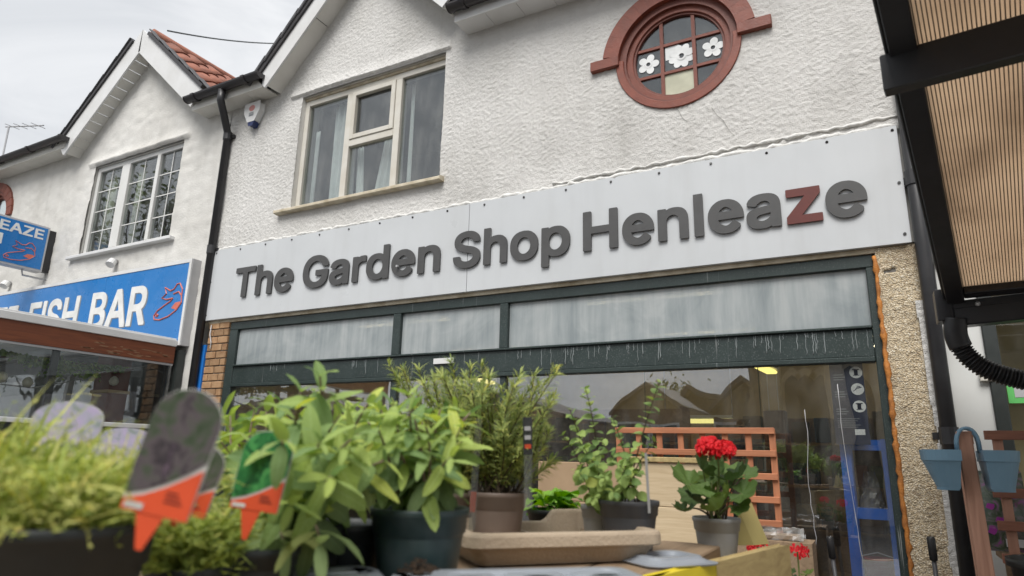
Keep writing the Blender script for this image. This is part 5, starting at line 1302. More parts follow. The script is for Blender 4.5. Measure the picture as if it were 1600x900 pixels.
# blue shelving
bs = thing('blue_shelf_unit', 'bright blue metal shelf unit behind the right display pane', 'shelf', (-0.02, 0.45, 0))
for xx, yy in ((-0.155, 0.13), (0.060, 0.13), (-0.155, 0.45), (0.060, 0.45)): box('upright', (xx - 0.028, yy - 0.015, 0.0), (xx + 0.028, yy + 0.015, 1.435), M['blue_metal'], bs)
for zz in (1.40, 1.02, 0.55, 0.15):
    box('front_rail', (-0.126, 0.117, zz - 0.03), (0.031, 0.135, zz + 0.03), M['blue_metal'], bs)
    box('shelf', (-0.126, 0.136, zz + 0.005), (0.031, 0.464, zz + 0.018), M['blue_metal'], bs)
rg = thing('red_tub', 'dark red tub on the low blue shelf', 'tub', (-0.02, 0.45, 0.57))
MB().lathe([(0.0, 0.0), (0.062, 0.0), (0.074, 0.19), (0.077, 0.19), (0.077, 0.20), (0.07, 0.20), (0.058, 0.02), (0.0, 0.02)], (-0.045, 0.27, 0.57), 24).build('body', M['red_goods'], rg, smooth=True)
MB().tube([(-0.145, 0.27, 0.77), (-0.045, 0.26, 0.80), (0.055, 0.27, 0.77)], 0.004, 6).build('bail', M['alu'], rg)
wbag = thing('clear_bag', 'crumpled clear bag on the upper blue shelf', 'bag', (0.02, 0.45, 1.04))
rw = random.Random(9); vs = []; fs = []
for j in range(8):
    for i in range(14):
        a = TAU * i / 14; r = (0.066 * (1 - 0.08 * j)) * (1 + rw.uniform(-.18, .18)); vs.append((-0.045 + r * math.cos(a), 0.28 + r * math.sin(a), 1.04 + 0.03 * j))
for j in range(7):
    for i in range(14): fs.append((j*14+i, j*14+(i+1)%14, (j+1)*14+(i+1)%14, (j+1)*14+i))
fs.append(tuple(7*14+i for i in range(14)))
MB().add(vs, fs).build('film', M['plastic_wrap'], wbag)
q = [on_y(x, y, 0.2) for x, y in ((1392, 690), (1391, 760), (1390, 800), (1394, 840), (1402, 865))]
MB().tube(q, 0.005, 6).build('electric_cord', M['white_letter'], label='white cord hanging inside the right edge of the window', cat='cord')
# wire hanging baskets
def wire_ball(px, py, Y, r, lab):
    c = on_y(px, py, Y)
    t = thing('wire_basket', lab, 'basket', c, 'green wire baskets inside the shop')
    mb = MB()
    for k in range(9):
        a = math.pi * k / 9
        mb.tube([c + Vector((r * math.cos(b) * math.cos(a), r * math.cos(b) * math.sin(a), r * math.sin(b))) for b in [TAU * i / 20 for i in range(21)]], 0.004, 5, caps=False)
    mb.build('meridian_wires', M['wire'], t)
    for k in range(1, 6):
        b = -math.pi / 2 + math.pi * k / 6
        MB().tube([c + Vector((r * math.cos(b) * math.cos(a), r * math.cos(b) * math.sin(a), r * math.sin(b))) for a in [TAU * i / 20 for i in range(21)]], 0.004, 5, caps=False).build('hoop', M['wire'], t)
    MB().tube([c + Vector((0, 0, r)), Vector((c.x, c.y, 2.75))], 0.003, 5).build('chain', M['wire'], t)
wire_ball(1195, 735, 0.9, 0.17, 'green wire basket ball just right of the trellis edge')
wire_ball(1010, 700, 1.2, 0.15, 'green wire basket ball behind the left of the trellis')
# shelves with goods along the back and right of the shop
rg_ = random.Random(21)
ORD = 'none first second third fourth fifth sixth seventh eighth ninth tenth eleventh twelfth thirteenth fourteenth fifteenth sixteenth seventeenth eighteenth nineteenth twentieth'.split()
gcol = [(0.10, 0.05, 0.03), (0.03, 0.07, 0.03), (0.16, 0.12, 0.05), (0.20, 0.16, 0.10), (0.05, 0.05, 0.06), (0.14, 0.03, 0.03), (0.22, 0.21, 0.18), (0.05, 0.08, 0.14)]
gm = [simple('packet_%d' % i, c, 0.6) for i, c in enumerate(gcol)]
for si, (sx0, sx1, sy, lab) in enumerate(((-1.5, 0.28, 3.2, 'tall timber shelf rack of packets at the right of the shop'), (-4.6, -2.0, 3.6, 'tall timber shelf rack of packets at the middle of the shop'), (-5.7, -4.75, 2.2, 'tall timber shelf rack of packets at the left of the shop'))):
    rk = thing('goods_rack', lab, 'shelf', ((sx0 + sx1) / 2, sy, 0), 'goods racks in the shop')
    box('back_board', (sx0, sy + 0.36, 0), (sx1, sy + 0.38, 1.9 if si else 1.75), M['bench'], rk)
    for zz in (0.2, 0.62, 1.04, 1.46): box('shelf', (sx0, sy, zz), (sx1, sy + 0.36, zz + 0.025), M['bench'], rk)
    for xx in (sx0 - 0.03, sx1): box('side', (xx, sy, 0), (xx + 0.03, sy + 0.38, 1.9 if si else 1.75), M['bench'], rk)
    for zz in (0.646, 1.066, 1.486):
        x = sx0 + 0.03; k_ = 0
        while x < sx1 - 0.2:
            w = rg_.uniform(0.10, 0.22); h = rg_.uniform(0.14, 0.34)
            ci = rg_.randrange(8); k_ += 1
            box('packet', (x, sy + 0.04, zz), (x + w, sy + 0.26, zz + h), gm[ci], bevel=0.006,
                label='%s packet, %s from the left on the %s shelf of the %s goods rack' % (('brown', 'green', 'ochre', 'tan', 'black', 'red', 'white', 'navy')[ci], ORD[k_], {0.646: 'second', 1.066: 'third', 1.486: 'top'}[zz], ('right', 'middle', 'left')[si]), cat='packet', group='packets on the shop racks')
            x += w + rg_.uniform(0.01, 0.06)

# ================================================================== RIGHT CORNER: saddle planter, trellises, sack, tub
pt = on_y(1505, 674, -1.2)
fr_ = thing('trellis_stand', 'pinkish weathered trellis panel seen edge-on carrying the blue saddle planter', 'trellis', (0.31, -1.1, 0))
MB().bar((0.330, -1.2, 0.0), (pt.x, -1.2, pt.z), 0.050, 0.026, up=(0, 1, 0)).build('front_stile', M['pinkwood'], fr_, bevel=0.003)
MB().bar((0.372, -0.62, 0.0), (pt.x + 0.045, -0.62, pt.z), 0.05, 0.026, up=(0, 1, 0)).build('rear_stile', M['pinkwood'], fr_, bevel=0.003)
for k in range(9):
    zz = pt.z - 0.03 - 0.155 * k
    MB().bar((pt.x + 0.022, -1.185, zz), (pt.x + 0.064, -0.635, zz), 0.018, 0.035).build('rail', M['pinkwood'], fr_, bevel=0.002)
b = thing('rear_trellis', 'reddish brown trellis panel standing behind the blue saddle planter', 'trellis', (0.9, -0.45, 0))
def rb_rail(py): return on_y(1560, py, -0.45).z
for py in (680, 770, 821, 872): 
    zz = rb_rail(py); MB().bar((0.46, -0.45, zz), (1.7, -0.45, zz), 0.02, 0.042).build('rail', M['pinkwood_x'], b, bevel=0.002)
for k in range(2, 7):
    zz = rb_rail(872) - 0.14 * (k - 1)
    MB().bar((0.46, -0.45, zz), (1.7, -0.45, zz), 0.02, 0.042).build('rail', M['pinkwood_x'], b, bevel=0.002)
for xx in (on_y(1560, 700, -0.43).x, 0.80, 1.1, 1.4):
    MB().bar((xx, -0.43, 0), (xx, -0.43, rb_rail(676) - 0.022), 0.04, 0.018, up=(0, 1, 0)).build('upright', M['pinkwood'], b, bevel=0.002)
sp_ = thing('saddle_planter', 'pale blue plastic saddle planter of two tubs straddling the trellis', 'planter', (pt.x, -1.2, 1.2))
def tub(sx, xin, w, ztop, zbot, taper):
    """half-round tub: flat side at xin, bulging sideways"""
    mb = MB(); n = 18; prof = [(ztop, 1.0, 0.0), (ztop - 0.002, 1.0, 0.0), (ztop - 0.040, 0.97, 0.0), (ztop - 0.0405, 0.915, 0.004), (zbot + 0.01, taper, 0.012), (zbot, taper * 0.93, 0.018)]
    vs = []; rows = []
    def row(z, s, ins, inner=0.0):
        r_ = []
        for i in range(n + 1):
            a = -math.pi / 2 + math.pi * i / n
            cx_ = abs(math.cos(a)) ** 0.62; sy_ = math.copysign(abs(math.sin(a)) ** 0.62, math.sin(a))
            r_.append((xin + sx * (ins + (w * s - inner) * cx_), -1.2 + (0.115 * s - inner) * sy_, z))
        return r_
    for z, s, ins in prof: rows.append(row(z, s, ins))
    k = len(rows)
    inn = [row(ztop, 1.0, 0.004, 0.006), row(ztop - 0.05, 0.93, 0.006, 0.006)]
    allr = [inn[1], inn[0]] + rows
    for r_ in allr: vs += r_
    fs = []
    m_ = n + 1
    for j in range(len(allr) - 1):
        for i in range(n): fs.append((j*m_+i, j*m_+i+1, (j+1)*m_+i+1, (j+1)*m_+i))
        fs.append((j*m_+n, j*m_, (j+1)*m_, (j+1)*m_+n))
    fs.append(tuple((len(allr) - 1) * m_ + i for i in range(m_)))
    fs.append(tuple(range(m_))[::-1])
    return mb.add(vs, fs).build('tub', M['planter_blue'], sp_, smooth=False)
zt_ = on_y(1465, 703, -1.2).z; zb_ = on_y(1480, 765, -1.2).z
xl = pt.x - 0.026; xr = pt.x + 0.042
tub(-1, xl, xl - on_y(1436, 705, -1.2).x, zt_, zb_, 0.56)
tub(1, xr, on_y(1591, 703, -1.2).x - xr, zt_, zb_, 0.66)
for yy in (-1.225, -1.175):
    arch = []
    for i in range(13):
        a = math.pi * i / 12; arch.append((pt.x + 0.008 - 0.036 * math.cos(a), yy, zt_ - 0.01 + (pt.z - zt_ + 0.022) * math.sin(a) ** 0.6))
    MB().tube(arch, 0.006, 8).build('strap', M['planter_blue'], sp_, smooth=True)
# flower sack behind
sk = thing('compost_sack', 'plastic sack printed with purple flowers leaning behind the trellis', 'sack', (0.62, -0.55, 0.80))
c0 = on_y(1567, 795, -0.36)
vs = []; fs = []; rw = random.Random(2)
for s_ in (1, -1):
    for j in range(9):
        for i in range(9):
            u = i / 8 - 0.5; v = j / 8
            bul = 0.045 * (1 - (2 * u) ** 2) * math.sin(math.pi * min(max(v, 0.04), 0.96)) + rw.uniform(-.004, .004)
            vs.append((c0.x + 0.20 * u, -0.30 - s_ * bul - 0.05 * (1 - v), c0.z - 0.19 + 0.36 * v))
for s_ in range(2):
    for j in range(8):
        for i in range(8): fs.append((s_*81+j*9+i, s_*81+j*9+i+1, s_*81+(j+1)*9+i+1, s_*81+(j+1)*9+i))
MB().add(vs, fs).build('printed_film', M['print_bag'], sk, smooth=True)
for k, (u, v) in enumerate(((-0.03, 0.10), (0.01, 0.05), (-0.05, 0.01), (0.04, 0.12), (-0.02, -0.05), (-0.055, -0.10))):
    MB().prism([(c0.x + u + 0.016 * math.cos(TAU * i / 9) * (1 + 0.3 * (i % 2)), -0.388, c0.z + v + 0.013 * math.sin(TAU * i / 9) * (1 + 0.3 * (i % 2))) for i in range(9)], (0, 0.001, 0)).build('printed_flower', M['purple'], sk)
box('printed_panel', (c0.x - 0.01, -0.389, c0.z - 0.165), (c0.x + 0.085, -0.386, c0.z - 0.13), M['paper'], sk)
shf = thing('plank_shelf', 'rough brown plank shelf under the flower sack', 'shelf', (0.75, -0.35, 0))
zs_ = c0.z - 0.195
box('board', (0.47, -0.42, zs_ - 0.035), (1.6, -0.16, zs_), M['bench'], shf, bevel=0.004)
for xx in (0.5, 1.5):
    for yy in (-0.41, -0.20): box('leg', (xx, yy, 0), (xx + 0.04, yy + 0.03, zs_ - 0.036), M['bench'], shf)
bt = thing('black_tub', 'glossy black plastic tub at the bottom right corner', 'tub', (0.60, -0.95, 0))
c1 = on_y(1590, 872, -0.95)
MB().lathe([(0.0, 0.0), (0.13, 0.0), (0.175, c1.z - 0.03), (0.19, c1.z - 0.028), (0.19, c1.z), (0.18, c1.z), (0.165, c1.z - 0.05), (0.0, c1.z - 0.06)], (c1.x + 0.15, -0.95, 0.0), 36).build('body', M['pot_black'], bt, smooth=True)
# leafy plant behind the planter

# ================================================================== FOREGROUND: plant bench, pots, herbs
bz = 1.100
bn = thing('plant_bench', 'timber plant bench carrying the potted herbs in the foreground', 'bench', (-0.85, -3.5, 0))
nb_ = 7
for i in range(nb_):
    xa = -1.40 + i * (1.06 / nb_)
    box('plank', (xa, -4.22, bz - 0.03), (xa + 1.06 / nb_ - 0.008, -2.58, bz), M['bench'], bn, bevel=0.003)
for xx in (-1.38, -0.42):
    for yy in (-4.2, -3.4, -2.66): box('leg', (xx, yy, 0.0), (xx + 0.06, yy + 0.06, bz - 0.031), M['bench'], bn)
box('side_rail', (-1.36, -4.19, bz - 0.12), (-1.335, -2.60, bz - 0.031), M['bench'], bn)
box('side_rail', (-0.41, -4.19, bz - 0.12), (-0.385, -2.60, bz - 0.031), M['bench'], bn)

def pot(name, label, c, r, h, mt, group=None, soil=True, lip=0.016, ribs=True):
    """c = centre of the rim plane"""
    c = Vector(c); t = thing(name, label, 'pot', (c.x, c.y, c.z - h), group)
    p = [(0.0, -h), (r * 0.70, -h), (r * 0.73, -h + 0.004), (r * 0.875, -h * 0.34), (r * 0.885, -h * 0.30), (r * 0.93, -h * 0.28), (r * 0.955, -0.012), (r * 0.99, -0.010), (r, -0.006), (r, -0.001), (r * 0.985, 0.0), (r * 0.94, -0.001), (r * 0.925, -0.012), (r * 0.90, -0.03)]
    MB().lathe(p, c, 48).build('body', mt, t, smooth=True)
    if soil:
        rs = random.Random(int(c.x * 1000)); mb = MB(); vs = [(c.x, c.y, c.z - 0.012)]; fs = []
        for k in range(1, 6):
            for i in range(24):
                a = TAU * i / 24; rr_ = r * 0.91 * k / 5
                vs.append((c.x + rr_ * math.cos(a), c.y + rr_ * math.sin(a), c.z - 0.018 + rs.uniform(-.005, .006)))
        for i in range(24): fs.append((0, 1 + i, 1 + (i + 1) % 24))
        for k in range(4):
            for i in range(24): fs.append((1 + k*24 + i, 1 + (k+1)*24 + i, 1 + (k+1)*24 + (i+1) % 24, 1 + k*24 + (i+1) % 24))
        mb.add(vs, fs).build('compost', M['soil'], t)
    return t

# ---- leaves
def leaf_mesh(name, width, curl, fold, tip=1.0, base=0.12, n=7, wave=0.0, seed=0):
    rs = random.Random(seed); vs = []; fs = []; cs_ = (-1, -0.5, 0, 0.5, 1)
    for j in range(n):
        t = (0.0, 0.10, 0.28, 0.52, 0.75, 0.91, 1.0)[j] if n == 7 else j / (n - 1)
        wt = width * (math.sin(math.pi * (t ** 0.86)) ** 0.55) if 0 < t < 1 else 0.0
        wt = max(wt, 0.006 if j in (0, n - 1) else 0.0)
        a = curl * t
        x = math.sin(a) / curl if abs(curl) > 1e-3 else t
        z = (math.cos(a) - 1) / curl if abs(curl) > 1e-3 else 0.0
        for c in cs_:
            y = c * wt
            vs.append((x, y, z + fold * abs(c) * wt + wave * math.sin(j * 2.1 + c * 2 + seed) * wt * abs(c)))
    for j in range(n - 1):
        for i in range(4): fs.append((j*5+i, (j+1)*5+i, (j+1)*5+i+1, j*5+i+1))
    me_ = MB().add(vs, fs).mesh(name, smooth=True)
    return me_
def lobed_mesh(name, lobes=7, cup=0.25, seed=0, n=42, notch=0.28, tooth=0.05):
    rs = random.Random(seed); vs = [(0.0, 0.0, 0.0)]; fs = []
    rings = 3
    for k in range(1, rings + 1):
        for i in range(n + 1):
            a = -math.pi * 0.93 + 2 * math.pi * 0.93 * i / n
            rr = 0.5 * (1 - 0.20 * abs(math.sin(a * lobes / 2)) ** 3 if k == rings else 1.0) * (0.86 + 0.14 * math.cos(a))
            if k == rings: rr *= 1 + tooth * math.sin(i * 2.9)
            rr *= k / rings
            x = 0.12 * 0 + rr * math.cos(a) + 0.0; y = rr * math.sin(a)
            vs.append((x, y, cup * rr * rr * 2 + 0.03 * math.sin(a * lobes) * (k / rings)))
    m_ = n + 1
    for i in range(n): fs.append((0, 1 + i, 2 + i))
    for k in range(rings - 1):
        for i in range(n): fs.append((1 + k*m_ + i, 1 + (k+1)*m_ + i, 1 + (k+1)*m_ + i + 1, 1 + k*m_ + i + 1))
    return MB().add(vs, fs).mesh(name, smooth=True)
def frame_m(p, d, up, s, roll=0.0):
    d = d.normalized(); y = up.cross(d)
    if y.length < 1e-4: y = Vector((1, 0, 0)).cross(d)
    y.normalize(); z = d.cross(y)
    if roll:
        q = Matrix.Rotation(roll, 3, d); y = q @ y; z = q @ z
    m_ = Matrix.Identity(4)
    for i in range(3): m_[i][0] = d[i] * s; m_[i][1] = y[i] * s; m_[i][2] = z[i] * s; m_[i][3] = p[i]
    return m_
SAGE = [leaf_mesh('sage_leaf', 0.150 + 0.020 * (i % 3), 0.25 + 0.22 * i, 0.16, wave=0.12, seed=i) for i in range(5)]
for m_ in SAGE: m_.materials.append(M['sage'])
SAGE_OLD = [leaf_mesh('sage_leaf_lower', 0.175 + 0.02 * (i % 2), 0.4 + 0.3 * i, 0.10, wave=0.10, seed=9 + i) for i in range(3)]
for m_ in SAGE_OLD: m_.materials.append(M['sage_old'])
OREG = [leaf_mesh('oregano_leaf', 0.34, 0.4 + 0.3 * i, 0.15, n=6, seed=20 + i) for i in range(3)]
for m_ in OREG: m_.materials.append(M['oregano'])
PRIM = [leaf_mesh('primrose_leaf', 0.30, 0.6 + 0.3 * i, 0.15, wave=0.5, seed=30 + i) for i in range(3)]
for m_ in PRIM: m_.materials.append(M['primrose'])
GER = [lobed_mesh('geranium_leaf', 7, 0.35 + 0.2 * i, 40 + i) for i in range(3)]
for m_ in GER: m_.materials.append(M['geranium'])
def bez(p0, p1, p2, n):
    return [p0 * (1 - t) ** 2 + p1 * 2 * t * (1 - t) + p2 * t * t for t in [i / n for i in range(n + 1)]]
def herb(t, tip_list, base, meshes, gap, size, old=None, droop=0.5, stem_r=0.003, stem_m=None, seed=0, start=0.22, per=2, up_tip=0.9):
    """one stem per tip: paired leaves set crosswise up each stem"""
    rs = random.Random(seed)
    for tip in tip_list:
        b = base + Vector((rs.uniform(-.03, .03), rs.uniform(-.03, .03), 0)); tip = Vector(tip)
        mid = b.lerp(tip, 0.5) + Vector((0, 0, (tip - b).length * 0.15)) + Vector((rs.uniform(-.01, .01), rs.uniform(-.01, .01), 0))
        pts = bez(b, mid, tip, 14)
        L_ = sum((pts[i + 1] - pts[i]).length for i in range(14))
        MB().tube(pts, [stem_r * (1 - 0.55 * i / 14) for i in range(15)], 6).build('stem', stem_m or M['stem'], t, smooth=True)
        nn = max(2, int(L_ * (1 - start) / gap)); ph = rs.uniform(0, TAU)
        for k in range(nn + 1):
            f = start + (1 - start) * k / nn
            i = min(13, int(f * 14)); u = f * 14 - i
            p = pts[i].lerp(pts[i + 1], u); ax = (pts[i + 1] - pts[i]).normalized()
            ref = Vector((0, 0, 1)) if abs(ax.z) < 0.9 else Vector((1, 0, 0))
            sx = ax.cross(ref).normalized(); sy = ax.cross(sx)
            for s in range(per):
                a = ph + k * math.pi / 2 + s * TAU / per + rs.uniform(-.25, .25)
                side = sx * math.cos(a) + sy * math.sin(a)
                el = (0.15 + up_tip * f ** 2.2) - droop * (1 - f) + rs.uniform(-.18, .18)
                d = (side + ax * el).normalized()
                if f < 0.45: d = (d + Vector((0, 0, -droop * 0.6))).normalized()
                sc = size * (0.62 + 0.75 * math.sin(math.pi * min(1, 0.25 + 0.62 * f))) * rs.uniform(0.78, 1.15) * (0.72 if k == nn else 1.0)
                use = old if (old and f < 0.5 and rs.random() < 0.7) else meshes
                me_ = use[rs.randrange(len(use))]
                put('leaf', me_, None, t, mw=frame_m(p, d, ax if f < 0.8 else Vector((0, 0, 1)) + side * -0.4, sc, rs.uniform(-.35, .35)))
def rimc(px, py, z): return on_z(px, py, z)

# ---- the pots -------------------------------------------------------------
cA = rimc(88, 812, 1.235); cT = rimc(657, 792, 1.222); cS = rimc(470, 815, 1.20)
potA = pot('herb_pot', 'near black pot of yellow-green thyme at the left edge', cA, 0.083, 0.132, M['pot_black'])
potT = pot('herb_pot', 'dark teal pot of sage in the middle of the foreground', cT, 0.073, 0.119, M['pot_teal'])
potS = pot('herb_pot', 'shaded black pot of sage between the orange labels and the teal pot', cS, 0.066, 0.098, M['pot_black'])
cS2 = rimc(390, 795, 1.205)
potS2 = pot('herb_pot', 'black pot of sage standing behind the green leaf label', cS2, 0.066, 0.103, M['pot_black'])
cK = rimc(545, 815, 1.195)
potK = pot('herb_pot', 'empty black pot in the shade beside the teal pot', cK, 0.060, 0.093, M['pot_black'])
cK2 = rimc(395, 850, 1.185)
potK2 = pot('herb_pot', 'empty black pot in the shade below the green leaf label', cK2, 0.060, 0.083, M['pot_black'])
cB = dep(778, 768, 1.40); cB2 = dep(722, 768, 1.52)
potB = pot('herb_pot', 'taupe brown pot of rosemary standing on the fibre tray', cB, 0.0635, 0.112, M['pot_brown'])
potB2 = pot('herb_pot', 'second taupe pot of rosemary half hidden behind the first', cB2, 0.0635, 0.112, M['pot_brown'])
cO = dep(982, 781, 1.42); cO2 = dep(938, 789, 1.50)
potO = pot('herb_pot', 'charcoal pot of oregano behind the fibre tray', cO, 0.066, 0.105, M['pot_dkgrey'])
potO2 = pot('herb_pot', 'small grey pot beside the charcoal oregano pot', cO2, 0.045, 0.09, M['pot_grey'])
cP = dep(862, 795, 1.62)
potP = pot('herb_pot', 'low black pot of bright green primrose leaves', cP, 0.062, 0.085, M['pot_black'])
cG = dep(1119, 808, 1.62)
potG = pot('flower_pot', 'grey pot holding the red flowering geranium', cG, 0.058, 0.104, M['pot_grey'])
cY = rimc(300, 880, 1.17)
potY = pot('herb_pot', 'small black pot of feathery yellow-green herb below the orange label', cY, 0.05, 0.07, M['pot_black'])

# ---- sage ----------------------------------------------------------------
s1 = thing('sage_plant', 'sage plant growing in the dark teal pot', 'plant', cT, 'sage plants')
herb(s1, [dep(*q) for q in ((612, 632, 0.95), (648, 655, 0.90), (688, 640, 0.98), (720, 668, 0.94), (590, 668, 0.86), (705, 715, 0.86), (640, 618, 1.02), (735, 645, 1.03), (670, 690, 0.88), (620, 700, 0.88), (660, 640, 1.06), (700, 690, 1.0), (595, 640, 1.0), (575, 660, 1.05), (610, 655, 1.08), (665, 665, 0.92), (690, 655, 1.06), (640, 640, 0.90), (712, 640, 1.08))], cT - Vector((0, 0, 0.015)), SAGE, 0.024, 0.047, SAGE_OLD, 0.40, 0.0030, seed=3)
s2 = thing('sage_plant', 'large drooping sage plant left of the teal pot', 'plant', cS, 'sage plants')
herb(s2, [dep(*q) for q in ((500, 588, 0.88), (470, 612, 0.90), (540, 700, 0.78), (410, 745, 0.80), (600, 720, 0.84), (485, 660, 0.92), (462, 640, 0.83), (532, 648, 0.84), (560, 680, 0.80), (430, 700, 0.80), (500, 690, 0.76), (575, 630, 0.92), (520, 745, 0.74), (455, 790, 0.74), (440, 690, 0.68))], cS - Vector((0, 0, 0.015)), SAGE, 0.027, 0.051, SAGE_OLD, 0.60, 0.0032, seed=5)
s3 = thing('sage_plant', 'bright sage plant behind the green leaf label', 'plant', cS2, 'sage plants')
herb(s3, [dep(*q) for q in ((360, 650, 1.12), (398, 640, 1.08), (430, 652, 1.12), (345, 690, 1.02), (410, 690, 1.0), (450, 690, 1.06), (375, 720, 0.98), (340, 640, 1.18), (440, 630, 1.16), (355, 665, 1.2), (415, 628, 1.2), (480, 640, 1.2), (470, 660, 1.14), (385, 660, 1.16))], cS2 - Vector((0, 0, 0.015)), SAGE, 0.026, 0.045, SAGE_OLD, 0.4, 0.0028, seed=7)
cS4 = rimc(560, 775, 1.205)
potS4 = pot('herb_pot', 'black pot of sage hidden behind the large drooping sage', cS4, 0.06, 0.103, M['pot_black'])
s4 = thing('sage_plant', 'sage plant between the drooping sage and the rosemary', 'plant', cS4, 'sage plants')
herb(s4, [dep(*q) for q in ((540, 640, 1.12), (575, 630, 1.16), (600, 650, 1.14), (560, 670, 1.08), (525, 665, 1.16), (610, 680, 1.10), (585, 690, 1.06))], cS4 - Vector((0, 0, 0.015)), SAGE, 0.027, 0.048, SAGE_OLD, 0.4, 0.0028, seed=23)
# two hanging lower shoots in front
herb(s2, [dep(500, 850, 0.74), dep(445, 850, 0.77)], cS - Vector((0, 0, 0.01)), SAGE_OLD, 0.034, 0.066, SAGE_OLD, 1.1, 0.0028, seed=11, start=0.4)

# ---- rosemary: woody stems with needles ----------------------------------
def rosemary(name, label, base, tips, seed, nl=0.026):
    t = thing(name, label, 'plant', base, 'rosemary plants'); rs = random.Random(seed)
    st_ = MB(); ndl = MB()
    for tip in tips:
        b = base + Vector((rs.uniform(-.035, .035), rs.uniform(-.035, .035), -0.015)); tip = Vector(tip)
        mid = b.lerp(tip, 0.45) + Vector((rs.uniform(-.03, .03), rs.uniform(-.03, .03), 0.02))
        pts = bez(b, mid, tip, 16)
        st_.tube(pts, [0.0022 * (1 - 0.6 * i / 16) for i in range(17)], 5)
        for i in range(3, 17):
            for rep in range(3):
                p = pts[i] if i == 16 else pts[i].lerp(pts[i + 1], rep / 3.0)
                ax = (pts[min(i + 1, 16)] - pts[i - 1]).normalized()
                ref = Vector((0, 0, 1)) if abs(ax.z) < 0.9 else Vector((1, 0, 0))
                sx = ax.cross(ref).normalized(); sy = ax.cross(sx); a0 = rs.uniform(0, TAU)
                for s in range(3):
                    a = a0 + s * TAU / 3; side = sx * math.cos(a) + sy * math.sin(a)
                    d = (side + ax * rs.uniform(0.5, 1.3)).normalized(); L_ = nl * rs.uniform(0.7, 1.25) * (0.75 if i < 6 else 1)
                    w = d.cross(ax).normalized() * 0.0016
                    q1 = p + d * L_ * 0.55 + Vector((0, 0, 0.001)); q2 = p + d * L_ + Vector((0, 0, -0.0025))
                    ndl.add([p - w * 0.5, p + w * 0.5, q1 + w, q1 - w, q2], [(0, 1, 2, 3), (3, 2, 4)])
    st_.build('stems', M['stem_brown'], t, smooth=True)
    ndl.build('needles', M['rosemary'], t, kind='stuff')
    return t
rr_ = random.Random(31)
tipsA = [dep(rr_.uniform(685, 868), rr_.uniform(572, 720), rr_.uniform(1.28, 1.52)) for _ in range(58)] + [dep(840, 600, 1.4), dep(862, 620, 1.42), dep(752, 572, 1.4), dep(765, 590, 1.35), dep(835, 585, 1.45)]
rosemary('rosemary_plant', 'bushy rosemary in the front taupe pot', cB, tipsA, 1)
tipsB = [dep(rr_.uniform(608, 765), rr_.uniform(572, 720), rr_.uniform(1.42, 1.64)) for _ in range(52)] + [dep(655, 578, 1.5), dep(625, 592, 1.52), dep(705, 565, 1.5), dep(735, 575, 1.5)]
rosemary('rosemary_plant', 'bushy rosemary in the rear taupe pot', cB2, tipsB, 2)

# ---- oregano ---------------------------------------------------------------
o1 = thing('oregano_plant', 'upright oregano with small round leaves in the charcoal pot', 'plant', cO, 'oregano plants')
herb(o1, [dep(*q) for q in ((1030, 598, 1.42), (1022, 690, 1.45), (958, 655, 1.42), (985, 700, 1.38), (1000, 735, 1.36), (940, 690, 1.38), (965, 725, 1.32))], cO - Vector((0, 0, 0.015)), OREG, 0.017, 0.021, None, 0.3, 0.0018, M['stem_brown'], 13, start=0.25)
o2 = thing('oregano_plant', 'spreading oregano left of the charcoal pot', 'plant', cO2, 'oregano plants')
herb(o2, [dep(*q) for q in ((915, 608, 1.48), (890, 640, 1.46), (905, 690, 1.42), (880, 680, 1.50), (930, 720, 1.40), (900, 735, 1.36), (945, 745, 1.36), (960, 770, 1.34), (925, 780, 1.36))], cO2 - Vector((0, 0, 0.012)), OREG, 0.017, 0.022, None, 0.35, 0.0018, M['stem_brown'], 17, start=0.2)

# ---- primrose rosette -----------------------------------------------------
pr = thing('primrose_plant', 'bright green primrose rosette left of the oregano', 'plant', cP)
rs = random.Random(44)
for k in range(26):
    a = rs.uniform(0, TAU); el = rs.uniform(0.0, 1.0)
    d = Vector((math.cos(a), math.sin(a), el))
    put('leaf', PRIM[k % 3], None, pr, mw=frame_m(cP + Vector((0.012 * math.cos(a), 0.012 * math.sin(a), -0.005 + 0.03 * el)), d, Vector((0, 0, 1)), rs.uniform(0.055, 0.085), rs.uniform(-.5, .5)))

# ---- geranium -------------------------------------------------------------
ge = thing('geranium_plant', 'geranium with one bright red flower head in the grey pot', 'plant', cG)
hd = dep(1121, 702, 1.60)
def gleaf(px, py, d, size, nx, seed):
    rs_ = random.Random(seed); p = dep(px, py, d); b = cG + Vector((rs_.uniform(-.02, .02), rs_.uniform(-.02, .02), -0.01))
    MB().tube(bez(b, b.lerp(p, 0.5) + Vector((0, 0, 0.03)), p, 8), [0.0028 - 0.00015 * i for i in range(9)], 6).build('leaf_stalk', M['stem_green'] if seed % 2 else M['stem_brown'], ge, smooth=True)
    out = (p - b); out.z *= 0.3
    put('leaf', GER[seed % 3], None, ge, mw=frame_m(p, out.normalized() + Vector((0, 0, rs_.uniform(-.5, .1))), Vector(nx), size, rs_.uniform(-.3, .3)))
for k, (px, py, d, s) in enumerate(((1078, 757, 1.56, 0.105), (1098, 735, 1.62, 0.062), (1150, 748, 1.60, 0.075), (1160, 772, 1.56, 0.070), (1093, 785, 1.55, 0.065), (1122, 796, 1.52, 0.060), (1142, 742, 1.68, 0.062), (1112, 752, 1.66, 0.060), (1070, 798, 1.58, 0.048), (1156, 792, 1.56, 0.05), (1108, 775, 1.58, 0.058), (1135, 778, 1.58, 0.060), (1165, 742, 1.66, 0.05), (1100, 765, 1.66, 0.06), (1130, 760, 1.70, 0.065), (1085, 775, 1.64, 0.06), (1148, 765, 1.68, 0.06), (1120, 738, 1.68, 0.05))):
    gleaf(px, py, d, s * 1.35, (0.15 - 0.1 * (k % 3), -0.75, 0.65), k)
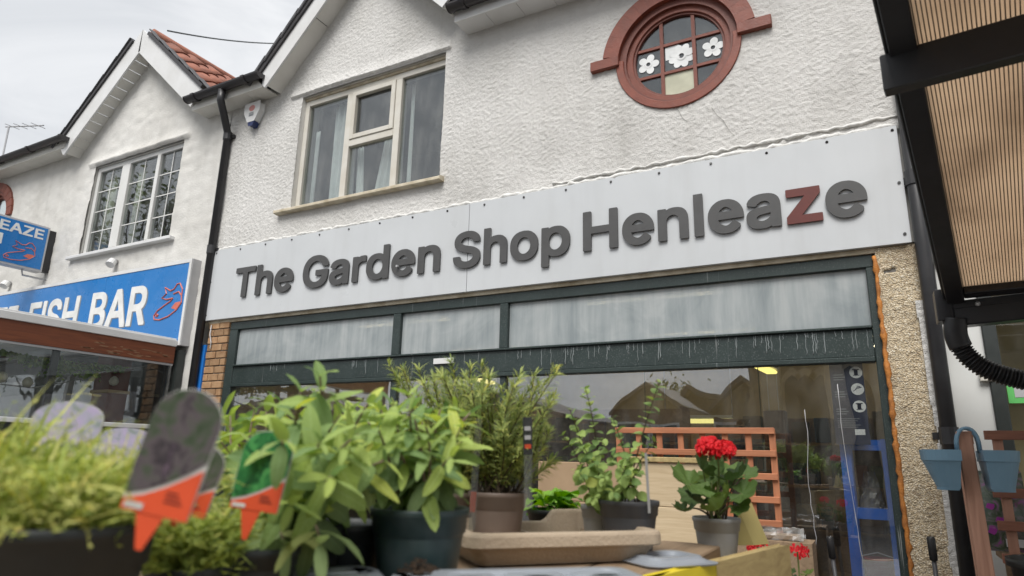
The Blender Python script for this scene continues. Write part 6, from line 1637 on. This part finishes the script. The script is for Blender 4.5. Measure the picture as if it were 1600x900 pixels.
MB().tube(bez(cG, cG.lerp(hd, 0.5) + Vector((0.01, 0, 0.01)), hd - Vector((0, 0, 0.012)), 8), 0.0024, 6).build('flower_stalk', M['stem_green'], ge, smooth=True)
def floret_mesh(seed):
    rs_ = random.Random(seed); mb = MB()
    for k in range(5):
        a = TAU * k / 5 + rs_.uniform(-.2, .2); ca, sa = math.cos(a), math.sin(a); vs = [(0, 0, 0)]
        for (l, w, h) in ((0.35, -0.22, .12), (0.42, 0.0, .16), (0.35, 0.22, .12), (0.8, -0.38, .2), (0.92, 0.0, .30), (0.8, 0.38, .2), (1.02, -0.18, .16), (1.05, 0.16, .18)):
            vs.append((l * ca - w * sa, l * sa + w * ca, h + rs_.uniform(-.12, .12)))
        mb.add(vs, [(0, 1, 2), (0, 2, 3), (1, 4, 5, 2), (2, 5, 6, 3), (4, 7, 5), (5, 8, 6), (5, 7, 8)])
    return mb.mesh('floret', smooth=False)
FLO = [floret_mesh(i) for i in range(4)]
for m_ in FLO: m_.materials.append(M['petal'])
def flower_head(t, c, n, rx, rz, size, seed):
    rs_ = random.Random(seed)
    for k in range(n):
        u = rs_.uniform(-0.45, 1); a = TAU * k * 0.618; s_ = math.sqrt(max(0.0, 1 - u * u))
        nrm_ = Vector((s_ * math.cos(a), s_ * math.sin(a), u))
        p = c + Vector((nrm_.x * rx, nrm_.y * rx, nrm_.z * rz))
        z_ = nrm_; x_ = z_.cross(Vector((0.3, 0.5, 0.8))).normalized(); y_ = z_.cross(x_)
        m_ = Matrix.Identity(4); sc = size * rs_.uniform(.85, 1.15)
        for i in range(3): m_[i][0] = x_[i] * sc; m_[i][1] = y_[i] * sc; m_[i][2] = z_[i] * sc; m_[i][3] = p[i]
        put('floret', FLO[k % 4], None, t, mw=m_)
flower_head(ge, dep(1108, 700, 1.60), 20, 0.025, 0.020, 0.018, 1)
flower_head(ge, dep(1133, 704, 1.60), 18, 0.018, 0.016, 0.016, 2)
for k in range(7):
    a = TAU * k / 7; p = hd + Vector((0.02 * math.cos(a), 0.02 * math.sin(a), -0.016))
    MB().tube([hd - Vector((0, 0, 0.012)), p, p + Vector((0, 0, -0.012))], [0.001, 0.0015, 0.003], 5).build('bud', M['geranium'], ge)
# white strip label tucked in the geranium pot
MB().bar(dep(1150, 808, 1.58), dep(1152, 778, 1.60), 0.010, 0.001).build('strip_tag', M['pot_dkgrey'], potG)
# red geraniums beyond the box
for k, (px, py, d, n, lb) in enumerate(((1184, 855, 2.3, 16, 'small red geranium behind the timber box'), (1246, 862, 2.3, 7, 'leafy red geranium right of the timber box'))):
    c = dep(px, py, d)
    g2 = thing('geranium_plant', lb, 'plant', (c.x, c.y, c.z - 0.28))
    b = Vector((c.x, c.y, c.z - 0.16)); rs = random.Random(60 + k)
    MB().tube([b, c], 0.003, 6).build('flower_stalk', M['stem_green'], g2)
    flower_head(g2, c, n, 0.030, 0.020, 0.018, 5 + k)
    for i in range(16):
        a = rs.uniform(0, TAU); r = rs.uniform(0.02, 0.08)
        p = b + Vector((r * math.cos(a), r * math.sin(a), rs.uniform(0.0, 0.12)))
        MB().tube([b, p], 0.0018, 5).build('leaf_stalk', M['stem_green'], g2)
        put('leaf', GER[i % 3], None, g2, mw=frame_m(p, Vector((math.cos(a), math.sin(a), 0.1)), Vector((0, -0.4, 1)), rs.uniform(0.04, 0.06)))
    gp2 = pot('flower_pot', ['grey pot under the small red geranium', 'grey pot under the leafy red geranium'][k], b + Vector((0, 0, 0.005)), 0.06, 0.10, M['pot_grey'], 'small flower pots')
    box('plant_stand', (b.x - 0.10, b.y - 0.10, 0.0), (b.x + 0.10, b.y + 0.10, b.z - 0.0955), M['bench'], bevel=0.004, label=['square timber stand under the small red geranium', 'square timber stand under the leafy red geranium'][k], cat='stand', group='plant stands')

# ---- thyme and feathery herb: masses of fine leaves ------------------------
def tuft(name, label, base, r, n, Lr, spread, mt, seed, mt2=None, n2=0, w=0.0013, lean=Vector((0, 0, 0)), zs=0.0, lw=0.0009):
    t = thing(name, label, 'plant', base); rs_ = random.Random(seed)
    def strands(k, Lr_, w_, sp):
        mb = MB()
        for _ in range(k):
            a = rs_.uniform(0, TAU); q = r * math.sqrt(rs_.random())
            p = base + Vector((q * math.cos(a), q * math.sin(a), zs + rs_.uniform(-.01, .035)))
            d = Vector((math.cos(a) * sp * rs_.random() + rs_.uniform(-.4, .4), math.sin(a) * sp * rs_.random() + rs_.uniform(-.4, .4), rs_.uniform(0.15, 1.0))) + lean
            d.normalize(); L_ = rs_.uniform(*Lr_)
            side = d.cross(Vector((rs_.uniform(-1, 1), rs_.uniform(-1, 1), 0.3))).normalized() * w_
            dr = Vector((0, 0, -L_ * rs_.uniform(0.05, 0.5)))
            q1 = p + d * L_ * 0.35; q2 = p + d * L_ * 0.7 + dr * 0.35; q3 = p + d * L_ + dr
            mb.add([p - side * .6, p + side * .6, q1 + side, q1 - side, q2 + side * .8, q2 - side * .8, q3], [(0, 1, 2, 3), (3, 2, 4, 5), (5, 4, 6)])
            for j in range(5):        # tiny leaves up the strand
                e = q1.lerp(q3, j / 5.0); s2_ = Vector((rs_.uniform(-1, 1), rs_.uniform(-1, 1), rs_.uniform(-.2, .8))).normalized()
                f_ = e + s2_ * rs_.uniform(0.006, 0.013); g_ = s2_.cross(d).normalized() * lw; m_ = e.lerp(f_, .55)
                mb.add([e, m_ + g_, f_, m_ - g_], [(0, 1, 2, 3)])
        return mb
    strands(n, Lr, w, spread).build('foliage', mt, t, kind='stuff')
    if mt2: strands(n2, (Lr[0] * 2.0, Lr[1] * 1.55), w * 0.9, spread * 1.5).build('pale_strands', mt2, t, kind='stuff')
    return t
tuft('thyme_plant', 'yellow-green thyme spilling over the near black pot', cA, 0.078, 950, (0.02, 0.062), 0.9, M['thyme'], 1, M['straw'], 330)
tuft('thyme_plant', 'tall yellowish thyme at the far left edge', dep(-20, 790, 0.62), 0.04, 420, (0.04, 0.10), 0.5, M['thyme'], 4, M['straw'], 60)
tuft('feathery_herb', 'feathery yellow-green herb hanging below the orange label', cY, 0.042, 900, (0.03, 0.07), 0.9, M['thyme'], 2, None, 0, 0.0012)
tuft('thyme_plant', 'pale thyme cushion behind the near black pot', dep(190, 800, 0.78), 0.085, 650, (0.02, 0.07), 0.9, M['thyme'], 3, M['straw'], 200)

# ---- plant labels ------------------------------------------------------------
def plant_label(name, label, pb, w, h, lean, mt_pic, tail=0.05, yaw=0.0, with_orange=True, group='picture plant labels', tailw=0.38):
    """card with rounded head, picture above a white swoosh and orange foot; pb = bottom centre of the orange foot"""
    t = thing(name, label, 'plant label', pb - Vector((0, 0, tail)), group)
    f_ = Vector((-CF.x, -CF.y, 0)).normalized()
    f_ = Matrix.Rotation(yaw, 3, 'Z') @ f_
    rx = Vector((-f_.y, f_.x, 0)); ux = (Vector((0, 0, 1)) + rx * math.tan(lean) ).normalized(); sd_ = (rx - ux * rx.dot(ux)).normalized()
    def Q(u, v, k=0.0): return pb + sd_ * (u * w) + ux * (v * h) + f_ * k
    th = 0.0012
    outline = [Q(-0.5, 0.0), Q(0.44, 0.0), Q(0.47, 0.35), Q(0.50, 0.72)] + [Q(0.5 * math.cos(a), 0.72 + 0.28 * math.sin(a)) for a in [math.pi * i / 14 for i in range(1, 14)]] + [Q(-0.50, 0.72), Q(-0.52, 0.35)]
    MB().prism(outline, -f_ * th).build('card', M['label_white'], t)
    sw = [(-0.5, 0.10), (-0.25, 0.15), (0.0, 0.23), (0.25, 0.33), (0.46, 0.44)]
    pic = [Q(u, v + 0.02, 0.0008) for u, v in sw] + [Q(0.485, 0.72, 0.0008)] + [Q(0.492 * math.cos(a), 0.72 + 0.272 * math.sin(a), 0.0008) for a in [math.pi * i / 14 for i in range(1, 14)]] + [Q(-0.492, 0.72, 0.0008), Q(-0.508, 0.35, 0.0008)]
    MB().prism(pic, -f_ * 0.0004).build('picture', mt_pic, t)
    if with_orange:
        org = [Q(-0.5, 0.002, 0.0008), Q(0.435, 0.002, 0.0008), Q(0.455, 0.40, 0.0008)] + [Q(u, v - 0.018, 0.0008) for u, v in sw[::-1][1:]]
        MB().prism(org, -f_ * 0.0004).build('orange_foot', M['orange'], t)
        MB().prism([Q(-0.46, 0.022, 0.0014), Q(-0.20, 0.022, 0.0014), Q(-0.20, 0.068, 0.0014), Q(-0.46, 0.068, 0.0014)], -f_ * 0.0004).build('barcode_patch', M['label_white'], t)
        for k in range(3):
            MB().prism([Q(0.05, 0.11 + 0.035 * k, 0.0014), Q(0.30 - 0.04 * k, 0.11 + 0.035 * k, 0.0014), Q(0.30 - 0.04 * k, 0.122 + 0.035 * k, 0.0014), Q(0.05, 0.122 + 0.035 * k, 0.0014)], -f_ * 0.0004).build('print_line', M['letter_red'], t)
    MB().prism([Q(-0.5 * tailw - 0.08, -0.001), Q(0.5 * tailw - 0.08, -0.001), Q(0.10 * tailw - 0.08, -tail / h), Q(-0.12 * tailw - 0.08, -tail / h)], -f_ * th).build('stake', M['orange'] if with_orange else M['label_white'], t)
    return t
plant_label('plant_label', 'large blurred lavender label with orange foot in the near pot', dep(243, 806, 0.50), 0.057, 0.098, 0.19, M['print_lavender'], 0.026)
plant_label('plant_label', 'partly hidden label with orange foot behind the large lavender label', dep(284, 802, 0.60), 0.050, 0.064, 0.20, M['print_lavender'], 0.012)
plant_label('plant_label', 'dark green leaf picture label with orange foot before the sage', dep(398, 798, 0.70), 0.055, 0.084, 0.12, M['print_leaf'], 0.030)
plant_label('picture_card', 'pale lavender picture card behind the thyme at far left', dep(92, 728, 0.80), 0.090, 0.078, 0.0, M['print_lav2'], 0.09, 0.0, False, None)
plant_label('picture_card', 'second pale lavender card behind the near pot', dep(185, 745, 0.95), 0.085, 0.070, 0.0, M['print_lav2'], 0.09, 0.0, False, None)
# narrow dark label and clear stake in the rosemary
a = dep(826, 760, 1.27); b = dep(824, 652, 1.27)
dl = thing('plant_label', 'narrow dark label standing in the rosemary pot', 'plant label', a - Vector((0, 0, 0.03)), None)
MB().bar(a.lerp(b, 0.46), b, 0.018, 0.0012, up=-CF).build('blade', M['label_dark'], dl)
MB().bar(a - Vector((0, 0, 0.04)), a.lerp(b, 0.459), 0.016, 0.001, up=-CF).build('clear_stake', M['label_clear'], dl)
for k in range(3):
    q = a.lerp(b, 0.55 + 0.13 * k) - CF * 0.0012
    MB().bar(q, q + (b - a).normalized() * 0.008, 0.012, 0.0006, up=-CF).build('print_block', M['alu'] if k else M['orange'], dl)
a = dep(738, 800, 1.16); b = dep(748, 655, 1.16)
cl = thing('plant_label', 'clear plastic stake label beside the teal pot', 'plant label', a - Vector((0, 0, 0.03)), None)
MB().bar(a - Vector((0, 0, 0.03)), b, 0.012, 0.001, up=-CF).build('blade', M['label_clear'], cl)
MB().bar(a - CF * 0.001, a.lerp(b, 0.22) - CF * 0.001, 0.010, 0.0008, up=-CF).build('print_strip', M['orange'], cl)
a = dep(1014, 778, 1.36); b = dep(1009, 708, 1.36)
c3 = thing('plant_label', 'pale thin stake label in the oregano pot', 'plant label', a - Vector((0, 0, 0.03)), None)
MB().bar(a - Vector((0, 0, 0.03)), b, 0.0055, 0.001, up=-CF).build('blade', M['pot_grey'], c3)

# ---- trays --------------------------------------------------------------------
def fibre_tray(c, ux, uy, lx, ly, h):
    t = thing('fibre_tray', 'brown moulded fibre tray with handle notches under the rosemary', 'tray', (c.x, c.y, c.z))
    def ringpts(ex, z, rad, dipz=0.0, n=12):
        pts = []
        hx, hy = lx / 2 + ex, ly / 2 + ex; rad = max(0.004, rad)
        for (sx, sy, a0) in ((1, 1, 0), (-1, 1, 90), (-1, -1, 180), (1, -1, 270)):
            for i in range(n + 1):
                a = R_(a0 + 90 * i / n)
                pts.append((sx * (hx - rad) + rad * math.cos(a), sy * (hy - rad) + rad * math.sin(a), z))
        # straight runs subdivided so the rim can dip
        out_ = []
        k = len(pts)
        for i in range(k):
            p_, q_ = pts[i], pts[(i + 1) % k]
            out_.append(p_)
            if math.dist(p_, q_) > 0.06:
                for m_ in range(1, 24): out_.append(tuple(p_[e] + (q_[e] - p_[e]) * m_ / 24 for e in range(3)))
        res = []
        for x, y, zz in out_:
            d1 = max(0.0, 1 - abs(x - 0.02) / 0.075) if y > hy - 0.03 else 0.0
            up_ = 0.016 * max(0.0, y / hy) if zz > 0.01 else 0.0
            res.append(c + ux * x + uy * y + Vector((0, 0, zz + up_ - dipz * min(1.0, d1 * 5))))
        return res
    rings = [ringpts(-0.028, 0.004, 0.015), ringpts(-0.010, h - 0.006, 0.022, 0.024), ringpts(-0.007, h, 0.024, 0.026), ringpts(0.010, h, 0.030, 0.026), ringpts(0.014, h - 0.004, 0.032, 0.026), ringpts(0.015, h - 0.026, 0.032, 0.010), ringpts(0.004, h - 0.028, 0.028, 0.010), ringpts(-0.018, 0.0, 0.02)]
    vs = []; fs = []; n = len(rings[0])
    for r_ in rings: vs += r_
    for j in range(len(rings) - 1):
        for i in range(n): fs.append((j*n+i, j*n+(i+1)%n, (j+1)*n+(i+1)%n, (j+1)*n+i))
    fs.append(tuple(range(n))[::-1])
    MB().add(vs, fs).build('shell', M['tray_brown'], t, bevel=0.003)
    for sx in (-0.16, 0.0, 0.16):
        MB().prism([c + ux * (sx - 0.008) + uy * (-ly / 2 + 0.03) + Vector((0, 0, 0.005)), c + ux * (sx + 0.008) + uy * (-ly / 2 + 0.03) + Vector((0, 0, 0.005)), c + ux * (sx + 0.005) + uy * (-ly / 2 + 0.03) + Vector((0, 0, h * 0.6)), c + ux * (sx - 0.005) + uy * (-ly / 2 + 0.03) + Vector((0, 0, h * 0.6))], uy * (ly - 0.06)).build('divider', M['tray_brown'], t)
    return t
FL = on_z(728, 835, 1.160); FR = on_z(1036, 829, 1.160)
ux_ = (FR - FL).normalized(); uy_ = Vector((-ux_.y, ux_.x, 0)); ly_ = 0.30
ctr = (FL + FR) / 2 + uy_ * (ly_ / 2); ctr.z = bz + 0.003
fibre_tray(ctr, ux_, uy_, (FR - FL).length - 0.03, ly_, 0.058)
def carry_tray(label, c, ang, lx, ly, h, mt=M['tray_grey'], seats=True):
    """shallow thermoformed tray, rim turned down, with pot recesses showing as domes on its upturned base"""
    t = thing('carry_tray', label, 'tray', c, 'grey carry trays on the bench')
    Mx = Matrix.Translation(c) @ Matrix.Rotation(ang, 4, 'Z')
    def rr(ex, z, rad, n=5):
        o_ = []
        for (sx, sy, a0) in ((1, 1, 0), (-1, 1, 90), (-1, -1, 180), (1, -1, 270)):
            for i in range(n + 1):
                a = R_(a0 + 90 * i / n); o_.append(Mx @ Vector((sx * (lx / 2 + ex - rad) + rad * math.cos(a), sy * (ly / 2 + ex - rad) + rad * math.sin(a), z)))
        return o_
    rings = [rr(0.010, 0.0, 0.03), rr(0.012, 0.003, 0.03), rr(0.0, 0.005, 0.03), rr(-0.010, h - 0.004, 0.025), rr(-0.014, h, 0.022), rr(-0.030, h, 0.02), rr(-0.034, h - 0.006, 0.02), rr(-0.06, h - 0.008, 0.015)]
    vs = []; fs = []; n = len(rings[0])
    for r_ in rings: vs += r_
    for j in range(len(rings) - 1):
        for i in range(n): fs.append((j*n+i, j*n+(i+1)%n, (j+1)*n+(i+1)%n, (j+1)*n+i))
    fs.append(tuple((len(rings) - 1) * n + i for i in range(n)))
    MB().add(vs, fs).build('shell', mt, t, bevel=0.0)
    for i in range(3 if seats else 0):
        for j in range(2):
            p = Mx @ Vector((-lx / 3.2 + lx / 3.2 * i, -ly / 5 + ly / 2.5 * j, h - 0.010))
            MB().lathe([(0.045, 0.0), (0.040, 0.006), (0.034, 0.008), (0.0, 0.008)], p, 20).build('pot_seat', mt, t, smooth=True)
    return t
p = on_z(835, 892, 1.150)
carry_tray('grey carry tray along the bottom edge below the fibre tray', Vector((p.x, p.y, bz + 0.002)) - uy_ * 0.015, math.atan2(ux_.y, ux_.x) - 0.12, 0.30, 0.13, 0.046)
p = on_z(1048, 856, 1.130)
carry_tray('grey carry tray lying between the fibre tray and geranium', Vector((p.x, p.y, bz + 0.002)) + uy_ * 0.02 , math.atan2(ux_.y, ux_.x) + 0.1, 0.15, 0.12, 0.014, seats=False)
p = on_z(470, 893, 1.148)
carry_tray('grey carry tray at the bottom under the drooping sage', Vector((p.x, p.y, bz + 0.002)), math.atan2(ux_.y, ux_.x), 0.20, 0.06, 0.046)
p = on_z(655, 897, 1.146)
carry_tray('grey carry tray at the bottom in front of the teal pot', Vector((p.x, p.y, bz + 0.002)) - uy_ * 0.005, math.atan2(ux_.y, ux_.x) + 0.05, 0.09, 0.04, 0.044, seats=False)
# crumbs of spilt compost on that tray
q0 = on_z(655, 884, 1.152); mb = MB(); rs = random.Random(77)
for k in range(160):
    a = rs.uniform(0, TAU); r = 0.028 * math.sqrt(rs.random()); p = q0 + Vector((r * math.cos(a), r * math.sin(a), -0.006 + rs.uniform(0, 0.020) * (1 - r / 0.03)))
    s = rs.uniform(0.0015, 0.004)
    mb.add([p + Vector(v) * s for v in ((1, 0, -.5), (-.6, .9, -.5), (-.6, -.8, -.5), (0.1, 0, .9))], [(0, 2, 1), (0, 1, 3), (1, 2, 3), (2, 0, 3)])
mb.build('spilt_compost', M['soil'], label='small heap of spilt compost in front of the teal pot', cat='compost', kind='stuff')

# ---- timber box with the geranium -----------------------------------------
wr = on_z(1233, 853, 1.10); wl = on_z(1046, 899, 1.10)
dv = (wr - wl).normalized(); nv_ = Vector((-dv.y, dv.x, 0))
wl = wl - dv * 0.25
tb = thing('planter_box', 'greenish timber planter box with a yellow painted end at bottom right', 'planter', (wl.x, wl.y, 0.0))
Lb = (wr - wl).length
def bpl(name, a, b, z0_, z1_, th, mt): 
    a = Vector((a.x, a.y, 0)); b = Vector((b.x, b.y, 0)); d_ = (b - a).normalized(); n_ = Vector((-d_.y, d_.x, 0))
    return MB().prism([a + Vector((0, 0, z0_)), b + Vector((0, 0, z0_)), b + Vector((0, 0, z1_)), a + Vector((0, 0, z1_))], n_ * th).build(name, mt, tb, bevel=0.003)
sp1 = wl + dv * (0.25 + 0.19)
bpl('front_board', sp1, wr, 0.98, 1.10, 0.024, M['boxwood'])
bpl('yellow_board', wl, sp1 - dv * 0.0005, 0.98, 1.10, 0.024, M['yellow'])
bpl('front_board', wl, wr, 0.84, 0.978, 0.024, M['boxwood'])
bpl('back_board', wl + nv_ * 0.30, wr + nv_ * 0.30, 0.84, 1.05, 0.024, M['boxwood'])
bpl('floor_board', wl + nv_ * 0.026, wr + nv_ * 0.026, 1.030, cG.z - 0.1045, 0.272, M['boxwood'])
bpl('end_board', wr + nv_ * 0.0255 - dv * 0.024, wr + nv_ * 0.298 - dv * 0.024, 0.84, 1.028, -0.024, M['boxwood'])
for k in (0.03, 0.93):
    for s in (0.03, 0.26):
        p = wl + dv * (Lb * k) + nv_ * s; box('leg', (p.x - 0.02, p.y - 0.02, 0.0), (p.x + 0.02, p.y + 0.02, 0.84), M['boxwood'], tb)
# pale wedge leaning behind the geranium pot
wa = dep(1150, 786, 1.74); wb_ = dep(1178, 852, 1.74); wc = dep(1143, 852, 1.74)
MB().prism([wa, wb_, wc], Vector((0.03, 0.06, 0))).build('yellow_wedge', simple('pale_yellow_board', (0.55, 0.46, 0.18), 0.7), label='pale yellow wooden wedge behind the geranium pot', cat='wedge')

# ================================================================== ACROSS THE STREET (seen mirrored in the glass)
def mir(px, py, D_): v = on_y(px, py, D_); return Vector((v.x, -D_, v.z))
ch = thing('stone_church', 'dark stone church wall with lancet windows mirrored in the shop glass', 'church', (4, -15, 0))
DC = 13.0
xa = mir(1168, 600, DC).x; xb_ = mir(1900, 600, DC).x + 6
box('wall', (xa, -DC - 7, -0.13), (xb_, -DC, 4.6), M['stone'], ch)
MB().prism([(xa - 0.2, -DC + 0.3, 4.55), (xa - 0.2, -DC - 3.5, 6.6), (xa - 0.2, -DC - 7.3, 4.55)], (xb_ - xa + 0.4, 0, 0)).build('roof', M['slate'], ch)
def lancet(px, py0, py1, w, mt):
    c = mir(px, 620, DC); z0_ = mir(px, py1, DC).z; z1_ = mir(px, py0, DC).z
    def arch(w_, top, ybase):
        pts = [(c.x - w_, ybase, z0_ - (0.1 if w_ > w else 0)), (c.x + w_, ybase, z0_ - (0.1 if w_ > w else 0))]
        for i in range(9): a = R_(60 * i / 8); pts.append((c.x - w_ + 2 * w_ * math.cos(a), ybase, top - 1.732 * w_ + 2 * w_ * math.sin(a)))
        for i in range(7, -1, -1): a = R_(60 * i / 8); pts.append((c.x + w_ - 2 * w_ * math.cos(a), ybase, top - 1.732 * w_ + 2 * w_ * math.sin(a)))
        return pts
    s_ = MB().prism(arch(w * 1.7, z1_ + w * 1.2, -DC + 0.06), (0, -0.08, 0)).build('window_surround', M['stone_pale'], ch)
    MB().prism(arch(w, z1_, -DC + 0.075), (0, -0.05, 0)).build('window_pane', M['dk_grey'], s_)
for px in (1240, 1262, 1284): lancet(px, 585, 690, 0.17, None)
lancet(1335, 568, 700, 0.42, None)
lancet(1420, 568, 700, 0.42, None)
for px in (1206, 1304, 1380):
    p = mir(px, 600, DC); box('buttress', (p.x - 0.22, -DC, -0.13), (p.x + 0.22, -DC + 0.5, 4.2), M['stone_pale'], ch, bevel=0.05)
def gable_house(pa, pk, pb, D_, depth_, lab, wall_m, roof_m, nm='brick_house', floor_z=-0.13):
    a = mir(*pa, D_); k = mir(*pk, D_); b = mir(*pb, D_)
    t = thing(nm, lab, 'house', (k.x, -D_ - depth_ / 2, floor_z), 'houses across the street')
    ez = min(a.z, b.z)
    MB().prism([(a.x, -D_, floor_z), (b.x, -D_, floor_z), (b.x, -D_, b.z), (k.x, -D_, k.z), (a.x, -D_, a.z)], (0, -depth_, 0)).build('wall', wall_m, t)
    for p_, q_ in ((a, k), (k, b)):
        d_ = (q_ - p_).normalized()
        MB().prism([p_ + Vector((0, 0.25, 0.03)), q_ + Vector((0, 0.25, 0.03)), q_ + Vector((0, 0.25, 0.16)), p_ + Vector((0, 0.25, 0.16))], (0, -depth_ - 0.5, 0)).build('roof', roof_m, t)
    for s in (0.3, 0.7):
        x = a.x + (b.x - a.x) * s; z = ez * 0.45
        w_ = box('window', (x - 0.5, -D_, z), (x + 0.5, -D_ + 0.05, z + 1.2), M['white_trim'], t); box('pane', (x - 0.42, -D_ + 0.0505, z + 0.08), (x + 0.42, -D_ + 0.06, z + 1.12), M['dk_grey'], w_)
gable_house((1110, 640), (1160, 597), (1215, 640), 15.0, 8, 'dark gabled house next to the church mirrored in the glass', M['stone'], M['slate'])
gable_house((955, 648), (1007, 603), (1075, 640), 17.0, 8, 'dark gabled house left of the church mirrored in the glass', M['stone'], M['slate'])
gable_house((1060, 630), (1078, 612), (1140, 628), 21.0, 8, 'slate roofed hall between the two gabled houses', M['stone'], M['slate'])
gable_house((640, 660), (760, 615), (900, 660), 18.0, 8, 'wide gabled house farthest left across the street', M['stone'], M['slate'])
gable_house((300, 660), (430, 625), (560, 660), 18.0, 8, 'gabled house beyond the trees across the street', M['stone'], M['slate'])
def street_tree(x, y, h, r, seed, lab, n=5200):
    t = thing('street_tree', lab, 'tree', (x, y, -0.13), 'trees across the street'); rs_ = random.Random(seed)
    tr_ = MB(); tr_.tube([(x, y, -0.13), (x + 0.1, y, h * 0.3), (x, y + 0.1, h * 0.55)], [0.28, 0.22, 0.15], 10)
    lv = MB(); cl_ = []
    for k in range(26):
        a = rs_.uniform(0, TAU); el = rs_.uniform(-0.25, 1.3); q = r * rs_.uniform(0.55, 1.0)
        e = Vector((x + q * math.cos(a) * math.cos(el), y + q * math.sin(a) * math.cos(el), h * 0.62 + q * 1.05 * math.sin(el)))
        b = Vector((x, y, h * rs_.uniform(0.28, 0.55)))
        tr_.tube(bez(b, b.lerp(e, 0.5) + Vector((0, 0, 0.4)), e, 6), [0.09, 0.075, 0.06, 0.05, 0.04, 0.03, 0.015], 6)
        cl_ += [b.lerp(e, 0.65), e, e]
    tr_.build('trunk', M['bark'], t)
    for k in range(n):
        c = cl_[rs_.randrange(len(cl_))]
        p = c + Vector((rs_.gauss(0, .45), rs_.gauss(0, .45), rs_.gauss(0, .40)))
        d = Vector((rs_.uniform(-1, 1), rs_.uniform(-1, 1), rs_.uniform(-1, 1))).normalized(); e = d.cross(Vector((0.3, 0.2, 1))).normalized(); s = rs_.uniform(0.07, 0.15)
        lv.add([p - d * s, p + e * s * .6, p + d * s, p - e * s * .6], [(0, 1, 2, 3)])
    lv.build('crown', M['tree_leaf'], t, kind='stuff')
tp = mir(215, 330, 9.0)
street_tree(tp.x, -9.0, tp.z + 2.2, 3.2, 1, 'leafy street tree mirrored in the left upstairs window', 2600)
tp2 = mir(120, 330, 14.0)
street_tree(tp2.x, -14.0, 9.5, 3.4, 2, 'second leafy tree farther along the street')
tp3 = mir(1045, 640, 24.0)
street_tree(tp3.x, -24.0, mir(1045, 600, 24.0).z, 1.2, 3, 'small dark tree between the roofs across the street', 2500)
